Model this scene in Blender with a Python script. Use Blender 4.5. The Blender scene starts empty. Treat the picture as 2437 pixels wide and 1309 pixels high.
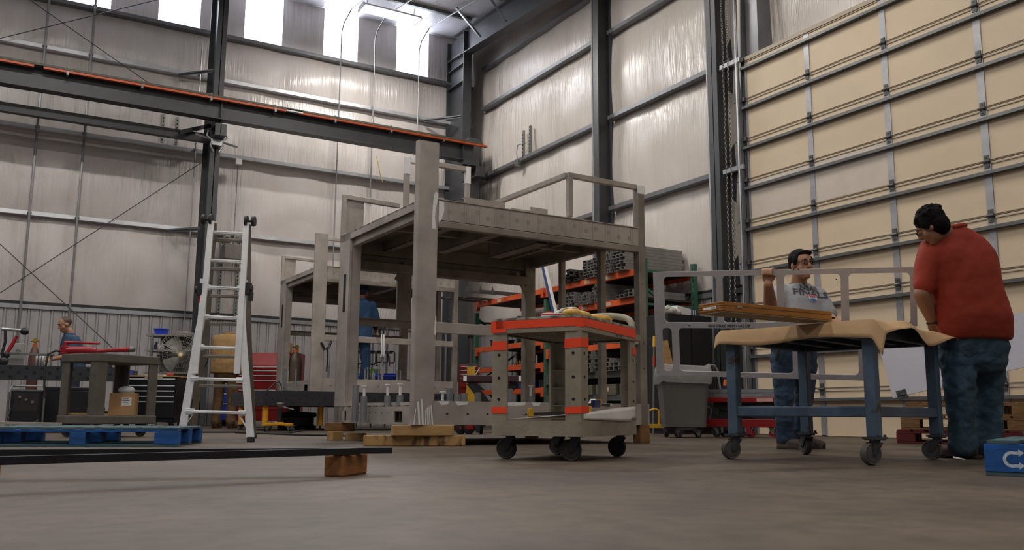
import bpy, math, random
from mathutils import Vector, Matrix
random.seed(7)
SC = bpy.context.scene
COL = SC.collection
# ------------------------------------------------------------------ camera
IMW, IMH = 2437, 1309
CF, PITCH, ROLL, YAW, CH = 2110.85, .1559, .0065, .5295, .27
_cp, _sp, _cr, _sr = math.cos(PITCH), math.sin(PITCH), math.cos(ROLL), math.sin(ROLL)
_A = Matrix(((1, 0, 0), (0, 0, -1), (0, 1, 0)))
_P = Matrix(((1, 0, 0), (0, _cp, _sp), (0, -_sp, _cp)))
_R = Matrix(((_cr, -_sr, 0), (_sr, _cr, 0), (0, 0, 1)))
_Z = Matrix(((math.cos(YAW), -math.sin(YAW), 0), (math.sin(YAW), math.cos(YAW), 0), (0, 0, 1)))
CM = _R @ _P @ _A @ _Z
CAMP = Vector((0, 0, CH))
cam = bpy.data.cameras.new('camera')
cam.sensor_width = 36; cam.lens = CF / IMW * 36; cam.clip_start = .05; cam.clip_end = 200
camo = bpy.data.objects.new('camera', cam); COL.objects.link(camo)
mw = Matrix((CM[0], -CM[1], -CM[2])).transposed().to_4x4(); mw.translation = CAMP
camo.matrix_world = mw
SC.camera = camo

def U(px, py, x=None, y=None, z=None, d=None):
    """the point of the place seen at a pixel of the photograph, on a plane x=, y=, z= or at a distance d"""
    r = CM.transposed() @ Vector(((px - IMW / 2) / CF, (py - IMH / 2) / CF, 1))
    t = d if d is not None else x / r.x if x is not None else y / r.y if y is not None else (z - CH) / r.z
    return CAMP + r * t

# ------------------------------------------------------------------ light and exposure
SC.view_settings.view_transform = 'Standard'; SC.view_settings.look = 'None'
SC.view_settings.gamma = 1; SC.view_settings.use_curve_mapping = False
SC.view_settings.exposure = 0.0
world = bpy.data.worlds.new('world'); SC.world = world; world.use_nodes = True
bg = world.node_tree.nodes['Background']
bg.inputs[0].default_value = (.85, .90, 1.0, 1); bg.inputs[1].default_value = .14

def lin(c):
    f = lambda v: v / 12.92 if v <= .04045 else ((v + .055) / 1.055) ** 2.4
    return tuple(f(v / 255) for v in c) + (1,)

LIGHT_EN = 1.0
def area(name, loc, sx, sy, power, color=(1, .965, .92), rot=(0, 0, 0)):
    l = bpy.data.lights.new(name, 'AREA'); l.shape = 'RECTANGLE'; l.size = sx; l.size_y = sy
    l.energy = power; l.color = color
    o = bpy.data.objects.new(name, l); COL.objects.link(o); o.location = loc; o.rotation_euler = rot
    return o

# ------------------------------------------------------------------ materials
_mats = {}
def mat(name, color, rough=.6, metal=0.0, var=.12, vscale=6, bump=0.0, bscale=40, stretch=(1, 1, 1), color2=None,
        thr=None, emit=0, alpha=1.0, spec=.5, coat=0):
    if name in _mats: return _mats[name]
    m = bpy.data.materials.new(name); m.use_nodes = True; _mats[name] = m
    nt = m.node_tree; N = nt.nodes; L = nt.links
    b = N['Principled BSDF']
    b.inputs['Roughness'].default_value = rough; b.inputs['Metallic'].default_value = metal
    b.inputs['Specular IOR Level'].default_value = spec
    if coat: b.inputs['Coat Weight'].default_value = coat
    c = lin(color)
    tc = N.new('ShaderNodeTexCoord'); mp = N.new('ShaderNodeMapping'); mp.inputs['Scale'].default_value = stretch
    L.new(tc.outputs['Object'], mp.inputs['Vector'])
    if var or color2:
        n = N.new('ShaderNodeTexNoise'); n.inputs['Scale'].default_value = vscale; n.inputs['Detail'].default_value = 6
        n.inputs['Roughness'].default_value = .6
        L.new(mp.outputs[0], n.inputs['Vector'])
        r = N.new('ShaderNodeValToRGB'); L.new(n.outputs['Fac'], r.inputs['Fac'])
        lo, hi = (.33, .67) if thr is None else thr
        r.color_ramp.elements[0].position = lo; r.color_ramp.elements[1].position = hi
        if color2 is None:
            r.color_ramp.elements[0].color = tuple(v * (1 - var) for v in c[:3]) + (1,)
            r.color_ramp.elements[1].color = tuple(min(1, v * (1 + var)) for v in c[:3]) + (1,)
        else:
            r.color_ramp.elements[0].color = c; r.color_ramp.elements[1].color = lin(color2)
        L.new(r.outputs[0], b.inputs['Base Color'])
    else:
        b.inputs['Base Color'].default_value = c
    if bump:
        n2 = N.new('ShaderNodeTexNoise'); n2.inputs['Scale'].default_value = bscale; n2.inputs['Detail'].default_value = 5
        L.new(mp.outputs[0], n2.inputs['Vector'])
        bp = N.new('ShaderNodeBump'); bp.inputs['Strength'].default_value = bump; bp.inputs['Distance'].default_value = .02
        L.new(n2.outputs['Fac'], bp.inputs['Height']); L.new(bp.outputs[0], b.inputs['Normal'])
    if emit:
        b.inputs['Emission Color'].default_value = c; b.inputs['Emission Strength'].default_value = emit
    if alpha < 1: b.inputs['Alpha'].default_value = alpha
    return m

def vinyl(name, color, sx, sy, bumpd=.05, rough=.33):
    """white reinforced insulation facing with vertical gathers; sx, sy the stretch along the wall"""
    m = bpy.data.materials.new(name); m.use_nodes = True; nt = m.node_tree; N = nt.nodes; L = nt.links
    b = N['Principled BSDF']; b.inputs['Roughness'].default_value = rough
    tc = N.new('ShaderNodeTexCoord')
    def noise(sc, scale, det, dist=0):
        mp = N.new('ShaderNodeMapping'); mp.inputs['Scale'].default_value = sc; L.new(tc.outputs['Object'], mp.inputs[0])
        n = N.new('ShaderNodeTexNoise'); n.inputs['Scale'].default_value = scale; n.inputs['Detail'].default_value = det
        n.inputs['Distortion'].default_value = dist
        L.new(mp.outputs[0], n.inputs[0]); return n
    n1 = noise((sx, sy, .07), 4.5, 2, .15); n2 = noise((sx, sy, .03), 24, 3, .1); n3 = noise((1, 1, 1), .6, 1)
    a = N.new('ShaderNodeMath'); a.operation = 'MULTIPLY_ADD'; a.inputs[1].default_value = .55
    L.new(n2.outputs[0], a.inputs[0]); L.new(n1.outputs[0], a.inputs[2])
    # the gathers come and go in patches
    mm = N.new('ShaderNodeMath'); mm.operation = 'MULTIPLY'; L.new(a.outputs[0], mm.inputs[0])
    mr = N.new('ShaderNodeMapRange'); mr.inputs[1].default_value = .35; mr.inputs[2].default_value = .7
    mr.inputs[3].default_value = .04; mr.inputs[4].default_value = 1
    L.new(n3.outputs[0], mr.inputs[0]); L.new(mr.outputs[0], mm.inputs[1])
    bp = N.new('ShaderNodeBump'); bp.inputs['Strength'].default_value = 1; bp.inputs['Distance'].default_value = bumpd
    L.new(mm.outputs[0], bp.inputs['Height']); L.new(bp.outputs[0], b.inputs['Normal'])
    n4 = noise((1, 1, .5), 1.6, 6)
    r = N.new('ShaderNodeValToRGB'); L.new(n4.outputs[0], r.inputs[0]); c = lin(color)
    r.color_ramp.elements[0].position = .3; r.color_ramp.elements[1].position = .7
    r.color_ramp.elements[0].color = (c[0] * .88, c[1] * .86, c[2] * .83, 1); r.color_ramp.elements[1].color = c
    L.new(r.outputs[0], b.inputs['Base Color'])
    _mats[name] = m
    return m

# ------------------------------------------------------------------ mesh building
class MB:
    def __init__(s): s.v = []; s.f = []; s.mi = []; s.sm = []
    def add(s, vs, fs, mi=0, smooth=False):
        o = len(s.v); s.v += [tuple(v) for v in vs]
        for f in fs: s.f.append([i + o for i in f]); s.mi.append(mi); s.sm.append(smooth)
        return s
    def box(s, c, d, rot=None, mi=0):
        vs = []
        for x in (-.5, .5):
            for y in (-.5, .5):
                for z in (-.5, .5):
                    v = Vector((x * d[0], y * d[1], z * d[2]))
                    if rot is not None: v = rot @ v
                    vs.append(Vector(c) + v)
        s.add(vs, [(0, 1, 3, 2), (4, 6, 7, 5), (0, 4, 5, 1), (2, 3, 7, 6), (0, 2, 6, 4), (1, 5, 7, 3)], mi); return s
    def bb(s, x0, x1, y0, y1, z0, z1, mi=0):
        return s.box(((x0 + x1) / 2, (y0 + y1) / 2, (z0 + z1) / 2), (abs(x1 - x0), abs(y1 - y0), abs(z1 - z0)), None, mi)
    def bar(s, p0, p1, w, h, up=(0, 0, 1), mi=0):
        p0, p1 = Vector(p0), Vector(p1); a = (p1 - p0); L = a.length
        if L < 1e-6: return s
        a.normalize(); u = Vector(up); u = u - a * a.dot(u)
        if u.length < 1e-4: u = Vector((1, 0, 0)); u = u - a * a.dot(u)
        u.normalize(); w_ = a.cross(u)
        R = Matrix((a, w_, u)).transposed()
        return s.box((p0 + p1) / 2, (L, w, h), R, mi)
    def prism(s, poly, fn0, fn1, mi=0, smooth=False):
        n = len(poly); vs = [fn0(p) for p in poly] + [fn1(p) for p in poly]
        fs = [tuple(range(n))[::-1], tuple(range(n, 2 * n))]
        s.add(vs, fs, mi); s.add(vs, [(i, (i + 1) % n, n + (i + 1) % n, n + i) for i in range(n)], mi, smooth); return s
    def extr(s, poly, p0, p1, up=(0, 0, 1), mi=0, smooth=False):
        """extrude a 2D profile (across, up) from p0 to p1"""
        p0, p1 = Vector(p0), Vector(p1); a = (p1 - p0).normalized(); u = Vector(up); u = (u - a * a.dot(u)).normalized(); w = u.cross(a)
        return s.prism(poly, lambda q: p0 + w * q[0] + u * q[1], lambda q: p1 + w * q[0] + u * q[1], mi, smooth)
    def ibeam(s, p0, p1, w, h, tf=.015, tw=.01, up=(0, 0, 1), mi=0):
        W, H = w / 2, h / 2; t = tw / 2
        for poly in ([(-W, -H), (W, -H), (W, -H + tf), (-W, -H + tf)], [(-W, H - tf), (W, H - tf), (W, H), (-W, H)],
                     [(-t, -H + tf), (t, -H + tf), (t, H - tf), (-t, H - tf)]):
            s.extr(poly, p0, p1, up, mi)
        return s
    def tubebox(s, p0, p1, w, h, t=.004, up=(0, 0, 1), mi=0):
        """open-ended rectangular tube"""
        W, H = w / 2, h / 2
        for poly in ([(-W, -H), (W, -H), (W, -H + t), (-W, -H + t)], [(-W, H - t), (W, H - t), (W, H), (-W, H)],
                     [(-W, -H + t), (-W + t, -H + t), (-W + t, H - t), (-W, H - t)], [(W - t, -H + t), (W, -H + t), (W, H - t), (W - t, H - t)]):
            s.extr(poly, p0, p1, up, mi)
        return s
    def tube(s, p0, p1, r, n=12, r1=None, mi=0, caps=True):
        p0, p1 = Vector(p0), Vector(p1); a = (p1 - p0).normalized()
        u = Vector((0, 0, 1)) if abs(a.z) < .9 else Vector((1, 0, 0)); u = (u - a * a.dot(u)).normalized(); w = a.cross(u)
        r1 = r if r1 is None else r1
        vs = [p0 + (u * math.cos(t) + w * math.sin(t)) * r for t in [2 * math.pi * i / n for i in range(n)]]
        vs += [p1 + (u * math.cos(t) + w * math.sin(t)) * r1 for t in [2 * math.pi * i / n for i in range(n)]]
        s.add(vs, [(i, (i + 1) % n, n + (i + 1) % n, n + i) for i in range(n)], mi, True)
        if caps: s.add(vs, [tuple(range(n))[::-1], tuple(range(n, 2 * n))], mi)
        return s
    def path(s, pts, r, n=8, mi=0, closed=False):
        pts = [Vector(p) for p in pts]; m = len(pts); rings = []; u = None
        for i, p in enumerate(pts):
            if closed: a = pts[(i + 1) % m] - pts[i - 1]
            else: a = pts[min(i + 1, m - 1)] - pts[max(i - 1, 0)]
            a.normalize()
            if u is None: u = Vector((0, 0, 1)) if abs(a.z) < .9 else Vector((1, 0, 0))
            u = (u - a * a.dot(u)).normalized(); w = a.cross(u)
            rr = r[i] if isinstance(r, (list, tuple)) else r
            rings.append([p + (u * math.cos(2 * math.pi * k / n) + w * math.sin(2 * math.pi * k / n)) * rr for k in range(n)])
        vs = [v for rg in rings for v in rg]; fs = []
        for i in range(m if closed else m - 1):
            j = (i + 1) % m
            for k in range(n): fs.append((i * n + k, i * n + (k + 1) % n, j * n + (k + 1) % n, j * n + k))
        s.add(vs, fs, mi, True)
        if not closed: s.add(vs, [tuple(range(n))[::-1], tuple(range((m - 1) * n, m * n))], mi)
        return s
    def lathe(s, prof, n=20, c=(0, 0, 0), ax=(0, 0, 1), mi=0):
        c = Vector(c); a = Vector(ax).normalized(); u = Vector((0, 0, 1)) if abs(a.z) < .9 else Vector((1, 0, 0))
        u = (u - a * a.dot(u)).normalized(); w = a.cross(u)
        vs = []; m = len(prof)
        for r, z in prof:
            for k in range(n):
                t = 2 * math.pi * k / n; vs.append(c + a * z + (u * math.cos(t) + w * math.sin(t)) * r)
        fs = [(i * n + k, i * n + (k + 1) % n, (i + 1) * n + (k + 1) % n, (i + 1) * n + k) for i in range(m - 1) for k in range(n)]
        s.add(vs, fs, mi, True)
        s.add(vs, [tuple(range(n))[::-1], tuple(range((m - 1) * n, m * n))], mi)
        return s
    def ell(s, c, r, n=14, m=10, rot=None, mi=0):
        c = Vector(c); vs = []; fs = []
        for i in range(m + 1):
            ph = math.pi * i / m
            for k in range(n):
                t = 2 * math.pi * k / n
                v = Vector((r[0] * math.sin(ph) * math.cos(t), r[1] * math.sin(ph) * math.sin(t), r[2] * math.cos(ph)))
                if rot is not None: v = rot @ v
                vs.append(c + v)
        for i in range(m):
            for k in range(n): fs.append((i * n + k, (i + 1) * n + k, (i + 1) * n + (k + 1) % n, i * n + (k + 1) % n))
        s.add(vs, fs, mi, True); return s
    def grid(s, nx, ny, fn, mi=0, smooth=True):
        vs = [fn(i / nx, j / ny) for j in range(ny + 1) for i in range(nx + 1)]
        s.add(vs, [(j * (nx + 1) + i, j * (nx + 1) + i + 1, (j + 1) * (nx + 1) + i + 1, (j + 1) * (nx + 1) + i) for j in range(ny) for i in range(nx)], mi, smooth)
        return s
    def mesh(s, name, mats):
        me = bpy.data.meshes.new(name); me.from_pydata(s.v, [], s.f)
        for m in (mats if isinstance(mats, (list, tuple)) else [mats]): me.materials.append(m)
        me.polygons.foreach_set('material_index', s.mi); me.polygons.foreach_set('use_smooth', s.sm); me.update()
        if any(s.sm): me.set_sharp_from_angle(angle=math.radians(40))
        return me

def link(name, mb, mats, parent=None, loc=None, rot=None, bevel=0, label=None):
    o = bpy.data.objects.new(name, mb.mesh(name, mats)); COL.objects.link(o)
    if parent is not None: o.parent = parent
    if loc is not None: o.location = loc
    if rot is not None: o.rotation_euler = rot
    if bevel:
        b = o.modifiers.new('bevel', 'BEVEL'); b.width = bevel; b.segments = 2; b.limit_method = 'ANGLE'; b.angle_limit = .7
    if label: o['label'] = label
    return o
def thing(name, label, cat, loc=(0, 0, 0), rz=0, group=None):
    o = bpy.data.objects.new(name, None); COL.objects.link(o); o.location = loc; o.rotation_euler = (0, 0, rz)
    o.empty_display_size = .1
    o['label'] = label; o['category'] = cat
    if group: o['group'] = group
    return o
def tag(o, label, cat, group=None, kind=None):
    o['label'] = label; o['category'] = cat
    if group: o['group'] = group
    if kind: o['kind'] = kind
    return o
def struct(name, mb, mats, label=None, parent=None, bevel=0):
    o = link(name, mb, mats, parent, bevel=bevel)
    if parent is None:
        o['kind'] = 'structure'
    if label: o['label'] = label
    return o
def rebase(o, origin):
    """move the origin of a top-level mesh built in world coordinates"""
    origin = Vector(origin); o.data.transform(Matrix.Translation(-origin)); o.location = origin
def kids(o): return [c for c in bpy.data.objects if c.parent == o]
def dup(root, loc=None, rz=None, label=None, group=None, name=None):
    r = root.copy(); COL.objects.link(r)
    if loc is not None: r.location = loc
    if rz is not None: r.rotation_euler = (0, 0, rz)
    if label: r['label'] = label
    if group: r['group'] = group
    for ch in kids(root):
        c = ch.copy(); COL.objects.link(c); c.parent = r
        for g in kids(ch):
            d = g.copy(); COL.objects.link(d); d.parent = c
    return r
def Rz(a): return Matrix.Rotation(a, 3, 'Z')
def rrect(w, h, r, n=4):
    """rounded rectangle outline centred on the origin"""
    pts = []
    for cx, cy, a0 in ((w / 2 - r, h / 2 - r, 0), (-w / 2 + r, h / 2 - r, 90), (-w / 2 + r, -h / 2 + r, 180), (w / 2 - r, -h / 2 + r, 270)):
        for k in range(n + 1):
            a = math.radians(a0 + 90 * k / n); pts.append((cx + r * math.cos(a), cy + r * math.sin(a)))
    return pts

M_vb = vinyl('vinyl_facing_back', (210, 203, 200), 1, 1, .075, .24)
M_conc = mat('concrete', (118, 106, 96), .62, 0, .16, 1.3, .25, 9)
M_dark = mat('dark_steel_paint', (66, 67, 70), .45, .0, .12, 3)
M_black = mat('black_steel_paint', (30, 31, 34), .45, 0, .15, 3)
M_galv = mat('galvanised_steel', (172, 174, 176), .33, .85, .12, 8)
M_galvd = mat('dull_galvanised_steel', (120, 124, 122), .42, .6, .15, 6)
M_white = mat('white_paint', (222, 220, 216), .5, 0, .05)

# ------------------------------------------------------------------ the building
YB, XR, ZTOP = 19.4, 10.1, 9.77
SLOPE = .0625
def zc(y): return ZTOP - (YB - y) * SLOPE          # underside of the sloping roof
XL, YN = -9.0, -9.0
def floor_mat():
    m = bpy.data.materials.new('worn_concrete_floor'); m.use_nodes = True; nt = m.node_tree; N = nt.nodes; L = nt.links
    b = N['Principled BSDF']; tc = N.new('ShaderNodeTexCoord')
    def noise(sc, scale, det, dist=0):
        mp = N.new('ShaderNodeMapping'); mp.inputs['Scale'].default_value = sc; L.new(tc.outputs['Object'], mp.inputs[0])
        n = N.new('ShaderNodeTexNoise'); n.inputs['Scale'].default_value = scale; n.inputs['Detail'].default_value = det
        n.inputs['Distortion'].default_value = dist; L.new(mp.outputs[0], n.inputs[0]); return n
    a = noise((1, 1, 1), 1.1, 8, .4); c = noise((1, 1, 1), 9, 6, .2); e = noise((1, 1, 1), 42, 3)
    r = N.new('ShaderNodeValToRGB'); L.new(a.outputs[0], r.inputs[0])
    r.color_ramp.elements[0].position = .32; r.color_ramp.elements[0].color = lin((71, 60, 50))
    r.color_ramp.elements[1].position = .68; r.color_ramp.elements[1].color = lin((99, 86, 73))
    r2 = N.new('ShaderNodeValToRGB'); L.new(c.outputs[0], r2.inputs[0])
    r2.color_ramp.elements[0].position = .35; r2.color_ramp.elements[0].color = (.66, .64, .62, 1)
    r2.color_ramp.elements[1].position = .6; r2.color_ramp.elements[1].color = (1, 1, 1, 1)
    mx = N.new('ShaderNodeMix'); mx.data_type = 'RGBA'; mx.blend_type = 'MULTIPLY'; mx.inputs[0].default_value = .95
    L.new(r.outputs[0], mx.inputs[6]); L.new(r2.outputs[0], mx.inputs[7])
    r3 = N.new('ShaderNodeValToRGB'); L.new(e.outputs[0], r3.inputs[0])     # oil spots
    r3.color_ramp.elements[0].position = .27; r3.color_ramp.elements[0].color = (.3, .27, .25, 1)
    r3.color_ramp.elements[1].position = .32; r3.color_ramp.elements[1].color = (1, 1, 1, 1)
    mx2 = N.new('ShaderNodeMix'); mx2.data_type = 'RGBA'; mx2.blend_type = 'MULTIPLY'; mx2.inputs[0].default_value = .9
    L.new(mx.outputs[2], mx2.inputs[6]); L.new(r3.outputs[0], mx2.inputs[7]); L.new(mx2.outputs[2], b.inputs['Base Color'])
    b.inputs['Roughness'].default_value = .55
    bp = N.new('ShaderNodeBump'); bp.inputs['Strength'].default_value = .25; bp.inputs['Distance'].default_value = .01
    L.new(c.outputs[0], bp.inputs['Height']); L.new(bp.outputs[0], b.inputs['Normal'])
    return m
struct('floor', MB().bb(XL, 14, YN, 22, -.12, 0), floor_mat())

# back wall: insulation facing in bays that belly out between the girts
GB = [2.36, 4.03, 5.75, 7.43, 8.46]                 # girt heights on the back wall
def belly(zs, z):
    for a, b in zip(zs[:-1], zs[1:]):
        if a <= z <= b: return math.sin(math.pi * (z - a) / (b - a))
    return 0
zsB = [2.36, 4.03, 5.75, 7.43, 8.46]
def wall_b(u, v):
    x = XL + (XR - XL) * u; z = 2.3 + (8.46 - 2.3) * v
    return (x, YB - .07 * belly(zsB, z) ** .6 + .012 * math.sin(x * 5.1), z)
mb = MB(); mb.grid(260, 60, wall_b)
mb.bb(XL, XR, YB + .08, YB + .2, 0, 8.46)
WIN = [(-1.72, -.85), (153, 262), (375, 474), (580, 670), (768, 850), (942, 1018)]
WB = [17, 63, 104, 142, 178]
wx = [(-3.6, -2.6)]
for i, (a, b) in enumerate(WIN[1:]):
    wx.append((U(a, WB[i], y=YB).x, U(b, WB[i] + 19, y=YB).x))
# above the sill girt only the piers between the translucent windows are wall
xs = [XL] + [v for w in wx for v in w] + [XR]
for k in range(0, len(xs), 2):
    a, b = xs[k], xs[k + 1]
    mb.grid(max(4, int((b - a) * 12)), 6, lambda u, v: (a + (b - a) * u, YB + .01 * math.sin(9 * (a + (b - a) * u)), 8.46 + (ZTOP - 8.46) * v))
    mb.bb(a, b, YB + .05, YB + .2, 8.46, ZTOP)
struct('wall_back', mb, M_vb, 'white vinyl insulation facing of the back wall, gathered between girts')
M_win = mat('translucent_panel', (240, 245, 255), .5, 0, 0, emit=8)
for i, (a, b) in enumerate(wx):
    fr = MB().bb(a, b, YB + .02, YB + .10, 8.46, ZTOP)
    w = struct('window_%d' % (i + 1), fr, M_win)
    ridge = MB()
    for k in range(1, 4):
        x = a + (b - a) * k / 4; ridge.bb(x - .01, x + .01, YB + .005, YB + .03, 8.46, ZTOP)
    link('panel_rib', ridge, M_win, w)

# corrugated wainscot
M_wain = mat('liner_panel', (168, 164, 164), .45, .15, .06, 2)
def corr(mb, P, a, b, z0, z1, pitch=.2, depth=.035):
    """P(t, out, z): point t along the wall, out into the room"""
    t = a
    while t < b:
        pr_ = [(0, depth * .6), (.125, depth * .6), (.126, 0), (.145, 0), (.146, depth), (.172, depth), (.173, 0), (.192, 0), (.193, depth * .6), (.2, depth * .6)]
        for (u0, o0), (u1, o1) in zip(pr_[:-1], pr_[1:]):
            mb.add([P(t + u0, o0, z0), P(t + u1, o1, z0), P(t + u1, o1, z1), P(t + u0, o0, z1)], [(0, 1, 2, 3)])
        t += pitch
mb = MB(); corr(mb, lambda t, o, z: (t, YB - .02 - o, z), XL, XR, 0, 2.25)
struct('trim_1', mb, M_wain, 'corrugated white liner panel along the foot of the back wall')
mb = MB(); mb.bb(XL, XR, YB - .09, YB - .01, 2.22, 2.30, 0); mb.bb(XL, XR, YB - .07, YB, 2.30, 2.36, 1)
struct('trim_2', mb, [M_galv, M_black], 'galvanised cap strip over the liner panel of the back wall')

# right wall
GR = [4.12, 5.92, 7.66, 8.70]
zsR = [2.28, 4.12, 5.92, 7.66, 8.70, 10.2]
DTOP, DY0 = 5.70, 9.45                             # sectional door head height and its left edge
def wall_r(u, v):
    y = DY0 + .35 + (YB - DY0 - .35) * u; z = 2.25 + (9.7 - 2.25) * v
    return (XR - .07 * belly(zsR, z) ** .6 + .012 * math.sin(y * 5.3), y, z)
mb = MB(); mb.grid(160, 70, wall_r); mb.bb(XR + .09, XR + .2, DY0 + .3, YB, 0, 9.8)
mb.grid(200, 30, lambda u, v: (XR - .06 - .05 * math.sin(math.pi * v) + .01 * math.sin(40 * u), -8 + (DY0 + .4 + 8) * u, DTOP + .05 + (9.7 - DTOP) * v))
mb.bb(XR + .02, XR + .2, -8, DY0 + .35, DTOP + .05, 9.8); mb.bb(XR - .11, XR + .05, DY0 + .03, DY0 + .38, 0, 9.7)
M_vr = vinyl('vinyl_facing_right', (214, 206, 199), 1, 1, .075, .24)
struct('wall_right', mb, M_vr, 'white vinyl insulation facing of the right-hand wall')
mb = MB(); corr(mb, lambda t, o, z: (XR - .02 - o, t, z), DY0 + .35, YB, 0, 2.2)
struct('trim_3', mb, M_wain, 'corrugated white liner panel along the foot of the right-hand wall')
mb = MB(); mb.bb(XR - .09, XR - .01, DY0 + .35, YB, 2.17, 2.25, 0); mb.bb(XR - .07, XR, DY0 + .35, YB, 2.25, 2.3, 1)
struct('trim_4', mb, [M_galv, M_black], 'galvanised cap strip over the liner panel of the right-hand wall')

# ceiling
M_ceil = vinyl('vinyl_facing_roof', (214, 214, 222), 1, 1, .05, .28)
mb = MB()
mb.grid(90, 120, lambda u, v: (XL + (12 - XL) * u, YN + (YB + .2 - YN) * v, zc(YN + (YB + .2 - YN) * v) + .05 * abs(math.sin(math.pi * (YN + (YB + .2 - YN) * v) / 1.5)) ** .7))
mb.add([(XL, YN, zc(YN) + .2), (12, YN, zc(YN) + .2), (12, YB + .2, zc(YB) + .25), (XL, YB + .2, zc(YB) + .25)], [(0, 1, 2, 3)])
struct('ceiling', mb, M_ceil, 'white vinyl faced roof insulation between purlins')
def zsec(mb, p0, p1, out, h=.2, w=.075, t=.006, mi=0):
    """Z section girt: web h deep along `out`, upper flange at the wall, lower flange in the room"""
    p0, p1, out = Vector(p0), Vector(p1), Vector(out)
    up = Vector((0, 0, 1)); m = (p0 + p1) / 2; L = (p1 - p0).length; a = (p1 - p0).normalized()
    R = Matrix((a, out, up)).transposed()
    mb.box(m + out * h / 2, (L, h, t), R, mi)                       # web, lying flat
    mb.box(m + out * h - up * w / 2 * 0 + up * (w / 2), (L, t, w), R, mi)    # lip seen from the room, standing up
    mb.box(m - up * (w / 2), (L, t, w), R, mi)
    mb.box(m + out * (h - .012) + up * w, (L, .024, t), R, mi)
    return mb
M_girt = mat('girt_galvanised', (206, 207, 210), .3, .5, .1, 3)
M_girtr = mat('girt_grey_paint', (118, 119, 122), .4, .35, .1, 3)
def dull(z): return M_girtr
names = {2: 'lowest', 3: 'second', 4: 'third', 5: 'fourth'}
for i, z in enumerate(GB[1:]):
    mb = MB(); zsec(mb, (XL, YB + .02, z), (XR, YB + .02, z), (0, -1, 0))
    o = struct('trim_%d' % (5 + i), mb, M_girt if i < 3 else M_girtr, 'galvanised girt running along the back wall, %s from the floor' % ['lowest', 'second', 'third', 'topmost under the windows'][i])
n = 9
for i, z in enumerate(GR):
    for (y0, y1) in ((10.0, 13.32), (13.62, YB - .9)):
        mb = MB(); zsec(mb, (XR + .02, y0, z), (XR + .02, y1, z), (-1, 0, 0))
        struct('trim_%d' % n, mb, M_girtr, 'grey girt on the right-hand wall'); n += 1
for y, w in ((YB - 1.5, 0), (YB - 3, 0), (YB - 4.5, 0), (YB - 6, 0), (YB - 7.5, 0)):
    mb = MB(); mb.bb(XL, 9.3, y - .04, y + .04, zc(y) - .06, zc(y) + .03)
    struct('trim_%d' % n, mb, M_galvd, 'thin purlin under the ceiling facing'); n += 1

# columns and rafters
def column(x, yf, depth, w, z1, label, stiff=()):
    """rigid frame column on the back wall: flanges face the room, web runs back"""
    global n
    mb = MB()
    mb.bb(x - w / 2, x + w / 2, yf, yf + .02, 0, z1); mb.bb(x - w / 2, x + w / 2, yf + depth, yf + depth + .02, 0, z1)
    mb.bb(x - .008, x + .008, yf, yf + depth, 0, z1)
    for z in stiff: mb.bb(x - w / 2 + .005, x + w / 2 - .005, yf + .02, yf + depth, z - .008, z + .008)
    o = struct('trim_%d' % n, mb, M_dark, label); n += 1
    return o
def rafter(x, w, y0, y1, h, label):
    global n
    mb = MB()
    for k in range(1):
        A = lambda y, dz, dx: (x + dx, y, zc(y) - .1 - dz)
        for dz0, dz1, W in ((0, .02, w / 2), (h - .02, h, w / 2), (.02, h - .02, .008)):
            vs = [A(y0, dz0, -W), A(y0, dz0, W), A(y0, dz1, W), A(y0, dz1, -W), A(y1, dz0, -W), A(y1, dz0, W), A(y1, dz1, W), A(y1, dz1, -W)]
            mb.add(vs, [(0, 1, 2, 3), (7, 6, 5, 4), (0, 4, 5, 1), (1, 5, 6, 2), (2, 6, 7, 3), (3, 7, 4, 0)])
    o = struct('trim_%d' % n, mb, M_dark, label); n += 1
column(3.57, 18.05, .75, .20, zc(18.3) - .1, 'dark grey steel frame column standing against the back wall')
column(9.44, 18.35, .9, .22, zc(18.5) - .15, 'dark grey steel frame column in the far corner', (9.05, 8.75, 8.3, 4.6))
rafter(3.57, .22, YN, 18.7, .6, 'dark grey roof rafter over the back wall column')
rafter(9.44, .24, YN, 18.9, .62, 'dark grey roof rafter along the right-hand wall')
# columns on the right-hand wall
def colr(y, x0, w, label):
    global n
    mb = MB(); mb.bb(x0, x0 + .02, y - w / 2, y + w / 2, 0, 9.4); mb.bb(XR - .06, XR - .04, y - w / 2, y + w / 2, 0, 9.4)
    mb.bb(x0, XR - .05, y - .008, y + .008, 0, 9.4); mb.bb(x0 - .01, x0 + .1, y - w / 2 - .04, y + w / 2 + .04, 0, .02)
    struct('trim_%d' % n, mb, M_dark, label); n += 1
colr(13.45, 9.72, .2, 'dark grey steel column at the middle of the right-hand wall')
colr(10.20, 9.70, .22, 'dark grey steel column beside the sectional door')

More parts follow.
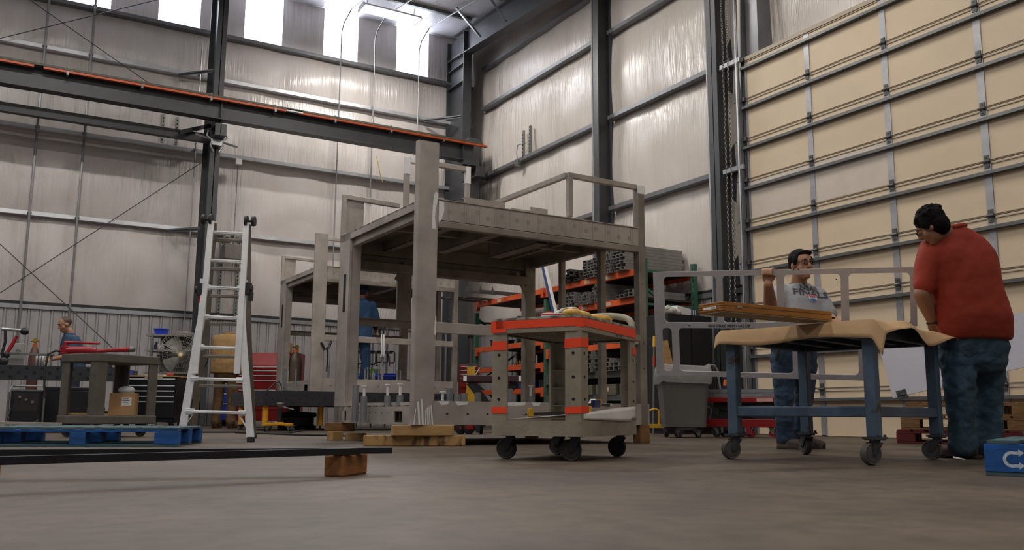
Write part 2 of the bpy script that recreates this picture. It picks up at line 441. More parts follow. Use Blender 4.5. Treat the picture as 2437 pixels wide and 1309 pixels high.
# ------------------------------------------------------------------ ceiling lights
M_tube = mat('lit_fluorescent_tube', (255, 250, 240), .5, 0, 0, emit=14)
M_fix = mat('fixture_enamel', (225, 225, 222), .35, 0, .04)
def light_fixture(x, y, z, L, label, group, power, vis=True):
    t = thing('ceiling_light', label, 'light', (x, y, z), 0, group)
    h = MB(); h.extr([(-.20, 0), (.20, 0), (.13, .07), (-.13, .07)], (-L / 2, 0, 0), (L / 2, 0, 0))
    for e in (-1, 1): h.extr([(-.21, -.02), (.21, -.02), (.14, .08), (-.14, .08)], (e * L / 2, 0, 0), (e * (L / 2 + .02), 0, 0))
    link('housing', h, M_fix, t)
    for dy in (-.12, -.04, .04, .12): link('tube', MB().tube((-L / 2 + .03, dy, -.02), (L / 2 - .03, dy, -.02), .018, 8), M_tube, t)
    for e in (-1, 1): link('hanger_wire', MB().path([(e * L * .42, 0, .07), (e * L * .42 + .03, 0, .3), (e * L * .42, 0, zc(y) - z + .02)], .006, 5), M_galvd, t)
    a = area('lamp_light', (0, 0, -.06), L, .36, power); a.parent = t
    return t
LA = U(855, 17, z=8.85); LB = U(1000, 52, z=8.85)
light_fixture((LA.x + LB.x) / 2, (LA.y + LB.y) / 2, 8.85, (LB - LA).length * .92, 'long white fluorescent light hanging under the roof by the far windows', None, 150)
for i, (x, y) in enumerate([(x, y) for y in (12.5, 7, 1.5, -4) for x in (-5, 0.5, 6)]):
    light_fixture(x, y, zc(y) - .5, 2.4, 'long white fluorescent light hanging in the unseen rows under the roof', 'rows of ceiling lights overhead', [165, 120, 75, 60][i // 3])

# ------------------------------------------------------------------ crane runway and other steel on the back wall
M_orange = mat('orange_conductor_bar', (206, 92, 46), .45, 0, .08)
M_olive = mat('olive_bar_cover', (78, 76, 64), .5, 0, .1)
CY = 17.75
zt, zb_ = U(600, 263, y=CY).z, U(600, 300, y=CY).z
cr = thing('crane_runway', 'long dark grey crane runway beam with an orange conductor bar crossing the back wall', 'crane beam', (3, CY, 6.2))
Zc0 = U(600, 262, y=CY).z; Zc1 = U(600, 299, y=CY).z     # web top, bottom
z_top = U(600, 250, y=CY).z; z_bot = U(600, 300, y=CY).z
def rel(p, o): return Vector(p) - Vector(o)
mb = MB(); hb = z_top - z_bot
mb.ibeam((XL - 3, 0, (z_top + z_bot) / 2 - 6.2), (9.33 - 3, 0, (z_top + z_bot) / 2 - 6.2), .24, hb, .02, .012)
mb.bb(6.0, 6.33, -.13, .13, z_bot - .10 - 6.2, z_bot - 6.2)
for xx in (-3.4, .57, 6.0): mb.bb(xx - .006, xx + .006, -.11, .11, z_bot - 6.2, z_top - 6.2)
link('runway_beam', mb, M_dark, cr)
yb = -.17
zo = U(600, 246, y=CY - .17).z - 6.2
mb = MB()
for a, b in ((-12, U(100, 0, y=CY).x - 3 - .03), (U(118, 0, y=CY).x - 3, U(675, 262, y=CY).x - 3), (U(705, 262, y=CY).x - 3, U(1150, 350, y=CY).x - 3)):
    mb.bb(a, b, yb - .035, yb + .035, zo - .055, zo - .012)
link('conductor_bar', mb, M_orange, cr, label='orange conductor bar')
mb = MB(); mb.bb(-12, 6.45, yb - .045, yb + .09, zo - .012, zo + .03); link('bar_cover', mb, M_olive, cr)
mb = MB(); mb.bb(U(675, 262, y=CY).x - 3, U(715, 262, y=CY).x - 3, yb - .045, yb + .03, zo - .04, zo + .01); link('joint_cover', mb, M_white, cr, label='white joint cover')
for k in range(8):
    x = -3.5 + k * 1.28
    link('bar_bracket', MB().bb(x - .02, x + .02, yb - .04, 0, zo - .1, zo - .0).tube((x, yb, zo + .03), (x, yb, zo + .06), .02), M_galvd, cr)
mb = MB()
for p0, p1 in (((6.3, yb, zo - .05), (6.2, yb, zo - .9)), ((6.42, yb, zo - .03), (6.33, yb + .05, zo - .35))): pass
# brackets that carry the runway
for x in (3.57, 9.44):
    t = MB(); t.bb(x - .11, x + .11, CY - .14, 18.05 if x < 5 else 18.35, z_bot - .34, z_bot - .32); t.bb(x - .11, x + .11, CY - .14, 18.05 if x < 5 else 18.35, z_bot - .12, z_bot - .10)
    t.bb(x - .008, x + .008, CY - .14, 18.05 if x < 5 else 18.35, z_bot - .32, z_bot - .12); t.bb(x - .11, x + .11, CY - .14, CY - .12, z_bot - .32, z_bot - .12)
    tb = struct('trim_%d' % n, t, M_dark, 'short dark bracket carrying the crane runway'); n += 1
# tall stub beam above the corner column
t = MB(); t.bb(9.33, 9.62, 18.0, 18.35, z_bot - 1.2, z_top + .25)
struct('trim_%d' % n, t, M_dark, 'boxed dark bracket on the corner column'); n += 1

# black beam left of the column
BY = 18.2
p0 = U(0, 258, y=BY); p1 = U(492, 327, y=BY); zz = (p0.z + p1.z) / 2
mb = MB(); mb.bb(XL + 2, 3.47, BY - .07, BY + .07, zz - .085, zz + .085)
rebase(tag(link('black_beam', mb, M_black), 'black steel beam left of the frame column, under the crane runway', 'beam'), (0, BY, zz))
mb = MB(); q0 = U(426, 315, y=17.9); q1 = U(503, 300, y=BY); mb.bar(q0, (3.47, BY, q1.z), .08, .08)
rebase(tag(link('knee_brace', mb, M_black), 'short black knee brace between black beam and frame column', 'brace'), q0)
# flange braces
for (a, b, ya, yb2, lab) in (((425, 178), (507, 168), YB - .2, 18.2, 'grey angle brace high on the frame column under the windows'), ((395, 549), (476, 544), YB - .2, 18.2, 'grey angle brace halfway down the frame column above the fan'), ((1010, 287), (1096, 277), YB - .2, 18.4, 'grey angle brace beside the corner column above the crane runway')):
    A_ = U(*a, y=ya); B_ = U(*b, y=yb2)
    mb = MB(); mb.bar(A_, B_, .006, .075); mb.bar(A_, B_, .075, .006)
    rebase(tag(link('flange_brace', mb, M_girtr), lab, 'brace', 'flange braces'), A_)
# roof flange braces, pale
for (a, b, lab) in (((1086, 18), (1143, 88), 'pale strut from roof to corner rafter, nearer the corner'), ((1166, -5), (1204, 50), 'pale strut from roof to corner rafter, farther from the corner')):
    B_ = U(*b, x=9.33); A_ = U(*a, z=zc(B_.y))
    mb = MB(); mb.bar(A_, B_, .05, .05); rebase(tag(link('rafter_strut', mb, M_galv), lab, 'strut', 'rafter struts'), B_)
# cross rods
def rod(a, b, lab, ya=19.05, r=.009):
    A_, B_ = U(*a, y=ya), U(*b, y=ya)
    rebase(tag(link('bracing_rod', MB().tube(A_, B_, r, 6), M_dark), lab, 'rod', 'diagonal bracing rods'), A_)
rod((-120, 775), (478, 388), 'lower bracing rod rising to the right towards the frame column')
rod((-120, 470), (270, 830), 'lower bracing rod falling to the right towards the tool chest')
rod((-100, 116), (385, -3), 'upper bracing rod rising to the right across the windows')
rod((60, -8), (366, 206), 'upper bracing rod falling to the right under the windows')
# conduits
M_cond = mat('conduit', (150, 150, 150), .35, .7, .1)
def conduit(pts, lab, r=.016, y=19.1, grp='vertical conduits on the back wall', collars=()):
    P_ = [U(a, b, y=y) if len((a, b)) == 2 else None for a, b in pts]
    x = sum(p.x for p in P_) / len(P_)
    t = thing('conduit', lab, 'conduit', (x, y, P_[0].z), 0, grp)
    zs = [p.z for p in P_]
    link('pipe', MB().tube((0, 0, 0), (0, 0, min(zs) - P_[0].z), r, 8), M_cond, t)
    for z in list(GB[1:]):
        if min(zs) < z < max(zs): link('strap', MB().bb(-.04, .04, -.01, .2, z - P_[0].z + .02, z - P_[0].z + .05), M_cond, t)
    link('coupling', MB().tube((0, 0, (min(zs) - P_[0].z) * .4), (0, 0, (min(zs) - P_[0].z) * .4 - .07), r * 1.5, 8), M_cond, t)
    return t
conduit([(129, -60), (47.4, 716), (30, 900)], 'leftmost vertical conduit on the back wall', .024)
conduit([(241, -60), (162, 748), (150, 860)], 'thick vertical conduit running down behind the man in blue shirt', .024)
conduit([(485, 88), (453, 552), (437, 760)], 'thin conduit just left of the frame column', .013)
conduit([(568, 392), (548, 690)], 'thin conduit dropping from the white junction box', .01)
P_ = U(568, 385, y=19.1); bx = MB(); bx.box(P_, (.13, .07, .13)); rebase(tag(link('junction_box', bx, M_white, bevel=.006), 'small white junction box on the girt right of the frame column', 'box'), P_)
for pts, lab in (([(813, 62), (806, 250), (800, 470), (790, 700)], 'conduit below the window, bent along the roof, left of three'), ([(894, 92), (888, 300), (878, 490)], 'conduit between the last two windows, bent along the roof'), ([(998, 122), (993, 318)], 'conduit in front of the rightmost window, bent along the roof')):
    P_ = [U(a, b, y=19.1) for a, b in pts]; x = sum(p.x for p in P_) / len(P_); zt_ = min(P_[0].z, 9.3)
    t = thing('conduit', lab, 'conduit', (x, 19.1, P_[-1].z), 0, 'vertical conduits on the back wall')
    z0 = P_[-1].z
    pp = [(0, 0, 0), (0, 0, 9.15 - z0), (.02, -.08, 9.35 - z0), (.1, -.35, zc(18.7) - .12 - z0), (.30, -3.2, zc(15.9) - .12 - z0), (.45, -5.6, zc(13.5) - .12 - z0)]
    link('pipe', MB().path(pp, .016, 8), M_cond, t)
    link('coupling', MB().tube((0, 0, (9.1 - z0) * .5), (0, 0, (9.1 - z0) * .5 + .08), .025, 8), M_cond, t)
# trolley clamp on the column
P_ = U(515, 338, y=17.95)
t = thing('beam_clamp', 'silver pipe and clamp fixed on the frame column below the runway', 'clamp', P_)
link('pipe', MB().tube((-.42, 0, .1), (.42, 0, -.04), .022, 8), M_galv, t)
cl = MB()
for sx in (-1, 1): cl.path([(sx * .17, -.02, .2), (sx * .2, -.04, .1), (sx * .1, -.05, .02), (sx * .12, -.05, -.1), (sx * .05, -.03, -.22)], .02, 7)
cl.box((0, -.02, -.02), (.2, .12, .14)); link('clamp_body', cl, M_galv, t, bevel=.01)
# unistrut pairs on the back wall
M_strut = mat('slotted_strut', (128, 130, 126), .4, .6, .1)
M_hole = mat('dark_hole', (22, 22, 22), .9, 0, 0)
def strut(px0, py0, py1, plane, val, lab, grp):
    kw = {plane: val}; a = U(px0, py0, **kw); b = U(px0, py1, **kw)
    t = thing('slotted_strut', lab, 'strut', (a.x, a.y, b.z), 0, grp); L = a.z - b.z
    if plane == 'y':
        link('channel', MB().bb(-.03, .03, -.04, 0, 0, L), M_strut, t)
        s = MB()
        for k in range(int(L / .08)): s.bb(-.012, .012, -.043, -.04, .03 + k * .08, .07 + k * .08)
    else:
        link('channel', MB().bb(-.04, 0, -.03, .03, 0, L), M_strut, t)
        s = MB()
        for k in range(int(L / .08)): s.bb(-.043, -.04, -.012, .012, .03 + k * .08, .07 + k * .08)
    link('slot_row', s, M_hole, t)
strut(389, 272, 340, 'y', 19.33, 'left of two slotted struts above the black beam', 'slotted struts above the beam')
strut(422, 280, 346, 'y', 19.33, 'right of two slotted struts above the black beam', 'slotted struts above the beam')
strut(529, 570, 770, 'y', 19.33, 'left slotted strut hanging behind the ladder', 'slotted struts behind the ladder')
strut(569, 575, 770, 'y', 19.33, 'right slotted strut hanging behind the ladder', 'slotted struts behind the ladder')
strut(1248, 311, 376, 'x', 9.95, 'left slotted strut on the right-hand wall with a hanging cable', 'slotted struts on the right-hand wall')
strut(1264, 300, 366, 'x', 9.95, 'right slotted strut on the right-hand wall', 'slotted struts on the right-hand wall')
P_ = U(1232, 388, x=9.9); t = thing('wall_lamp_box', 'small grey box with a bent cable on the girt of the right-hand wall', 'box', P_)
link('box_body', MB().box((0, 0, 0), (.1, .14, .14)), M_galvd, t, bevel=.01)
A_ = U(1252, 340, x=9.9) - P_; link('cable', MB().path([(0, 0, .05), (0, .05, .25), (0, .0, .42), tuple(A_)], .01, 6), M_galvd, t)
# heater box with two lamps behind the ladder
P_ = U(556, 601, y=18.9); t = thing('wall_cabinet', 'grey wall cabinet with two floodlights, seen through the ladder', 'cabinet', P_)
link('cabinet_body', MB().box((0, 0, 0), (.44, .3, .32)), mat('grey_cabinet', (124, 116, 110), .5), t, bevel=.01)
link('bracket', MB().bb(-.02, .02, -.05, .05, .16, .36).bb(-.02, .26, -.02, .02, .33, .36), M_galvd, t)
for sx in (-.17, .22):
    l = link('floodlight', MB().lathe([(.03, -.06), (.09, .02), (.10, .07), (.02, .075)], 12, (sx, -.05, .28), (0, -.5, -.6)), M_galv, t)
# yellow cord at the back wall
P_ = U(897, 375, y=19.1); mb = MB(); pts = [U(*q, y=19.05) for q in ((896, 372), (899, 385), (903, 405), (907, 425), (911, 433))]
rebase(tag(link('yellow_rope', MB().path(pts, .012, 6), mat('yellow_rubber', (205, 178, 88), .5)), 'thin yellow cord hanging against the back wall beside the tall post', 'rope'), pts[0])

# ------------------------------------------------------------------ sectional door
M_door = mat('tan_door_skin', (206, 186, 158), .5, 0, .05, .9, .08, 4)
M_doorlip = mat('tan_door_edge', (172, 158, 138), .5, 0, .05)
DX = 9.68
door = MB(); H = .633
joints = [k * .6335 for k in range(10)]
for k in range(9):
    z0, z1 = joints[k] + .004, joints[k + 1] - .004
    door.bb(DX, DX + .05, -7, DY0, z0, z1, 0)
    door.bb(DX - .012, DX, -7, DY0, z1 - .028, z1 - .016, 1); door.bb(DX - .012, DX, -7, DY0, z0 + .012, z0 + .02, 1)
door.bb(DX - .003, DX, 7.05, DY0 - .03, joints[5] + .03, joints[6] - .04, 2)
D = struct('door_1', door, [M_door, M_doorlip, mat('pale_door_skin', (198, 186, 172), .5, 0, .04)], 'tall tan sectional door with grey reinforcing struts')
for k in range(1, 10):
    z = joints[k] - .135
    s = MB(); s.bb(DX - .075, DX - .071, -7, DY0 + .04, z - .022, z + .010); s.bb(DX - .075, DX, -7, DY0 + .04, z + .010, z + .014); s.bb(DX - .075, DX - .0, -7, DY0 + .04, z - .026, z - .022)
    link('strut', s, mat('strut_steel', (106, 107, 106), .35, .5, .1), D)
M_stile = mat('door_stile_zinc', (158, 158, 160), .42, .55, .15, 4)
M_stiled = mat('worn_hinge_steel', (88, 88, 86), .45, .5, .2, 12)
for y in (8.25, 7.0, 5.75, 4.5, 3.25, 2.0):
    s = MB(); s.bb(DX - .012, DX, y - .045, y + .045, .01, 5.69)
    link('stile', s, M_stile, D)
    hgm = MB()
    for k in range(1, 9):
        z = joints[k]; hgm.bb(DX - .022, DX - .012, y - .03, y + .03, z - .075, z + .075); hgm.tube((DX - .03, y - .045, z), (DX - .03, y + .045, z), .016, 8)
        for dz in (-.05, .05): hgm.ell((DX - .024, y, z + dz), (.006, .01, .01), 6, 4)
    link('hinge', hgm, M_stiled, D)
s = MB(); s.bb(DX - .014, DX, DY0 - .03, DY0, .01, 5.69); link('edge_stile', s, M_stile, D)
# track and rollers
s = MB(); s.bb(DX - .03, DX + .14, DY0 + .05, DY0 + .06, 0, 9.2); s.bb(DX - .11, DX - .03, DY0 + .05, DY0 + .06, .2, 9.2)
s.bb(DX - .03, DX - .02, DY0 + .05, DY0 + .15, 0, 9.2)
struct('trim_%d' % n, s, M_girtr, 'vertical grey door track angle'); n += 1
s = MB(); s.path([(DX - .09, DY0 + .10, 0), (DX - .09, DY0 + .10, 9.2)], .022, 6)
for k in range(60): s.bb(DX - .075, DX - .03, DY0 + .07, DY0 + .10, 5.9 + k * .055, 5.93 + k * .055)
struct('trim_%d' % n, s, M_galv, 'perforated galvanised track above the door corner'); n += 1
rl = MB()
for k in range(1, 10):
    z = joints[k]; rl.bb(DX - .06, DX - .01, DY0 - .02, DY0 + .12, z - .03, z + .03); rl.tube((DX - .05, DY0 - .02, z), (DX - .05, DY0 + .2, z), .012, 6)
link('roller_set', rl, M_stiled, D)
s = MB(); s.bb(DX - .01, XR - .02, -7, DY0 + .25, DTOP + .0, DTOP + .05, 0); s.bb(DX - .02, DX, -7, DY0 + .03, DTOP - .01, DTOP + .05, 0)
struct('trim_%d' % n, s, M_doorlip, 'head seal over the tan door'); n += 1
s = MB(); s.bb(DX + .12, XR, DY0 + .0, DY0 + .02, 0, 9.2); s.bb(DX + .05, XR, DY0 - .02 - .22, DY0 + .0, DTOP + .05, 9.2)
struct('trim_%d' % n, s, M_girtr, 'grey jamb at the edge of the tan door'); n += 1
s = MB(); s.path([U(1757, 0, x=9.62), U(1761, 400, x=9.62), (9.62, U(1768, 560, x=9.62).y, .1)], .03, 8)
rebase(tag(link('white_pipe', s, M_white), 'tall white pipe standing beside the door track', 'pipe'), (9.62, 9.6, .1))
for (px, py) in ((1715, 163), (1723, 411)):
    A_ = U(px, py, x=9.6); s = MB().bar(A_, A_ + Vector((0, -.42, 0)), .05, .07)
    rebase(tag(link('pipe_bracket', s, M_galv), 'pale bracket between column and door track, ' + ('upper of two' if py < 300 else 'lower of two'), 'bracket', 'door track brackets'), A_)
# chain hoist chains: two hanging chains of links
M_chain = mat('hoist_chain', (120, 112, 104), .4, .7, .1)
def chain(a, b, plane, lab):
    A_, B_ = U(*a, x=plane), U(*b, x=plane); B_ = Vector((A_.x, (A_.y + B_.y) / 2, B_.z)); A_.y = B_.y
    L = A_.z - B_.z; mb = MB(); k = 0; z = 0
    while z < L:
        pts = []
        for j in range(8):
            t = 2 * math.pi * j / 8; q = (.013 * math.cos(t), .028 * math.sin(t))
            pts.append((q[0] if k % 2 else 0, 0 if k % 2 else q[0], -z + q[1]))
        mb.path(pts, .0045, 4, closed=True); z += .042; k += 1
    o = link('hoist_chain', mb, M_chain); o.location = A_; tag(o, lab, 'chain', 'door hoist chains')
    return o
chain((1719, -5), (1742, 940), 9.5, 'hoist chain beside the door, left of two')
chain((1733, -5), (1751, 940), 9.5, 'hoist chain beside the door, right of two')
# conduits on right-hand wall columns
for (a, b, lab) in (((1407, -5), (1413, 500), 'white conduit beside the middle column of the right-hand wall'), ((1676, -5), (1700, 700), 'white conduit left of the column by the door')):
    A_, B_ = U(*a, x=9.72), U(*b, x=9.72); y = (A_.y + B_.y) / 2
    o = link('conduit', MB().tube((0, 0, 0), (0, 0, A_.z - .6), .02, 8), M_galv); o.location = (9.72 if y > 12 else 9.72, y, .6); tag(o, lab, 'conduit', 'conduits on the right-hand wall')

# ------------------------------------------------------------------ stainless machine frames
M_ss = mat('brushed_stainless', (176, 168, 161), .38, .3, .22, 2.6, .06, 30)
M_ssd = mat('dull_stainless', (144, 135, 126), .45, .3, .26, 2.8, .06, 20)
M_pol = mat('ground_bright_metal', (248, 248, 250), .3, .25, .06, 14, .3, 60, stretch=(1, 1, .1))
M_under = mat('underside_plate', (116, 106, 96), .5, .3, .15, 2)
def weld_marks(parent, items, label='bright ground weld'):
    for c, d, r in items:
        mb = MB(); R = Rz(0)
        mb.box(c, d); link('ground_weld', mb, M_pol, parent, bevel=min(d) * .45, label=label)
def machine_frame(label, loc, rz, extra=True):
    t = thing('machine_frame', label, 'steel frame', loc, rz)
    W, D, Z0, Z1 = 2.34, 2.16, 0, 1.972          # z counted from the foot of the posts
    XL_ = -.11
    # tall front post, an open channel with rounded edges
    p = MB(); p.extr([(-.205, 0), (0, 0), (0, .075), (-.205, .075)], (0, 0, Z0), (0, 0, 2.485), (0, 1, 0))
    o = link('tall_post', p, M_ss, t, bevel=.012)
    # front bottom rail with holes
    b = MB(); b.bb(-.02, W + .02, 0, .012, 0, .205); b.bb(-.02, W + .02, .012, .09, .193, .205); b.bb(-.02, W + .02, .012, .09, 0, .012)
    r = link('front_bottom_rail', b, M_ss, t)
    h = MB()
    for k in range(11): h.ell((.12 + k * .2, -.0015, .095), (.013, .002, .006), 10, 6)
    link('slot', h, M_hole, r)
    # left bottom rail: channel with square openings
    b = MB()
    y = .08
    for (a, c) in ((.08, .42), (.60, 1.80), (1.93, D)): b.bb(XL_, XL_ + .012, a, c, 0, .17)
    for (a, c) in ((.42, .60), (1.80, 1.93)): b.bb(XL_, XL_ + .012, a, c, .118, .17); b.bb(XL_, XL_ + .012, a, c, 0, .02)
    b.bb(XL_, XL_ + .13, .08, D, .158, .17); b.bb(XL_ + .118, XL_ + .13, .08, D, .0, .2)
    r = link('left_bottom_rail', b, M_ss, t)
    h = MB()
    for k in range(7): h.ell((XL_ - .001, .75 + k * .14, .105), (.002, .008, .008), 8, 5)
    link('bolt_hole', h, M_hole, r)
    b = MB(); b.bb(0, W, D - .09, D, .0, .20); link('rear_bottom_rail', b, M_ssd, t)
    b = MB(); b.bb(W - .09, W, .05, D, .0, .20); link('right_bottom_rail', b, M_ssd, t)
    # posts
    b = MB(); b.bb(XL_, XL_ + .012, D - .30, D, 0, 1.99); b.bb(XL_, XL_ + .13, D - .012, D, 0, 1.99); b.bb(XL_ + .02, XL_ + .13, D - .30, D - .285, .17, 1.95)
    b.bb(XL_ + .012, XL_ + .028, D - .305, D - .29, .17, 1.96)
    o = link('rear_left_post', b, M_ss, t, bevel=.003)
    s = MB(); s.bb(XL_ - .0015, XL_, D - .22, D - .15, 1.15, 1.55); link('opening', s, M_hole, o)
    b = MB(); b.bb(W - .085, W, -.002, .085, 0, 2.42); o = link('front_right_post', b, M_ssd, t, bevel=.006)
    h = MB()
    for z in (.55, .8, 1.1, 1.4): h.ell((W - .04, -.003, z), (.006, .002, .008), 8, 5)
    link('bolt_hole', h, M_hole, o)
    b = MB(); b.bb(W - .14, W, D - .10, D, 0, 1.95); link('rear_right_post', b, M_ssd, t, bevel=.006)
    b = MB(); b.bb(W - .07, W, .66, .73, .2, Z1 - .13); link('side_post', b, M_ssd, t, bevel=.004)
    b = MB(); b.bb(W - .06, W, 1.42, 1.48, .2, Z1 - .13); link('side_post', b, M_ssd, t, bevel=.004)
    # front top beam: a tall spot-welded panel over a square tube, lip on top
    b = MB(); b.bb(0, W - .085, 0, .01, Z1 - .185, Z1); b.bb(0, W - .085, -.012, .05, Z1 - .006, Z1 + .002)
    rnd = random.Random(3)
    for k in range(16):
        x = .12 + k * .134 + rnd.uniform(-.02, .02); z = Z1 - rnd.uniform(.07, .13)
        for rr, mi in ((.022, 2), (.014, 1), (.006, 2)): b.add([(x + rr * math.cos(a), -.0004 - (.03 - rr) * .03, z + rr * math.sin(a)) for a in [2 * math.pi * j / 12 for j in range(12)]], [tuple(range(12))[::-1]], mi)
    r = link('front_top_panel', b, [M_ss, mat('heat_tint', (164, 156, 150), .5, .2), mat('heat_tint_dark', (146, 137, 130), .5, .2)], t)
    s = MB()
    for k in range(14):
        x = .10 + k * .158; s.bb(x - .002, x + .002, -.001, 0, Z1 - .18, Z1 - .01)
        if k % 2: s.bb(x + .022, x + .025, -.001, 0, Z1 - .18, Z1 - .01)
    link('panel_seam', s, M_ssd, r)
    b = MB(); b.bb(0, W - .085, -.006, .06, Z1 - .252, Z1 - .19); link('front_top_tube', b, M_ssd, t, bevel=.008)
    # roof edges
    b = MB(); b.bb(XL_, XL_ + .012, .08, D, Z1 - .06, Z1 + .015); b.bb(XL_, XL_ + .07, .08, D, Z1 + .003, Z1 + .015); b.bb(XL_ + .04, XL_ + .05, .08, D - .01, Z1 - .13, Z1); b.bb(XL_ + .04, XL_ + .09, .08, D - .01, Z1 - .13, Z1 - .12)
    link('left_roof_edge', b, M_ss, t)
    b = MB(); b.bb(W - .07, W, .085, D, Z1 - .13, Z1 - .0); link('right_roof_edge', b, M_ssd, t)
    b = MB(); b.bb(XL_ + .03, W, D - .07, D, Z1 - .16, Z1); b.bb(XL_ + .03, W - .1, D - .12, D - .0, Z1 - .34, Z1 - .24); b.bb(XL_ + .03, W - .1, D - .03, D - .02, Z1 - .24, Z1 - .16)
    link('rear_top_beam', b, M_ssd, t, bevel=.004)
    # deck plate and the beams under it
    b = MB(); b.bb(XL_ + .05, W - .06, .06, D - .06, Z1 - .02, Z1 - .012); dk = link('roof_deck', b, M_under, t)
    rg = MB()
    rg.path([(1.42 + .17 * math.cos(a), 1.15 + .17 * math.sin(a), Z1 - .022) for a in [2 * math.pi * k / 24 for k in range(24)]], .012, 6, closed=True)
    link('hole_rim', rg, M_pol, dk, label='bright rim of a round hole')
    s = MB(); s.bb(.50, .62, .75, .86, Z1 - .0225, Z1 - .021); s.bb(.95, 1.02, 1.1, 1.2, Z1 - .0225, Z1 - .021); link('painted_slot_light', s, M_pol, dk)  # bright metal patches imitate light through slots; the deck is uncut
    for (x, y0, y1, w, hh, nm) in ((.35, .1, 2.05, .10, .10, 0), (.75, .1, 1.55, .12, .12, 1), (1.25, .35, 1.3, .14, .16, 1), (1.85, .1, 2.05, .06, .06, 0), (.02, .1, 2.05, .06, .07, 0)):
        b = MB(); z = Z1 - .02 - hh - (.03 if nm else 0)
        b.bb(x, x + .008, y0, y1, z, z + hh); b.bb(x, x + w, y0, y1, z, z + .008); b.bb(x + w - .008, x + w, y0, y1, z, z + hh * (.6 if nm else 1)); b.bb(x, x + w, y1 - .01, y1, z, z + hh)
        link('roof_channel', b, M_ssd, t)
    b = MB(); b.bb(XL_ + .06, W - .07, 1.0, 1.06, Z1 - .1, Z1 - .02); link('roof_cross_beam', b, M_ssd, t)
    for (x, s_) in ((XL_ + .12, 1), (W - .14, -1), (.52, 1)):
        b = MB(); b.bar((x, D - .09, Z1 - .42), (x + s_ * .13, D - .09, Z1 - .2), .05, .02, (0, 1, 0)); link('gusset', b, M_ssd, t)
    # middle rails
    b = MB(); b.bb(XL_ + .1, W - .1, D - .07, D - .02, 1.03, 1.105); b.bb(XL_ + .1, W - .1, D - .10, D - .02, 1.105, 1.113); link('rear_middle_rail', b, M_ssd, t)
    b = MB(); b.bb(0, W - .085, .02, .07, .79, .885); link('front_middle_rail', b, M_ss, t, bevel=.004)
    b = MB(); b.bb(.55, .72, D - .06, D - .03, 1.113, 1.64); link('stub_plate', b, M_ssd, t)
    # handrails on the roof
    HZ = Z1 + .455
    def hr(pts, lab=None):
        for a, c in zip(pts[:-1], pts[1:]):
            m_ = MB(); m_.bar(a, c, .05, .05); link('handrail', m_, M_ss, t, bevel=.003)
    X1 = 1.42
    hr([(X1, .02, Z1 + .015), (X1, .02, HZ)]); hr([(X1 - .025, .03, HZ - .025), (X1 - .025, 1.5, HZ - .025)]); hr([(X1 + .02, .02, HZ - .025), (W - .085, .035, HZ - .025)])
    hr([(1.15, D - .05, HZ - .16), (W - .10, D - .05, HZ - .16)]); hr([(W - .13, D - .05, HZ - .16), (W - .13, D - .05, Z1)])
    hr([(.0 + XL_ + .03, D - .03, HZ), (.56, D - .03, HZ - .02)]); hr([(XL_ + .02, D - .03, Z1 + .015), (XL_ + .02, D - .03, HZ + .02)])
    for x in (.17, .86):
        hr([(x, 1.08, Z1), (x, 1.08, HZ + .22)])
    hr([(.17, 1.08, HZ + .20), (.86, 1.08, HZ + .20)])
    b = MB(); b.bb(XL_ + .04, .14, D - .025, D - .018, Z1, HZ - .03); link('side_sheet', b, M_ss, t, label='dull stainless sheet under the handrail')
    # upstand brackets on the deck
    b = MB(); b.bb(.42, .86, .30, .31, Z1, Z1 + .14); b.bb(.42, .86, .30, .36, Z1 + .135, Z1 + .14); link('deck_bracket', b, M_ss, t)
    b = MB(); b.bb(.90, 1.16, .25, .26, Z1, Z1 + .085); b.bb(1.10, 1.30, .22, .23, Z1, Z1 + .115); link('deck_bracket', b, M_ss, t)
    return t
FR = machine_frame('big stainless steel machine frame standing on timber blocks in the centre', (3.30, 6.93, .175), .014)
W2, D2, Z1_ = 2.34, 2.16, 1.972
# ground-back weld marks on the nearer frame only, as the photograph shows them
def blob(pts, y, thick=.002, plane='xz'):
    mb = MB(); mb.prism(pts, lambda q: (q[0], y, q[1]), lambda q: (q[0], y - thick, q[1])); return mb
FX = FR
frame2 = dup(FR, (4.476, 13.426, .60), .01, 'second stainless machine frame standing on the black perforated table at the back')
for (x0, z0, dx, dz, lean) in ((-.150, .0, .018, .20, -.015), (-.118, .0, .018, .22, -.015), (-.088, .0, .010, .13, .0), (-.066, .0, .014, .15, -.01), (-.046, .0, .010, .16, -.012), (-.026, .0, .014, .17, -.015), (-.196, .0, .008, .14, .015)):
    link('ground_weld', blob([(x0, z0 + .003), (x0 + dx, z0 + .003), (x0 + dx + lean * .6, z0 + dz * .6), (x0 + dx * .8 + lean, z0 + dz), (x0 + lean, z0 + dz * .97), (x0 + lean * .5, z0 + dz * .5)], -.001), M_pol, FR, label='bright grinding stripe at the foot of the tall post')
link('ground_weld', blob([(-.062, 1.70), (-.028, 1.70), (-.025, 1.74), (-.035, 1.80), (-.03, 1.88), (-.012, 1.95), (-.004, 2.02), (-.03, 2.04), (-.05, 2.0), (-.058, 1.9), (-.06, 1.8)], -.001), M_pol, FR, label='bright ground weld beside the top beam')
link('ground_weld', blob([(.0, 1.76), (.03, 1.79), (.055, 1.88), (.05, 1.95), (.0, 1.96)], -.003), M_pol, FR, label='bright ground weld on the top panel')
link('ground_weld', blob([(-.02, .78), (-.004, .76), (-.002, .92), (-.012, .95)], -.001), M_pol, FR, label='bright ground weld beside the middle rail')
for x0, x1 in ((.03, .14), (.19, .33), (.62, .92), (.97, 1.08), (1.5, 1.9)):
    link('ground_weld', blob([(x0, .203), (x1, .203), (x1 - .02, .175), (x0 + .03, .168)], -.001), M_pol, FR, label='bright ground strip along the bottom rail')
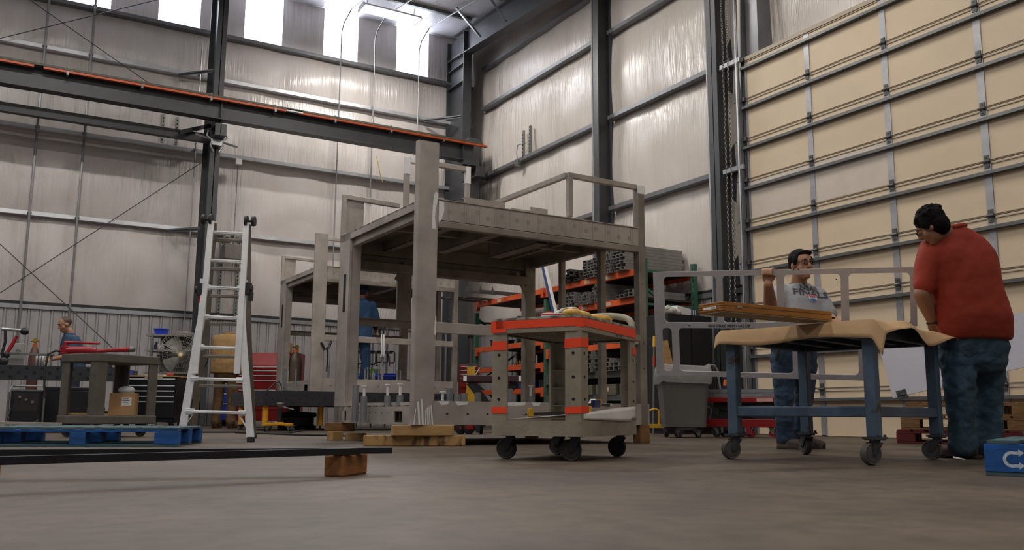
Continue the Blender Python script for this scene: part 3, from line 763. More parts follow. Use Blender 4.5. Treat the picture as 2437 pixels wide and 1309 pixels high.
link('ground_weld', MB().bb(W2 - .088, W2 + .003, -.006, .0, 2.33, 2.42), M_pol, FR, bevel=.002, label='bright ground handrail corner')
for x, y in ((.17, 1.08), (.86, 1.08)):
    link('ground_weld', MB().bb(x - .028, x + .028, y - .029, y + .02, Z1_ + .50, Z1_ + .682), M_pol, FR, bevel=.003, label='bright ground corner of the rear handrail')
link('ground_weld', MB().bb(.20, .32, 1.05, 1.11, Z1_ + .625, Z1_ + .682), M_pol, FR, bevel=.003, label='bright ground corner of the rear handrail')
# timber blocks
M_wood = mat('rough_timber', (168, 132, 84), .75, 0, .2, 3, .2, 20, stretch=(.6, 3, 3))
M_woodd = mat('stained_timber', (128, 92, 58), .75, 0, .3, 3, .2, 20, stretch=(.6, 3, 3))
M_woodm = mat('mottled_timber', (176, 138, 86), .75, 0, 0, 9, .2, 20, color2=(88, 66, 44), thr=(.5, .62), stretch=(1.6, .6, .6))
def timber(c, d, rz, m, lab, grp='timber blocks under the machine frame'):
    mb = MB().box((0, 0, 0), d); o = link('timber_block', mb, m, bevel=.006); o.location = c; o.rotation_euler = (0, 0, rz)
    return tag(o, lab, 'wood block', grp)
def along(a, b, z0, hgt, wid, m, lab, back=.0, **k):
    A_, B_ = U(*a, z=z0), U(*b, z=z0); v = (B_ - A_); L = v.length; ang = math.atan2(v.y, v.x); nrm = Vector((-math.sin(ang), math.cos(ang), 0))
    return timber((A_ + B_) / 2 + nrm * (wid / 2 + back) + Vector((0, 0, hgt / 2)), (L, wid, hgt), ang, m, lab, **k)
TA, TB = Vector((2.84, 6.95)), Vector((3.60, 6.80))
c0 = U(858, 1059, z=0); c1 = U(1095, 1062.5, z=0); mid = (c0 + c1) / 2
timber((mid.x + .02, mid.y - .10 + .045, .044), (.86, .09, .087), -.42, M_woodm, 'long mottled timber block lying lowest under the tall front post')
timber((3.22, 6.99, .131), (.52, .12, .086), -.25, M_wood, 'shorter timber block laid on the long one under the tall front post')
timber((3.17, 8.93, .131 - .0), (.30, .14, .088), -.3, M_woodd, 'dark timber block on top under the rear left post')
timber((3.08, 8.80, .0435), (.12, .12, .087), .2, M_wood, 'square-ended timber block on the floor under the rear left post, left one')
timber((3.29, 8.76, .035), (.20, .12, .07), -.25, M_wood, 'low timber block on the floor under the rear left post, right one')
timber((5.60, 7.02, .0865), (.12, .12, .173), .0, M_woodd, 'upright timber block under the right corner of the frame')
timber((5.55, 9.0, .0865), (.12, .12, .173), .0, M_woodd, 'timber block under the hidden rear corner of the frame')
# steel leveling feet standing on the bottom frame
def leveler(px, py, top, y, lab, bolt=True, r=.032):
    A_ = U(px, py, y=y); B_ = U(px, top, y=y)
    t = thing('levelling_foot', lab, 'steel foot', (A_.x, y, .187), 0, 'steel levelling feet inside the machine frame')
    h = B_.z - .187; hb = h * (.70 if bolt else 1)
    link('sleeve', MB().tube((0, 0, 0), (0, 0, hb), r, 16), M_galv, t)
    if bolt: link('bolt', MB().tube((0, 0, hb), (0, 0, h - .012), .014, 10).tube((0, 0, h - .012), (0, 0, h), .03, 10), M_pol, t)
# pan that carries the feet
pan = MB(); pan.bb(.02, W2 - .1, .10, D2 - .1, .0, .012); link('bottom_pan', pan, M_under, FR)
for i, (px, top, y, bo) in enumerate(((846, 917, 8.3, 0), (866, 917, 8.1, 1), (922, 914, 7.9, 1), (952, 912, 7.7, 1), (1053, 931, 7.6, 1), (1070, 924, 7.9, 0), (1088, 938, 7.6, 0), (1104, 936, 7.7, 0), (1137, 934, 7.9, 0), (1214, 925, 8.2, 0), (1263, 917, 8.3, 1))):
    leveler(px, 960, top, y, 'short steel levelling foot inside the machine frame, number %s from the left' % ['one', 'two', 'three', 'four', 'five', 'six', 'seven', 'eight', 'nine', 'ten', 'eleven'][i] if 0 else
            ['slim sleeve without bolt, leftmost in the machine frame', 'bolted levelling foot beside the leftmost sleeve', 'bolted levelling foot in the middle of the left opening', 'bolted levelling foot just left of the tall post', 'small bolted levelling foot just right of the tall post', 'tall plain sleeve behind the small bolted foot', 'short plain sleeve, left one of a close pair', 'short plain sleeve, right one of a close pair', 'plain sleeve seen just left of the cart leg', 'plain sleeve seen under the cart top', 'tall bolted foot near the rear right post'][i], bool(bo))

# ------------------------------------------------------------------ utility cart
M_beige = mat('beige_plastic', (150, 141, 124), .6, 0, .16, 5, .1, 60)
M_beiged = mat('grimy_plastic', (176, 172, 160), .65, 0, 0, 14, .1, 60, color2=(96, 92, 84), thr=(.42, .6))
M_tape = mat('orange_tape', (255, 78, 38), .45, 0, .05, 6)
M_rub = mat('black_rubber', (38, 36, 34), .6, 0, .15)
M_rubg = mat('grey_rubber', (84, 80, 76), .6, 0, .15)
def caster(t, x, y, r, zpl, yaw, fork=M_black, wheel=M_rub, w=.035, trail=.03, tread=M_rubg, name='caster'):
    """swivel caster: plate, fork, wheel; one part with a wheel sub-part"""
    c, s = math.cos(yaw), math.sin(yaw); P = lambda a, b, z: (x + c * a - s * b, y + s * a + c * b, z)
    f = MB()
    f.box(P(0, 0, zpl - .004), (.09, .075, .008), Rz(yaw)); f.tube(P(0, 0, zpl - .008), P(0, 0, zpl - .03), .03, 12)
    for e in (-1, 1):
        b = e * (w / 2 + .008)
        f.prism([(-.03, zpl - .02), (.035, zpl - .02), (trail + .012, r - .012), (trail - .012, r - .012)], lambda q: P(q[0], b - .002, q[1]), lambda q: P(q[0], b + .002, q[1]))
    f.tube(P(trail, -w / 2 - .014, r), P(trail, w / 2 + .014, r), .008, 8)
    o = link(name, f, fork, t)
    wh = MB(); ax = Vector((-s, c, 0)); wh.lathe([(.012, -w / 2), (r * .72, -w / 2), (r * .74, -w / 2 + .004), (r * .93, -w / 2), (r, -w / 4), (r, w / 4), (r * .93, w / 2), (r * .74, w / 2 - .004), (r * .72, w / 2), (.012, w / 2)], 24, P(trail, 0, r), ax)
    link('wheel', wh, wheel, o)
    return o
CA = math.radians(30.3)
cart = thing('utility_cart', 'beige plastic utility cart with fluorescent orange tape, standing in front of the machine frame', 'cart', (2.979, 4.279, 0), CA)
CL, CW = .89, .62      # local: x along the length away, y across to the left
def shelf(z0, z1, deep):
    mb = MB(); o_ = rrect(CL, CW, .045); i_ = rrect(CL - .05, CW - .05, .035)
    cx, cy = CL / 2, CW / 2; nn = len(o_)
    v = [(cx + p[0], cy + p[1], z0) for p in o_] + [(cx + p[0], cy + p[1], z1) for p in o_] + [(cx + p[0], cy + p[1], z1) for p in i_] + [(cx + p[0], cy + p[1], z0 + deep) for p in i_] + [(cx + p[0], cy + p[1], z0) for p in i_]
    fs = []
    for a, b in ((0, 1), (1, 2), (2, 3)):
        fs += [(a * nn + i, a * nn + (i + 1) % nn, b * nn + (i + 1) % nn, b * nn + i) for i in range(nn)]
    fs += [(4 * nn + i, 4 * nn + (i + 1) % nn, (i + 1) % nn, i) for i in range(nn)]
    fs.append([3 * nn + i for i in range(nn)])
    mb.add(v, fs); return mb
mb = shelf(.144, .236, .03); mb.bb(.03, CL - .03, .03, CW - .03, .146, .16); link('lower_shelf', mb, M_beige, cart)
TZ0, TZ1 = .762, .853
mb = shelf(TZ0, TZ1, .075); mb.bb(.03, CL - .03, .03, CW - .03, TZ0 + .04, TZ0 + .05)
for k in range(1, 12): mb.bb(.02 + k * (CL - .04) / 12 - .003, .02 + k * (CL - .04) / 12 + .003, .02, CW - .02, TZ0 + .008, TZ0 + .045)
for k in range(1, 9): mb.bb(.02, CL - .02, .02 + k * (CW - .04) / 9 - .003, .02 + k * (CW - .04) / 9 + .003, TZ0 + .008, TZ0 + .045)
# end extension that carries the handle
mb.bb(CL - .02, CL + .12, .02, CW - .02, TZ0 + .01, TZ0 + .05)
top = link('top_shelf', mb, M_beige, cart)
rim = MB(); o_ = rrect(CL + .006, CW + .006, .046); i_ = rrect(CL - .05, CW - .05, .035); nn = len(o_); cx, cy = CL / 2, CW / 2
v = [(cx + p[0], cy + p[1], TZ1 - .012) for p in o_] + [(cx + p[0], cy + p[1], TZ1 + .002) for p in o_] + [(cx + p[0], cy + p[1], TZ1 + .002) for p in i_]
rim.add(v, [(a * nn + i, a * nn + (i + 1) % nn, (a + 1) * nn + (i + 1) % nn, (a + 1) * nn + i) for a in (0, 1) for i in range(nn)])
rim.add([(cx + p[0], cy + p[1], TZ1 + .001) for p in i_], [tuple(range(nn))])
link('top_edge', rim, M_beiged, cart, label='scuffed pale top surface')
# orange tape bands round the top shelf
def tape(a, b, z0, z1, z2=None, z3=None):
    z2 = z0 if z2 is None else z2; z3 = z1 if z3 is None else z3
    mb = MB(); d = Vector((b[0] - a[0], b[1] - a[1], 0)).normalized(); nrm = Vector((d.y, -d.x, 0)) * .0015
    A_, B_ = Vector((a[0], a[1], 0)), Vector((b[0], b[1], 0))
    q = [A_ + Vector((0, 0, z0)), B_ + Vector((0, 0, z2)), B_ + Vector((0, 0, z3)), A_ + Vector((0, 0, z1))]
    mb.add(q + [p + nrm for p in q], [(3, 2, 1, 0), (4, 5, 6, 7), (0, 1, 5, 4), (1, 2, 6, 5), (2, 3, 7, 6), (3, 0, 4, 7)]); return mb
e = .0012
def cap_tape(cx0, cy0, quad, z0, z1, r=.045):
    """tape wrapped round a shelf corner"""
    mb = MB(); pts = []
    for k in range(7):
        a = math.radians(quad + 90 * k / 6); pts.append((cx0 + (r + .0015) * math.cos(a), cy0 + (r + .0015) * math.sin(a)))
    for p, q in zip(pts[:-1], pts[1:]): mb.add([(p[0], p[1], z0), (q[0], q[1], z0), (q[0], q[1], z1), (p[0], p[1], z1)], [(0, 1, 2, 3)], 0, True)
    return mb
def T(mb, lab='fluorescent orange tape'): link('orange_tape', mb, M_tape, cart, label=lab)
T(tape((-e, CW - .04), (-e, .04), TZ0 + .028, TZ1 - .014)); T(tape((-e, CW - .005), (-e, CW - .115), TZ0 + .006, TZ1 - .014))
T(cap_tape(.045, .045, 180, TZ0 + .022, TZ1 - .014)); T(tape((.04, -e), (CL - .03, -e), TZ0 + .03, TZ1 - .016, TZ0 + .018, TZ1 - .012))
T(cap_tape(CL - .045, .045, 270, TZ0 - .0, TZ1 - .02))
# legs, angle-shaped
def leg(x, y, sx, sy):
    mb = MB(); w = .105
    pr0 = [(0, 0), (w, 0), (w, .02), (.02, .02), (.02, w), (0, w)]
    P = lambda q, z, k=1: (x + sx * q[0] * k, y + sy * q[1] * k, z)
    mb.prism(pr0, lambda q: P(q, .225), lambda q: P(q, TZ0 + .006))
    for z in (.33, .45, .57): mb.prism([(.02, .02), (w - .01, .02), (.02, w - .01)], lambda q: P(q, z), lambda q: P(q, z + .006))
    L_ = link('leg', mb, M_beige, cart, bevel=.004)
    hm = MB()
    for z in (.36, .49, .63):
        hm.tube(P((-.0008, .05), z), P((.004, .05), z), .010, 10); hm.tube(P((.05, -.0008), z), P((.05, .004), z), .010, 10)
    link('leg_hole', hm, M_hole, L_)
    return L_
for (x, y, sx, sy) in ((.008, .008, 1, 1), (.008, CW - .008, 1, -1), (CL - .008, .008, -1, 1), (CL - .008, CW - .008, -1, -1)): leg(x, y, sx, sy)
for z0, z1 in ((.275, .315), (.66, .715)):
    T(tape((.008 - e, CW - .008), (.008 - e, CW - .113), z0, z1)); T(tape((.008 - e, .113), (.008 - e, .006), z0, z1, z0 + .004, z1 + .004)); T(tape((.006, .008 - e), (.113, .008 - e), z0 + .004, z1 + .004, z0 + .008, z1 + .008))
T(tape((CL - .07, .008 - e), (CL - .008, .008 - e), .665, .715))
# handle arching up at the far end
hd = MB(); pts = []
for k in range(13):
    a = math.pi * k / 12; pts.append((CL + .03 + .11 * math.sin(a) * .8, CW / 2 + (CW / 2 - .05) * math.cos(a), TZ1 - .03 + .135 * math.sin(a) ** .5))
hd.path(pts, .023, 12); link('handle', hd, M_beige, cart)
T(MB().tube((CL + .03, .05, TZ1 - .05), (CL + .045, .055, TZ1 - .005), .026, 10), 'orange tape round the handle foot')
for (x, y, yw) in ((.10, .09, CA + 2.5 - CA), (.10, CW - .09, 2.3), (CL - .10, .09, 2.0), (CL - .10, CW - .09, 1.9)): caster(cart, x, y, .0635, .148, yw - CA, M_black, M_rub, .032, .025)
lbl = MB().bb(.52, .56, -.003, -.001, TZ0 + .008, TZ0 + .022).bb(.58, .62, -.003, -.001, TZ0 + .008, TZ0 + .022); link('maker_mark', lbl, mat('faded_print', (90, 84, 72), .6), top)
# things on the cart
def cartw(x, y, z):
    return Vector((2.979 + math.cos(CA) * x - math.sin(CA) * y, 4.279 + math.sin(CA) * x + math.cos(CA) * y, z))
P_ = cartw(.12, .26, TZ1 + .002); t = thing('tape_roll', 'white roll with red print lying on the cart top', 'tape roll', P_)
link('roll', MB().lathe([(.03, 0), (.062, 0), (.063, .004), (.063, .024), (.06, .028), (.032, .028)], 24), M_white, t)
link('red_print', MB().lathe([(.0632, .015), (.0636, .016), (.0636, .022), (.0632, .023)], 24), mat('red_print', (200, 30, 50), .5), t)
M_glove = mat('yellow_leather', (214, 168, 84), .7, 0, .18, 9, .3, 40); M_gw = mat('white_cotton', (240, 238, 236), .8, 0, .1, 9, .3, 30)
def glove(loc, rz, m, lab, s=1.0):
    t = thing('work_glove', lab, 'glove', loc, rz, 'work gloves on the cart')
    mb = MB(); mb.ell((0, 0, .014), (.075 * s, .05 * s, .014)); mb.ell((-.11 * s, 0, .018), (.09 * s, .055 * s, .017))
    for k, (dy, L) in enumerate(((-.036, .06), (-.012, .075), (.012, .07), (.036, .055))): mb.path([(.05 * s, dy * s, .012), (.09 * s, dy * s * 1.1, .014), ((.07 + L) * s, dy * s * 1.2, .008)], [.012, .011, .009], 8)
    mb.path([(-.0, -.04 * s, .012), (.04 * s, -.075 * s, .012), (.07 * s, -.08 * s, .01)], [.013, .012, .009], 8)
    o = link('glove_body', mb, m, t); r = o.modifiers.new('r', 'REMESH'); r.mode = 'VOXEL'; r.voxel_size = .004; r.use_smooth_shade = True; t.scale = (1, 1, 1.7)
    return t
glove(cartw(.30, .17, TZ1 + .002), CA + .2, M_glove, 'yellow leather glove lying flat, left one on the cart top', 1.1)
glove(cartw(.40, .11, TZ1 + .002), CA - .3, M_glove, 'yellow leather glove with fingers towards the cart edge', 1.05)
mb = MB(); mb.grid(16, 8, lambda u, v: (-.16 + .34 * u, -.07 + .14 * v, .045 + .022 * math.sin(3 * u + 1) * math.cos(2 * v) + .01 * math.sin(9 * u + 4 * v))); mb.grid(16, 8, lambda u, v: (-.16 + .34 * u, -.07 + .14 * v, .030 * (1 - abs(2 * v - 1)) * .2 + .030))
o = link('white_rag', mb, M_gw); o.location = cartw(.34, .22, TZ1 + .002); o.rotation_euler = (0, 0, CA); sm = o.modifiers.new('s', 'SOLIDIFY'); sm.thickness = .006
tag(o, 'folded white cloth heaped behind the yellow gloves on the cart', 'cloth')
mb = MB(); mb.ell((0, 0, .03), (.10, .05, .03)); o = link('maroon_cloth', mb, mat('maroon_cloth', (60, 30, 32), .8)); o.location = cartw(.62, .3, TZ1 + .001); tag(o, 'dark maroon lump of cloth between the gloves and the cart handle', 'cloth')
# lower shelf: curved white sheet and blue bar clamps
sh = MB(); M_sheet = mat('scuffed_white_sheet', (222, 217, 210), .5, 0, .12, 3)
sh.grid(24, 6, lambda u, v: (.04 + .82 * u, .005 + .50 * v, .246 + (.028 + .055 * u) * math.cos(1.5 * v) ** 2))
sh.grid(24, 4, lambda u, v: (.04 + .82 * u, .005 - .012 * math.sin(3 * u) * (1 - v), .246 - .02 * u * (1 - v) * (u < .9) + (.028 + .055 * u) * v))
o = link('plastic_sheet', sh, M_sheet); o.location = (2.979, 4.279, .0); o.rotation_euler = (0, 0, CA); sm = o.modifiers.new('s', 'SOLIDIFY'); sm.thickness = .004
tag(o, 'curved white plastic tray lying on the lower shelf of the cart', 'tray')
M_blue = mat('clamp_blue', (38, 44, 96), .5, 0, .1); M_yel = mat('clamp_yellow', (214, 164, 44), .5)
def barclamp(loc, rz, lab, L=.6, tilt=.03):
    t = thing('bar_clamp', lab, 'clamp', loc, rz, 'blue bar clamps'); t.rotation_euler = (0, -tilt, rz)
    link('bar', MB().bb(0, L, -.004, .004, 0, .018), M_black, t)
    b = MB(); b.bb(L * .42, L * .62, -.014, .014, -.008, .038); b.bb(L * .42, L * .46, -.012, .012, -.05, 0) if 0 else None
    link('grip', b, M_blue, t, bevel=.006); link('pad', MB().bb(L * .62, L * .66, -.013, .013, -.005, .045).bb(.0, .03, -.013, .013, -.005, .045), M_yel, t, bevel=.004)
barclamp(cartw(-.02, .34, .262), CA - .42, 'blue bar clamp on the lower cart shelf, its tip poking out at the left', .75)
barclamp(cartw(.22, .12, .325), CA + .10, 'blue bar clamp lying towards the right end of the lower cart shelf', .62, .0)

# ------------------------------------------------------------------ helpers for leaning planes
class Plane:
    def __init__(s, p0, p1, p2):
        s.o = Vector(p0); s.e1 = (Vector(p1) - s.o).normalized(); v = Vector(p2) - s.o; s.n = s.e1.cross(v).normalized(); s.e2 = s.n.cross(s.e1)
    def at(s, px, py, off=0):
        r = CM.transposed() @ Vector(((px - IMW / 2) / CF, (py - IMH / 2) / CF, 1)); t = (s.o - CAMP).dot(s.n) / r.dot(s.n)
        return CAMP + r * t + s.n * off
    def st(s, px, py):
        p = s.at(px, py) - s.o; return p.dot(s.e1), p.dot(s.e2)
    def w(s, a, b, c=0): return s.o + s.e1 * a + s.e2 * b + s.n * c
def text_mesh(txt, size, name='lettering', bold=0.0):
    cu = bpy.data.curves.new(name, 'FONT'); cu.body = txt; cu.size = size; cu.align_x = 'CENTER'; cu.align_y = 'CENTER'; cu.resolution_u = 3; cu.offset = size * bold
    o = bpy.data.objects.new(name, cu); COL.objects.link(o); bpy.context.view_layer.update()
    me = bpy.data.meshes.new_from_object(o.evaluated_get(bpy.context.evaluated_depsgraph_get())); bpy.data.objects.remove(o)
    return me
def text(txt, size, m, parent, loc, R, name='lettering', sx=1.0, bold=0.0):
    """R: columns = reading direction, up, out"""
    me = text_mesh(txt, size, name, bold); me.materials.clear(); me.materials.append(m)
    me.transform(Matrix.Diagonal((sx, 1, 1, 1)))
    o = bpy.data.objects.new(name, me); COL.objects.link(o); o.parent = parent
    mw = R.to_4x4(); mw.translation = Vector(loc); o.matrix_local = mw
    return o
def M3(a, b, c): return Matrix((a, b, c)).transposed()

# ------------------------------------------------------------------ ladder
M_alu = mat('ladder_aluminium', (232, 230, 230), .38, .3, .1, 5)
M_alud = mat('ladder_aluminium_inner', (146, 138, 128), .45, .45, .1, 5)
fl, fr = U(430, 1049, d=8.2), U(597, 1051, d=8.2); fl.z = fr.z = 0
apx = U(548, 522, d=8.75)
LF = Plane(fl, fr, apx)
rl_, rr_ = U(455, 1041, d=9.6), U(603, 1041, d=9.6); rl_.z = rr_.z = 0
LR = Plane(rl_, rr_, apx)
ld = thing('ladder', 'tall aluminium multi-position ladder opened left of the machine frames', 'ladder', (fl + fr) / 2); LO = ld.location.copy()
def lrail(pl, pts, w, m, nm, off=0, dp=.03):
    mb = MB()
    for a, b in zip(pts[:-1], pts[1:]):
        A_, B_ = pl.at(*a, off) - LO, pl.at(*b, off) - LO; mb.bar(A_, B_, w, dp, pl.n)
        mb.bar(A_ + pl.n * dp * .5, B_ + pl.n * dp * .5, w * 1.15, .004, pl.n)
    return link(nm, mb, m, ld, bevel=.003)
lrail(LF, [(486, 664), (481, 757), (472, 800), (432, 1040)], .062, M_alu, 'outer_rail', -.0)
lrail(LF, [(581, 668), (576, 757), (579, 812), (597, 1042)], .062, M_alu, 'outer_rail')
lrail(LF, [(505, 528), (493, 664), (480, 760), (466, 890)], .05, M_alu, 'inner_rail', .02)
lrail(LF, [(588, 532), (581, 664), (574, 760), (566, 890)], .05, M_alu, 'inner_rail', .02)
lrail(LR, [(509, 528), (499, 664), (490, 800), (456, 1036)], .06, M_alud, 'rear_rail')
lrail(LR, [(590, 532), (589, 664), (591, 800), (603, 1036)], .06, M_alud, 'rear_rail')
def rung(pl, a, b, m, h=.03, off=0, flare=False):
    mb = MB(); A_, B_ = pl.at(*a, off) - LO, pl.at(*b, off) - LO
    mb.bar(A_, B_, .06, h, (0, 0, 1)); mb.bar(A_ - pl.n * 0 + Vector((0, 0, .004)), B_ + Vector((0, 0, .004)), .066, .006, (0, 0, 1))
    if flare:
        d_ = (B_ - A_) * .13
        mb.bar(A_, A_ + d_, .05, h * 1.9, (0, 0, 1)); mb.bar(B_ - d_, B_, .05, h * 1.9, (0, 0, 1))
        for q in (A_, B_):
            for dz in (-.02, .02): mb.ell(q + Vector((0, 0, dz)) + pl.n * -.0 - (A_ - B_).normalized() * 0, (.012, .012, .012), 8, 6)
    return link('rung', mb, m, ld, bevel=.003)
for y, a, b, fl_ in ((555, 506, 583, 0), (622, 500, 579, 0), (686, 490, 577, 1), (756, 485, 574, 1), (828, 471, 576, 1), (903, 455, 580, 1), (981, 443, 587, 1)):
    rung(LF, (a, y - 2), (b, y + 2), M_alu, .028, 0, bool(fl_))
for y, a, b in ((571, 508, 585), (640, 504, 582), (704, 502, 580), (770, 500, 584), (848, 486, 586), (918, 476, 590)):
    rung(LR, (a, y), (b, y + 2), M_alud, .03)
for (pl, q) in ((LF, (430, 1044)), (LF, (597, 1046)), (LR, (455, 1037)), (LR, (603, 1037))):
    A_ = pl.at(*q) - LO; A_.z = .025; link('rubber_foot', MB().box(A_, (.065, .05, .05), Rz(-.5)), M_rub, ld, bevel=.006)
for (a, b, sx) in ((504, 524, -1), (588, 528, 1)):
    A_ = LF.at(a, b, .02) - LO; ax = LF.e1 * sx
    hg = MB(); hg.tube(A_ - ax * .012, A_ + ax * .012, .055, 18); hg.tube(A_, A_ + ax * .06, .012, 10); hg.tube(A_ + ax * .055, A_ + ax * .085, .05, 16)
    link('hinge_knob', hg, M_rub, ld, label='black hinge with round knob')
for (a, b, sx) in ((478, 690, -1), (592, 688, 1)):
    A_ = LF.at(a, b, .01) - LO; mb = MB(); mb.box(A_, (.05, .07, .12), Rz(-.5)); mb.tube(A_ + LF.e1 * sx * .0, A_ + LF.e1 * sx * .04, .035, 12); link('lock_knob', mb, M_rub, ld, bevel=.006)
A_ = LF.at(597, 705, .0) - LO; l = link('lock_badge', MB().box(A_, (.04, .05, .09), Rz(-.5)), M_rub, ld, bevel=.004)
link('yellow_mark', MB().path([A_ - LF.n * .028 + Vector(LF.e1) * (.012 * math.cos(t)) + Vector((0, 0, .022 * math.sin(t))) for t in [math.pi * .35 + k * .25 for k in range(18)]], .004, 5), M_yel, l)
A_ = LF.at(479, 706, .0) - LO; link('red_label', MB().box(A_, (.035, .05, .13), Rz(-.5)), mat('label_red', (180, 30, 36), .5), ld)
for q0, q1 in (((446, 995), (434, 1024)), ((585, 995), (594, 1028))):
    link('foot_brace', MB().bar(LF.at(q0[0] + (14 if q0[0] < 500 else -18), 985) - LO, LF.at(*q1) - LO, .03, .006), M_alu, ld)
for y_, c_ in ((686, (190, 30, 40)), (902, (190, 40, 40))):
    A_ = LF.at(536 if y_ < 800 else 541, y_, -.036) - LO; link('printed_label', MB().bar(A_ - LF.e1 * .04, A_ + LF.e1 * .03, .002, .012, (0, 0, 1)), mat('label_%d' % y_, c_, .5), ld, label='small red print on the rung')

# ------------------------------------------------------------------ black perforated fixture tables
M_tab = mat('black_fixture_table', (58, 59, 64), .38, .4, .15, 4)
def holes(mb, P, L, H, pitch=.1, r=.014, margin=.05):
    nx = int((L - 2 * margin) / pitch); rows = 3
    for k in range(nx + 1):
        for j in range(rows):
            if (k + j) % 2: continue
            a, b = margin + k * pitch, H * (.2 + .3 * j)
            pts = [P(a + r * math.cos(t), b + r * math.sin(t), -.0015) for t in [2 * math.pi * i / 8 for i in range(8)]]
            mb.add(pts, [tuple(range(8))], 1)
    return mb
c = U(627, 932, y=13.30); TX0, TY0 = c.x, 13.30; TX1, TY1 = 6.85, 15.3
t = thing('fixture_table', 'long black perforated table on yellow legs carrying the second machine frame', 'table', (TX0, TY0, 0))
LT, DT = TX1 - TX0, TY1 - TY0
b = MB(); b.bb(0, LT, 0, DT, .575, .598); b.bb(0, LT, 0, .015, .375, .575); b.bb(0, .015, .015, DT, .375, .575); b.bb(0, LT, DT - .015, DT, .375, .575); b.bb(LT - .015, LT, .015, DT, .375, .575)
holes(b, lambda a, z, e: (a, e, .375 + z), LT, .2); holes(b, lambda a, z, e: (e, DT - a, .375 + z), DT, .2); o = link('table_top', b, [M_tab, M_hole], t)
M_legy = mat('yellow_leg_paint', (214, 150, 34), .45, 0, .08)
for i, (x, y) in enumerate(((.07, .1), (1.0, .35), (1.26, .2), (2.6, .1), (LT - .1, .1), (.06, DT - .5), (1.9, DT - .1), (LT - .1, DT - .1))):
    l = link('leg', MB().tube((x, y, .08), (x, y, .375), .046, 16), M_legy, t, label='yellow round leg'); link('foot', MB().tube((x, y, 0), (x, y, .02), .04, 12).tube((x, y, .02), (x, y, .08), .015, 8), M_black, l)
# small items lying on its left end
for (px, py, d_, m_, lab, dims) in ((690, 932, 13.5, M_blue, 'blue cable coil on the left end of the black table', (.12, .08, .03)),):
    pass
cbl = U(650, 932, z=.60)
pts = [cbl + Vector(v) for v in ((-.1, .0, .01), (-.05, .03, .05), (.03, .05, .13), (.1, .06, .16), (.15, .04, .08), (.2, .02, .02), (.3, .03, .01))]
rebase(tag(link('cable_coil', MB().path(pts, .012, 6), M_black), 'black cable looped on the left end of the table under the second frame', 'cable'), pts[0])
# rolling stand with yellow base in front of the table
s_ = U(664, 1022, d=13.0); s_.z = 0
t = thing('roller_stand', 'black roller stand on a yellow wheeled base in front of the black table', 'stand', s_, -.4)
b = MB(); 
for k in range(4):
    a = math.pi / 4 + k * math.pi / 2; b.bar((0, 0, .105), (.24 * math.cos(a), .24 * math.sin(a), .105), .05, .035)
b.box((0, 0, .115), (.12, .12, .04)); link('base', b, M_legy, t, bevel=.004, label='yellow base')
for k in range(4):
    a = math.pi / 4 + k * math.pi / 2; caster(t, .22 * math.cos(a), .22 * math.sin(a), .035, .088, a, M_galvd, M_rub, .02, .02)
link('post', MB().tube((0, 0, .12), (0, 0, .34), .032, 12), M_black, t); link('cone', MB().lathe([(.01, 0), (.06, .07), (.055, .09)], 12, (0, 0, .33)), M_galvd, t)
link('crank', MB().path([(0, 0, .37), (.12, 0, .34), (.2, 0, .32)], .008, 6), M_galv, t)
# dark drum under the table
s_ = U(706, 1020, d=14.35); s_.z = 0; t = MB(); t.lathe([(.30, 0), (.31, .06), (.27, .08), (.27, .2), (.31, .22), (.30, .28), (.1, .29)], 28)
o = link('hose_drum', t, M_black); o.location = s_; tag(o, 'low black drum lying under the black table', 'drum')
# hose on the floor
pts = [U(a, b, z=.012) for a, b in ((430, 1028), (480, 1028), (560, 1028), (600, 1030), (680, 1031), (705, 1027), (735, 1021), (765, 1021), (792, 1025))]
rebase(tag(link('air_hose', MB().path(pts, .014, 8), M_rub), 'dark hose curving over the floor behind the ladder, nearer to the black table', 'hose', 'hoses on the floor'), pts[0])
pts = [U(a, b, z=.012) for a, b in ((560, 1029), (640, 1032), (700, 1034), (800, 1036), (900, 1040), (1000, 1042))]
rebase(tag(link('air_hose', MB().path(pts, .012, 8), M_rub), 'dark hose running under the big machine frame', 'hose', 'hoses on the floor'), pts[0])

# ------------------------------------------------------------------ tool chests
M_redc = mat('red_enamel', (132, 22, 24), .35, 0, .06); M_bluec = mat('blue_enamel', (34, 52, 140), .4, 0, .06); M_blk = mat('black_enamel', (24, 24, 28), .35, 0, .06)
M_han = mat('drawer_pull', (220, 222, 226), .3, .3, .04)
def chest(label, loc, rz, W, D, H, m, rows, lid=0, cols=1, z0=.12, base=True):
    t = thing('tool_chest', label, 'tool chest', loc, rz)
    link('body', MB().bb(0, W, 0, D, z0, H - lid), m, t, bevel=.006)
    if lid: 
        b = MB(); b.prism([(0, H - lid), (D, H - lid), (D, H), (.14, H)], lambda q: (0, q[0], q[1]), lambda q: (W, q[0], q[1])); link('lid', b, m, t, bevel=.004)
    zz = H - lid - .02
    for hgt in rows:
        z1 = zz; z_ = zz - hgt
        for c_ in range(cols):
            x0 = .02 + c_ * (W - .02) / cols; x1 = x0 + (W - .02) / cols - .02
            dr = link('drawer', MB().bb(x0, x1, -.015, 0, z_ + .008, z1), m, t, bevel=.003)
            link('pull', MB().bb(x0 + .01, x1 - .01, -.028, -.012, z1 - .022, z1 - .006), M_han, dr)
        zz = z_
    if base:
        for (x, y) in ((.08, .06), (W - .08, .06), (.08, D - .06), (W - .08, D - .06)): caster(t, x, y, .05, z0, 1.0, M_black, M_rub, .03, .02)
    return t
c0_, c1_ = U(290, 893, d=13.35), U(423, 895, d=13.35)
HZ_ = c0_.z
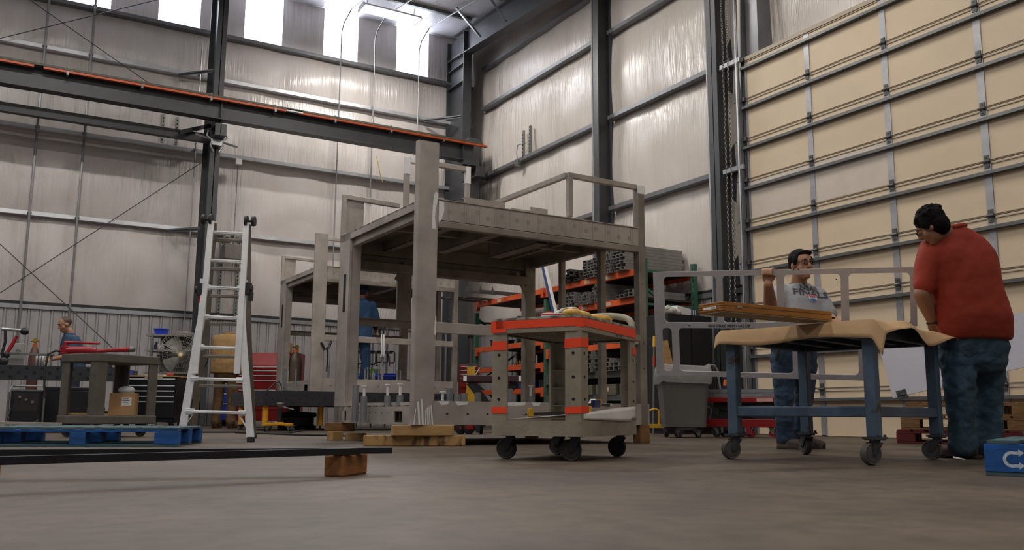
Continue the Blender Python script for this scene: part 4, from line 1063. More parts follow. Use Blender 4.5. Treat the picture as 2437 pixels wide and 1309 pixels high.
t = chest('black tool chest with silver drawer pulls and a wooden top beside the fan', (c0_.x, c0_.y, 0), math.atan2(c1_.y - c0_.y, c1_.x - c0_.x), (c1_ - c0_).length, .55, HZ_ - .02, M_blk, [.10, .08, .08, .08, .26], 0, 2)
Wc = (c1_ - c0_).length
link('wood_top', MB().bb(-.01, Wc + .01, -.02, .56, HZ_ - .02, HZ_), M_wood, t, label='thin wooden top')
lp = link('name_plate', MB().bb(.36, .63, -.035, -.022, HZ_ - .045, HZ_ + .012), mat('plate_cream', (196, 182, 150), .5), t)
text('WELD BOOTH B', .038, M_black, lp, (.495, -.040, HZ_ - .017), M3(Vector((1, 0, 0)), Vector((0, 0, 1)), Vector((0, -1, 0))))
AX = Vector((math.cos(t.rotation_euler.z), math.sin(t.rotation_euler.z), 0))
# clutter on the chest
rnd = random.Random(5)
for (px, w, hh, c_, nm, lab) in ((311, .07, .09, (38, 60, 150), 'plastic_bin', 'small blue bin on the black tool chest'), (303, .10, .05, (150, 34, 30), 'hand_tool', 'red hand tool on the black tool chest'), (322, .06, .08, (60, 60, 60), 'grey_can', 'small dark can on the black tool chest'), (368, .14, .05, (150, 146, 140), 'rag', 'crumpled grey rag on the black tool chest'), (393, .16, .03, (190, 190, 190), 'steel_bar', 'short bright bar at the front of the black tool chest'), (404, .10, .06, (170, 40, 34), 'hand_tool', 'red tool at the right end of the black tool chest')):
    p_ = U(px, 893, d=13.65); p_.z = HZ_; mb = MB()
    if nm == 'rag': mb.ell((0, 0, hh / 2), (w / 2, .05, hh / 2))
    elif nm == 'grey_can': mb.tube((0, 0, 0), (0, 0, hh), w / 2, 14)
    elif nm == 'plastic_bin': mb.prism(rrect(w, w, .01), lambda q: (q[0] * .85, q[1] * .85, 0), lambda q: (q[0], q[1], hh))
    else: mb.path([(-w / 2, 0, hh * .4), (-w * .1, .01, hh * .5), (w * .2, 0, hh * .5), (w / 2, -.01, hh * .45)], [hh * .2, hh * .4, hh * .25, hh * .45], 8)
    o = link(nm, mb, mat('clutter_%d' % px, c_, .5)); o.location = p_; tag(o, lab, nm.replace('_', ' '))
# red chest, blue chest
c0_, c1_ = U(566, 905, d=16.6), U(706, 905, d=16.6); zc_ = U(620, 838, d=16.6).z
chest('wide red tool chest with sloping lid behind the second machine frame', (c0_.x, c0_.y, 0), math.atan2(c1_.y - c0_.y, c1_.x - c0_.x), (c1_ - c0_).length, .6, zc_, M_redc, [.07, .09, .09, .18, .18, .2], .24, 1)
RC0, RC1 = c0_, c1_
c0_, c1_ = U(512, 905, d=17.8), U(572, 905, d=17.8); zc_ = U(540, 882, d=17.2).z
chest('blue tool chest half hidden behind the man in tan work clothes', (c0_.x, c0_.y, 0), -.5, .6, .5, zc_, M_bluec, [.2, .2, .2, .2], 0, 1)
M_card = mat('cardboard', (172, 134, 92), .8, 0, .1, 3)
def carton(loc, rz, d, lab, flap=False, lblpos=None):
    t = thing('cardboard_box', lab, 'box', loc, rz)
    link('box_body', MB().box((0, 0, d[2] / 2), d), M_card, t, bevel=.004)
    link('tape_strip', MB().bb(-d[0] / 2 - .001, d[0] / 2 + .001, -.02, .02, d[2], d[2] + .001), mat('tape_brown', (150, 116, 76), .4), t)
    lx, lz = lblpos or (0, d[2] * .5)
    link('shipping_label', MB().bb(lx - .05, lx + .05, -d[1] / 2 - .0015, -d[1] / 2, lz - .045, lz + .045), M_white, t)
    s = MB()
    for k in range(4): s.bb(lx - .04, lx + .02 + .01 * (k % 2), -d[1] / 2 - .0022, -d[1] / 2 - .0015, lz + .025 - k * .018, lz + .030 - k * .018)
    link('label_print', s, M_black, t)
    return t
p_ = U(680, 838, d=16.8); carton(p_, -.5, (.2, .2, .17), 'small brown box with white label on top of the red tool chest')
# gas cylinders
def gas(loc, h, r, m, lab, collar):
    t = thing('gas_cylinder', lab, 'gas cylinder', loc)
    link('tank', MB().lathe([(r * .9, 0), (r, .03), (r, h - .28), (r * .93, h - .22), (r * .6, h - .14), (r * .35, h - .10)], 20), m, t)
    link('collar', MB().lathe([(r * .42, h - .12), (r * .42, h - .07), (r * .3, h - .06)], 14), mat('collar_orange', (206, 104, 40), .5), t, label='orange collar')
    v = MB(); v.tube((0, 0, h - .06), (0, 0, h), .018, 8); v.tube((-.06, 0, h - .02), (.05, 0, h - .02), .014, 8); v.lathe([(.035, 0), (.04, .01), (.035, .02)], 10, (0, -.05, h - .02), (0, -1, 0)); link('valve', v, mat('brass', (170, 140, 80), .35, .8), t)
    return t
p_ = U(699, 960, d=15.4); p_.z = 0; gas((p_.x, p_.y, 0), U(699, 822, d=15.4).z, .115, mat('brown_tank', (84, 70, 56), .4), 'brown gas cylinder with orange collar right of the red tool chest', 1)
p_ = U(71, 960, d=13.3); gas((p_.x, p_.y, 0), U(71, 806, d=13.3).z, .075, mat('maroon_tank', (88, 54, 48), .45), 'dark red gas cylinder with orange collar at the far left behind the fixture table', 1)
# wire cage around gas cylinder on second frame: upright pins
for i, px in enumerate((672, 681, 712)):
    A_ = U(px, 905, d=14.0); mb = MB().tube((0, 0, 0), (0, 0, U(px, 882, d=14.0).z - .60), .016, 8).tube((0, 0, U(px, 882, d=14.0).z - .60), (0, 0, U(px, 880, d=14.0).z - .60), .024, 8)
    o = link('guide_pin', mb, M_galv); o.location = (A_.x - .1, 13.60 + .05 * i, .60); tag(o, ['thin upright steel pin left of the brown cylinder, outer one', 'thin upright steel pin left of the brown cylinder, inner one', 'thin upright steel pin right of the brown cylinder'][i], 'pin', 'steel pins on the second frame')
# fan
p_ = U(436, 845, d=14.75); t = thing('drum_fan', 'large round wire-caged pedestal fan left of the ladder', 'fan', (p_.x, p_.y, 0)); zf = p_.z
vdir = (CAMP - p_); vdir.z = 0; vdir.normalize(); vdir = (Rz(-.25) @ vdir); ax = vdir; uu = Vector((0, 0, 1)); ww = uu.cross(ax)
M_wire = mat('cage_wire', (150, 146, 140), .4, .6)
R0 = .39
def cpt(r, a, o): return Vector((0, 0, zf)) + uu * (r * math.sin(a)) + ww * (r * math.cos(a)) + ax * o
cage = MB()
for r, o in ((R0, 0), (R0, .12), (R0 * .98, -.08), (.30, .145), (.22, .155), (.13, .16), (.05, .165)): cage.path([cpt(r, 2 * math.pi * k / 28, o) for k in range(28)], .005 if r > .3 else .003, 5, closed=True)
for k in range(48):
    a = 2 * math.pi * k / 48; cage.path([cpt(R0 * .98, a, -.08), cpt(R0, a, .0), cpt(R0, a, .12), cpt(.22, a, .155), cpt(.05, a, .165)], .0022, 4)
link('cage', cage, M_wire, t)
bl = MB()
for k in range(4):
    a0 = k * math.pi / 2 + .4; pts = []
    bl.grid(6, 5, lambda u, v: cpt(.06 + .28 * u, a0 + .25 + (v - .5) * (.9 - .1 * u), .02 + .05 * (v - .5)))
link('blades', bl, mat('fan_blade', (120, 116, 110), .4, .5), t); link('hub', MB().tube(cpt(0, 0, -.1), cpt(0, 0, .06), .06, 16), M_black, t)
bd = link('badge', MB().tube(cpt(0, 0, .165), cpt(0, 0, .175), .045, 18), mat('badge_gold', (190, 160, 60), .4), t); link('badge_mark', MB().tube(cpt(0, 0, .175), cpt(0, 0, .177), .028, 14), M_white, bd)
st = MB(); st.tube((0, 0, .03), (0, 0, zf - R0), .03, 12); link('pole', st, M_black, t); link('base', MB().lathe([(.28, 0), (.28, .02), (.06, .05)], 24), M_black, t)
yk = MB(); yk.path([cpt(R0 + .02, math.pi * (1 + k / 10), 0) for k in range(11)], .014, 6); link('yoke', yk, M_black, t)
# steel shelf unit behind the chest
p_ = U(357, 893, d=14.6); zt_ = U(357, 795, d=14.6).z
t = thing('shelf_unit', 'grey steel shelf unit behind the black tool chest, a blue bin on top', 'shelf', (p_.x, p_.y, 0), -.5)
for zz in (zt_ - .02, zt_ - .27, .9): link('shelf', MB().bb(-.12, .70, -.0, .45, zz, zz + .025), mat('shelf_grey', (132, 126, 120), .5), t)
for (x, y) in ((0, 0), (.66, 0), (0, .43), (.66, .43)): link('post', MB().bb(x - .015, x + .015, y - .015, y + .015, 0, zt_), M_galvd, t)
link('back_panel', MB().bb(0, .66, .445, .45, .5, zt_), mat('shelf_grey', (132, 126, 120), .5), t)
p_ = U(384, 790, d=14.8)
t = thing('plastic_bin', 'bright blue plastic bin on top of the steel shelf unit', 'bin', (p_.x, p_.y, zt_ + .005), -.5)
M_binb = mat('bin_blue', (36, 66, 190), .4, 0, .05)
link('bin_body', MB().prism(rrect(.20, .16, .02), lambda q: (q[0] * .88, q[1] * .88, 0), lambda q: (q[0], q[1], .09)), M_binb, t); link('rim', MB().prism(rrect(.22, .18, .02), lambda q: (q[0], q[1], .085), lambda q: (q[0], q[1], .1)), M_binb, t)
for i, px in enumerate((364, 371, 379, 387)):
    p_ = U(px, 828, d=14.75); o = link('bottle', MB().lathe([(.028, 0), (.03, .08), (.012, .1), (.012, .13)], 12), mat('bottle_%d' % i, [(170, 160, 150), (40, 44, 70), (190, 186, 180), (160, 150, 160)][i], .4)); o.location = (p_.x, p_.y, zt_ - .245)
    tag(o, ['pale bottle, leftmost on the middle shelf', 'dark bottle, second from left on the middle shelf', 'white bottle, third from left on the middle shelf', 'grey bottle, rightmost on the middle shelf'][i], 'bottle', 'bottles on the steel shelf')

# ------------------------------------------------------------------ old grey service cart
M_old = mat('grimy_grey_plastic', (92, 86, 79), .7, 0, .22, 4, .15, 50)
oc = thing('service_cart', 'old grimy grey service cart at the left carrying a red hydraulic tool', 'cart', U(222, 1009, z=.144).to_2d().to_3d(), math.radians(32)); OL, OW, OT = .80, .60, .885
OCO = oc.location.copy(); CO = oc.rotation_euler.z
mb = MB(); mb.bb(0, OL, 0, OW, .14, .23); link('lower_shelf', mb, M_old, oc, bevel=.01)
mb = MB(); mb.bb(0, OL, 0, OW, OT - .09, OT); link('top_shelf', mb, M_old, oc, bevel=.01)
for (x, y, sx, sy) in ((.01, .01, 1, 1), (.01, OW - .01, 1, -1), (OL - .01, .01, -1, 1), (OL - .01, OW - .01, -1, -1)):
    mb = MB(); w = .12; P = lambda q, z: (x + sx * q[0], y + sy * q[1], z)
    mb.prism([(0, 0), (w, 0), (w, .02), (.02, .02), (.02, w), (0, w)], lambda q: P(q, .22), lambda q: P(q, OT - .08)); link('leg', mb, M_old, oc, bevel=.004)
for (x, y) in ((.1, .09), (.1, OW - .09), (OL - .1, .09), (OL - .1, OW - .09)): caster(oc, x, y, .055, .145, 2.2, M_black, M_rub, .032, .02)
def ocw(x, y, z): return Vector((OCO.x + math.cos(CO) * x - math.sin(CO) * y, OCO.y + math.sin(CO) * x + math.cos(CO) * y, z))
M_redt = mat('red_tool_paint', (150, 24, 34), .3, 0, .1, 8)
hp = thing('hydraulic_pump', 'red hydraulic hand pump with long handle lying on the old grey cart', 'tool', ocw(.22, .42, OT), math.atan2(-.505, .863) + .1)
link('reservoir', MB().lathe([(.02, -.27), (.045, -.25), (.045, -.05), (.04, .02), (.03, .06)], 16, (0, 0, .046), (1, 0, 0)), M_redt, hp)
link('pump_head', MB().box((-.27, 0, .05), (.08, .08, .09)).tube((-.27, 0, .09), (-.27, 0, .13), .02, 10), M_redt, hp, bevel=.008)
link('pump_lever', MB().path([(-.28, 0, .13), (-.2, 0, .132), (.08, .02, .128)], [.02, .015, .014], 10), M_redt, hp)
link('ram_tube', MB().path([(.02, 0, .035), (.2, -.02, .05), (.42, -.04, .062)], [.02, .02, .03], 12), M_redt, hp); link('ram_head', MB().lathe([(.02, 0), (.03, .01), (.03, .05), (.015, .06)], 12, (.42, -.04, .062), (1, -.1, .05)), M_galvd, hp)
link('hose', MB().path([(-.3, 0, .03), (-.36, -.02, .04), (-.42, -.06, .0), (-.43, -.08, -.15), (-.42, -.09, -.35), (-.40, -.09, -.48)], .012, 8), M_rub, hp)
o = link('osb_panel', MB().box((0, 0, .012), (.36, .42, .02)), M_wood); o.location = ocw(.24, .40, .235); o.rotation_euler = (0, 0, CO); tag(o, 'offcut of wood panel on the lower shelf of the old grey cart', 'panel')
t = carton(ocw(.52, .20, .232), CO - .9, (.26, .22, .24), 'open cardboard box with white label on the lower shelf of the old grey cart', lblpos=(.05, .15))
o = link('plastic_bag', MB().ell((0, 0, .03), (.09, .07, .05)), mat('clear_bag', (190, 196, 196), .3)); o.location = ocw(.56, .22, .475); tag(o, 'clear plastic bag bulging out of the cardboard box', 'bag')
t = thing('angle_grinder', 'grimy power tool on the lower shelf of the old grey cart beside the cardboard box', 'tool', ocw(.30, .36, .258), CO)
link('tool_body', MB().path([(-.1, 0, .035), (.0, 0, .04), (.08, 0, .04)], [.03, .035, .04], 10), mat('tool_olive', (92, 88, 70), .6), t); link('disc', MB().tube((.1, 0, 0), (.1, 0, .02), .055, 16), M_black, t); link('cord', MB().path([(-.1, 0, .035), (-.16, .03, .05), (-.2, .1, .02)], .007, 6), M_rub, t)

# ------------------------------------------------------------------ black fixture table at the left, with things on it
a_, b_ = U(-60, 866, d=11.9), U(307, 876, d=12.65); zt_ = (a_.z + b_.z) / 2; ang = math.atan2(b_.y - a_.y, b_.x - a_.x); LL = (Vector(b_) - Vector(a_)).length
lt = thing('fixture_table', 'black perforated welding table at the far left behind the old cart', 'table', (a_.x, a_.y, 0), ang)
b = MB(); b.bb(0, LL, 0, .6, zt_ - .025, zt_); b.bb(0, LL, 0, .02, zt_ - .2, zt_ - .025); b.bb(LL - .02, LL, 0.02, .6, zt_ - .2, zt_ - .025)
holes(b, lambda a, z, e: (a, e, zt_ - .2 + z), LL, .2, .095, .022); o = link('table_top', b, [M_tab, M_hole], lt)
for (x, y) in ((.1, .08), (LL - .1, .08), (.1, .5), (LL - .1, .5), (1.1, .08)): link('leg', MB().bb(x - .04, x + .04, y - .04, y + .04, 0, zt_ - .2), M_black, lt)
def onlt(px, y_): # point on the table top
    p = U(px, 866, d=11.9 + .75 * (px + 60) / 367 + y_); return Vector((p.x, p.y, zt_ + .001))
t = thing('control_box', 'pale grey steel box standing on the left welding table', 'box', onlt(37, .50), ang)
link('case', MB().box((0, 0, .165), (.2, .18, .33)), mat('case_grey', (150, 146, 142), .5), t, bevel=.008); link('arched_handle', MB().path([(.0, -.09, .22), (.02, -.13, .24), (.06, -.09, .22)], .006, 6), M_galvd, t)
p_ = onlt(60, .25); t = thing('raised_shelf', 'long thin steel shelf raised over the left welding table', 'shelf', (p_.x, p_.y, zt_), ang)
link('board', MB().bb(-.7, .35, 0, .13, .16, .185), M_galvd, t)
for x in (-.65, .30): link('leg', MB().bb(x, x + .03, .05, .08, 0, .16), M_galvd, t)
for i, px in enumerate((80, 88, 95)):
    o = link('steel_can', MB().lathe([(.016, 0), (.02, .01), (.018, .13), (.012, .14)], 12), M_galv); o.location = onlt(px + 6, .1); tag(o, ['upright bright cylinder beside the pump hose, left of three', 'upright bright cylinder beside the pump hose, middle of three', 'upright bright cylinder beside the pump hose, right of three'][i], 'canister', 'bright cylinders on the welding table')
# clamp arm at the left edge of the picture
p_ = onlt(8, .05); t = thing('holding_clamp', 'red and silver holding arm clamp at the left picture edge', 'clamp', p_, ang)
link('upright', MB().path([(0, 0, 0), (-.03, 0, .15), (0, 0, .32), (-.02, 0, .50)], .018, 8), M_black, t)
link('silver_arm', MB().tube((-.06, 0, .49), (.18, 0, .48), .022, 12), M_galv, t); link('red_grip', MB().path([(.03, 0, .16), (.08, 0, .27), (.13, 0, .40)], [.022, .026, .02], 10), M_redt, t)
link('end_knob', MB().lathe([(.03, -.03), (.05, 0), (.05, .04), (.03, .07)], 14, (.20, 0, .47), (1, 0, -.1)), M_black, t); link('lower_joint', MB().ell((.0, 0, .05), (.06, .04, .06)).ell((.03, 0, .14), (.04, .03, .05)), M_black, t)
# small things at the right end
for i, (px, col, nm) in enumerate(((250, (120, 70, 60), 'sanding block'), (276, (170, 168, 160), 'pale fitting'), (262, (60, 62, 58), 'dark fitting'), (232, (140, 140, 136), 'short offcut'))):
    o = link(nm.replace(' ', '_'), MB().box((0, 0, .02 + .005 * i), (.10, .06, .04 + .01 * i)), mat('small_%d' % i, col, .5), bevel=.01); o.location = onlt(px, .08 + .02 * i); o.rotation_euler = (0, 0, ang + .3 * i); tag(o, nm + ' lying at the right end of the left welding table', 'fitting')
# welding machine under the table
p_ = U(62, 1003, z=0); p_ = U(62, 1005, d=10.9); t = thing('welding_machine', 'black welding machine on the floor under the left welding table', 'welder', (p_.x, p_.y, 0), ang)
link('case', MB().box((0, 0, .30), (.34, .45, .46)), M_blk, t, bevel=.02); link('control_panel', MB().box((0, -.228, .38), (.26, .006, .22)), mat('panel_dark', (40, 34, 34), .4), t)
for k in range(3): link('dial', MB().tube((-.07 + k * .07, -.23, .44 - .03 * k), (-.07 + k * .07, -.25, .44 - .03 * k), .018, 10), M_galvd, t)
link('carry_frame', MB().path([(-.19, -.2, .08), (-.19, -.22, .5), (-.17, -.1, .58), (-.17, .1, .58), (.17, .1, .58), (.17, -.1, .58), (.19, -.22, .5), (.19, -.2, .08)], .012, 6), M_galvd, t)
for x in (-.15, .15): link('wheel', MB().tube((x - .02, .15, .07), (x + .02, .15, .07), .07, 16).tube((x - .02, -.17, .07), (x + .02, -.17, .07), .07, 16), M_rub, t)
link('cable', MB().path([(-.16, -.22, .3), (-.19, -.3, .15), (-.1, -.34, .06), (.05, -.32, .10), (.15, -.26, .16)], .012, 6), M_rub, t)
p_ = U(160, 990, d=11.6); t = thing('storage_case', 'large black case on the floor behind the old grey cart', 'case', (p_.x, p_.y, 0), ang)
link('case_body', MB().box((0, 0, .27), (.55, .4, .54)), M_blk, t, bevel=.01); link('lid', MB().box((0, 0, .56), (.56, .41, .05)), M_blk, t, bevel=.01)
# boards on the floor by the chest
for i, (px, py, L_, w_, r_) in enumerate(((345, 1001, .9, .14, .1), (380, 998, .7, .10, .0), (330, 1006, .6, .2, -.1))):
    p_ = U(px, 1012, z=0); o = link('floor_board', MB().box((0, 0, .012 + .026 * (i == 1)), (L_, w_, .024)), M_wood if i != 1 else mat('grey_board', (140, 128, 112), .8)); o.location = (p_.x, p_.y + .1 * i, 0); o.rotation_euler = (0, 0, ang + r_)
    tag(o, ['pale board on the floor before the black tool chest, left one', 'grey board on top of the floor boards by the black tool chest', 'short wide board on the floor left of the others'][i], 'board', 'boards on the floor by the tool chest')
o = link('tarp', MB().grid(14, 8, lambda u, v: (-.35 + .7 * u, -.2 + .4 * v, .09 * math.sin(math.pi * u) * math.sin(math.pi * v) + .012 * math.sin(9 * u + 5 * v))), mat('grey_tarp', (96, 88, 80), .8)); p_ = U(405, 1014, z=0); o.location = (p_.x, p_.y, .01); tag(o, 'low heap of grey cloth on the floor left of the ladder', 'cloth')

# ------------------------------------------------------------------ blue pallets
M_pb = mat('blue_pallet_paint', (26, 92, 168), .6, 0, 0, 5, .15, 20, color2=(18, 66, 122), thr=(.4, .65), stretch=(.6, 2, 2))
M_pdeck = mat('worn_deck_boards', (92, 104, 98), .75, 0, 0, 4, .2, 20, color2=(40, 84, 104), thr=(.35, .6), stretch=(.5, 3, 3))
def pallet(label, loc, rz, L, D, paint, deck, blocks=True, group=None, cols=None, hgt=.15):
    """pallet with its long side on x; block faces towards -y"""
    t = thing('pallet', label, 'pallet', loc, rz, group)
    nb = int(L / .14)
    for k in range(nb):
        x = (k + .5) * L / nb; w_ = .105 if k % 3 else .13
        link('deck_board', MB().box((x, D / 2, hgt - .009), (w_, D, .018)), deck, t, bevel=.003)
    for y in (.05, D / 2, D - .05): link('stringer_board', MB().box((L / 2, y, hgt - .028), (L, .10, .018)), paint, t, bevel=.002)
    for x, w_ in ((.09, .18), (L / 2, .12), (L - .09, .18)):
        for y in (.055, D / 2, D - .055): link('block', MB().box((x, y, .5 * (hgt - .038 + .018)), (w_, .11, hgt - .057)), paint, t, bevel=.004)
    for y in (.05, D / 2, D - .05): link('bottom_board', MB().box((L / 2, y, .009), (L, .10, .018)), deck, t, bevel=.002)
    return t
pa, pb_ = U(-66, 1063, z=0), U(422, 1063.5, z=0); ang = math.atan2(pb_.y - pa.y, pb_.x - pa.x)
pl = pallet('worn blue wooden pallet on the floor at the left, before the old grey cart', (pa.x, pa.y, 0), ang, (pb_ - pa).length, 1.0, M_pb, M_pdeck)
q0, q1 = U(-30, 1006, z=.165), U(140, 1009, z=.165); mb = MB().bar(q0, q1, .06, .022); rebase(tag(link('pale_plank', mb, mat('grey_plank', (166, 156, 146), .6)), 'pale grey plank lying on the left blue pallet', 'plank'), (q0 + q1) / 2)
# blue pallet at the right edge with its painted arrow
pa = U(2346, 1131.5, z=0)
pr_ = pallet('blue wooden pallet at the right picture edge with a white arrow mark', (pa.x, pa.y, 0), -math.pi / 2 + .08 + .35, .95, 1.05, M_pb, M_pdeck, hgt=.165)
RZp = pr_.rotation_euler.z
mb = MB(); cx, cz = .115, .078; pts = []
arc = [math.radians(a) for a in range(60, 301, 15)]
vs = [(cx + .024 * math.cos(a), -.004, cz + .024 * math.sin(a)) for a in arc] + [(cx + .038 * math.cos(a), -.004, cz + .038 * math.sin(a)) for a in arc]; k = len(arc)
mb.add(vs, [(i, i + 1, k + i + 1, k + i) for i in range(k - 1)])
for sgn in (1, -1):
    zc1_ = cz + sgn * .029; mb.bb(cx + .012, cx + .030, -.0042, -.0038, zc1_ - .007, zc1_ + .007)
    mb.add([(cx + .028, -.004, zc1_ - .017), (cx + .052, -.004, zc1_ + .002), (cx + .028, -.004, zc1_ + .017)], [(0, 1, 2)])
link('arrow_mark', mb, mat('stencil_white', (196, 206, 214), .6, 0, .2, 30), pr_, label='white painted C-shaped arrow mark')
for z in (0,): link('mark_panel', MB().bb(.0, .34, -.0035, .0, .020, .135), M_pb, pr_)

# ------------------------------------------------------------------ dark steel tubes on a block in the foreground
bf, br, bk = U(768, 1134, z=0), U(817, 1135, z=0), U(876, 1126, z=0)
wv = (br - bf); dv = (bk - br); an = math.atan2(dv.y, dv.x)
hb_ = .091; o = link('timber_block', MB().box((0, 0, hb_ / 2), (dv.length, .09, hb_)), mat('orange_timber', (150, 98, 54), .7, 0, .3, 4, .2, 20, stretch=(.6, 3, 3)), bevel=.008); cc = (bf + br) / 2 + dv / 2; o.location = (cc.x, cc.y, 0); o.rotation_euler = (0, 0, an)
tag(o, 'square timber block in the foreground carrying two dark steel tubes', 'wood block')
M_dkt = mat('mill_scale_steel', (46, 46, 50), .38, .5, .2, 3)
def dtube(a, b, h_, w_, lab, z=hb_):
    A_, B_ = U(*a, z=z), U(*b, z=z); A_.z = B_.z = z + h_ / 2 + .001
    mb = MB().tubebox(A_, B_, w_, h_, .003); o = link('steel_tube', mb, M_dkt); rebase(o, (A_ + B_) / 2); return tag(o, lab, 'steel tube', 'dark steel tubes on the foreground block')
dtube((-120, 1087), (931, 1079.5), .026, .05, 'long dark steel tube on the foreground block, its end reaching farthest right')
dtube((-60, 1109), (850, 1082), .028, .04, 'dark steel tube on the foreground block, running nearest the camera at the left')
o = link('timber_block', MB().box((0, 0, hb_ / 2), (.3, .09, hb_)), M_wood, bevel=.008); p_ = U(-100, 1110, z=.05); o.location = (p_.x, p_.y, 0); tag(o, 'timber block outside the left picture edge carrying the far ends of the dark tubes', 'wood block')

# ------------------------------------------------------------------ pallet rack against the right-hand wall
M_rorg = mat('rack_orange', (214, 88, 40), .45, 0, .12, 4); M_rgrn = mat('rack_green', (62, 104, 84), .5, 0, .12, 4)
M_deckw = mat('rack_deck', (70, 62, 54), .8, 0, .1)
RX, RX1 = 8.88, 9.93
ry = (11.0, 13.88, 16.66)
rack = thing('pallet_rack', 'long pallet rack with orange beams and green uprights along the right-hand wall', 'rack', (RX, ry[0], 0))
tops = (2.75, 2.40, 2.40)
for y, zt_ in zip(ry, tops):
    for x in (0, RX1 - RX):
        u_ = link('upright', MB().bb(x - .04, x + .04, y - ry[0] - .04, y - ry[0] + .04, 0, zt_), M_rgrn, rack)
        h = MB()
        for k in range(int(zt_ / .1)): h.bb(x - .0415, x - .04, y - ry[0] - .02, y - ry[0] - .005, .05 + k * .1, .08 + k * .1)
        link('slot_row', h, M_hole, u_)
    for k, (z0, z1) in enumerate(((.2, .9), (.9, 1.6), (1.6, 2.3))):
        a, b = (0, RX1 - RX) if k % 2 else (RX1 - RX, 0); link('brace', MB().bar((a, y - ry[0], z0), (b, y - ry[0], z1), .035, .035), M_rgrn, rack)
    for z in (.2, 2.02 if y == ry[0] else 1.0, zt_ - .2): link('brace', MB().bar((0, y - ry[0], z), (RX1 - RX, y - ry[0], z), .035, .04), M_rgrn, rack)
def rbeam(y0, y1, z, deck=True, lab=(), m=None):
    m = m or M_rorg
    b_ = link('beam', MB().bb(-.05, .0, y0 - ry[0] + .04, y1 - ry[0] - .04, z - .10, z), m, rack, bevel=.004)
    for yy in (y0 + .05, y1 - .13): link('connector', MB().bb(-.055, .01, yy - ry[0], yy - ry[0] + .08, z - .17, z + .01), m, b_)
    for yy in lab: link('paper_label', MB().bb(-.053, -.05, yy - ry[0] - .08, yy - ry[0] + .08, z - .08, z - .02), mat('rack_label', (196, 176, 150), .6), b_)
    link('beam', MB().bb(RX1 - RX, RX1 - RX + .05, y0 - ry[0] + .04, y1 - ry[0] - .04, z - .10, z), m, rack)
    if deck: link('deck', MB().bb(0, RX1 - RX, y0 - ry[0] + .06, y1 - ry[0] - .06, z - .04, z - .012), M_deckw, rack)
rbeam(ry[0], ry[1], 2.60, lab=(11.9, 12.5, 13.3)); rbeam(ry[0], ry[1], 2.15, lab=(11.9, 12.6)); rbeam(ry[0], ry[1], 1.45); rbeam(ry[0], ry[1], .98, m=M_galvd)
rbeam(ry[1], ry[2], 2.61, lab=(15.6,)); rbeam(ry[1], ry[2], 1.65); rbeam(ry[1], ry[2], 1.22); rbeam(ry[1], ry[2], .76)
M_at = mat('aluminium_tube', (150, 146, 142), .45, .45, .14, 6); M_atd = mat('dark_channel', (86, 82, 78), .5, .4, .15, 6)
# tube bundles: one tube of each kind, then copies
ORD = ['first', 'second', 'third', 'fourth', 'fifth', 'sixth', 'seventh', 'eighth', 'ninth']
def bundle(w, h, L, x0, y0, z0, nx, nz, m, lab, grp, skip=(), jit=.03, closed=False):
    rnd = random.Random(nx * 31 + nz)
    proto = None
    for j in range(nz):
        for i in range(nx):
            if (i, j) in skip: continue
            if proto is None:
                mb = MB().tubebox((0, 0, 0), (L, 0, 0), w, h, .005)
                o = link('metal_tube', mb, m); proto = o
            else:
                o = proto.copy(); COL.objects.link(o)
            o.location = (x0 + rnd.uniform(-jit, jit), y0 + i * (w + .004), z0 + h / 2 + .002 + j * (h + .003))
            tag(o, lab + ', ' + ORD[j] + ' layer up, ' + ORD[i] + ' from right', 'tube', grp)
bundle(.10, .05, 1.25, 8.72, 11.35, 2.60, 3, 8, M_at, 'wide grey tube in the nearer rack-top stack', 'wide tubes in the nearer top stack')
bundle(.05, .05, 1.2, 8.72, 11.72, 2.60, 4, 7, M_at, 'square open tube beside the rack-top stack', 'square tubes beside the tall stack')
bundle(.10, .05, 1.2, 8.76, 12.15, 2.60, 4, 6, M_at, 'wide grey tube in the farther rack-top stack', 'wide tubes in the farther top stack')
bundle(.12, .04, 1.0, 8.74, 12.75, 2.60, 4, 5, M_atd, 'dark channel in the low rack-top heap', 'dark channels on top of the rack', skip=((3, 3), (0, 4), (3, 4)), jit=.08)
bundle(.11, .055, 1.1, 8.74, 11.18, 2.15, 4, 2, M_at, 'wide open tube, nearest on second rack level', 'wide tubes on the second level', skip=((2, 1), (3, 1)))
bundle(.05, .06, 1.1, 8.74, 12.02, 2.15, 4, 5, M_at, 'upright grey tube on second rack level', 'upright tubes on the second level', skip=((3, 4),))
bundle(.055, .05, 1.1, 8.74, 12.32, 2.15, 6, 4, M_at, 'small square tube on second rack level', 'small square tubes on the second level', skip=((5, 3), (0, 3), (3, 3)))
bundle(.09, .06, 1.1, 8.74, 12.80, 2.15, 5, 4, M_at, 'grey tube farthest on second rack level', 'tubes in the far heap on the second level', skip=((4, 3), (2, 3), (4, 2)))
bundle(.13, .07, 1.1, 8.74, 11.3, .98, 7, 3, M_at, 'large grey tube low on the rack', 'large tubes low on the rack', skip=((0, 2), (1, 2), (2, 2), (0, 1), (1, 1), (3, 2)))
bundle(.13, .07, 1.1, 8.74, 12.35, .98, 3, 5, M_at, 'large grey tube in the low farther stack', 'large tubes stacked low on the rack', skip=((2, 4),))
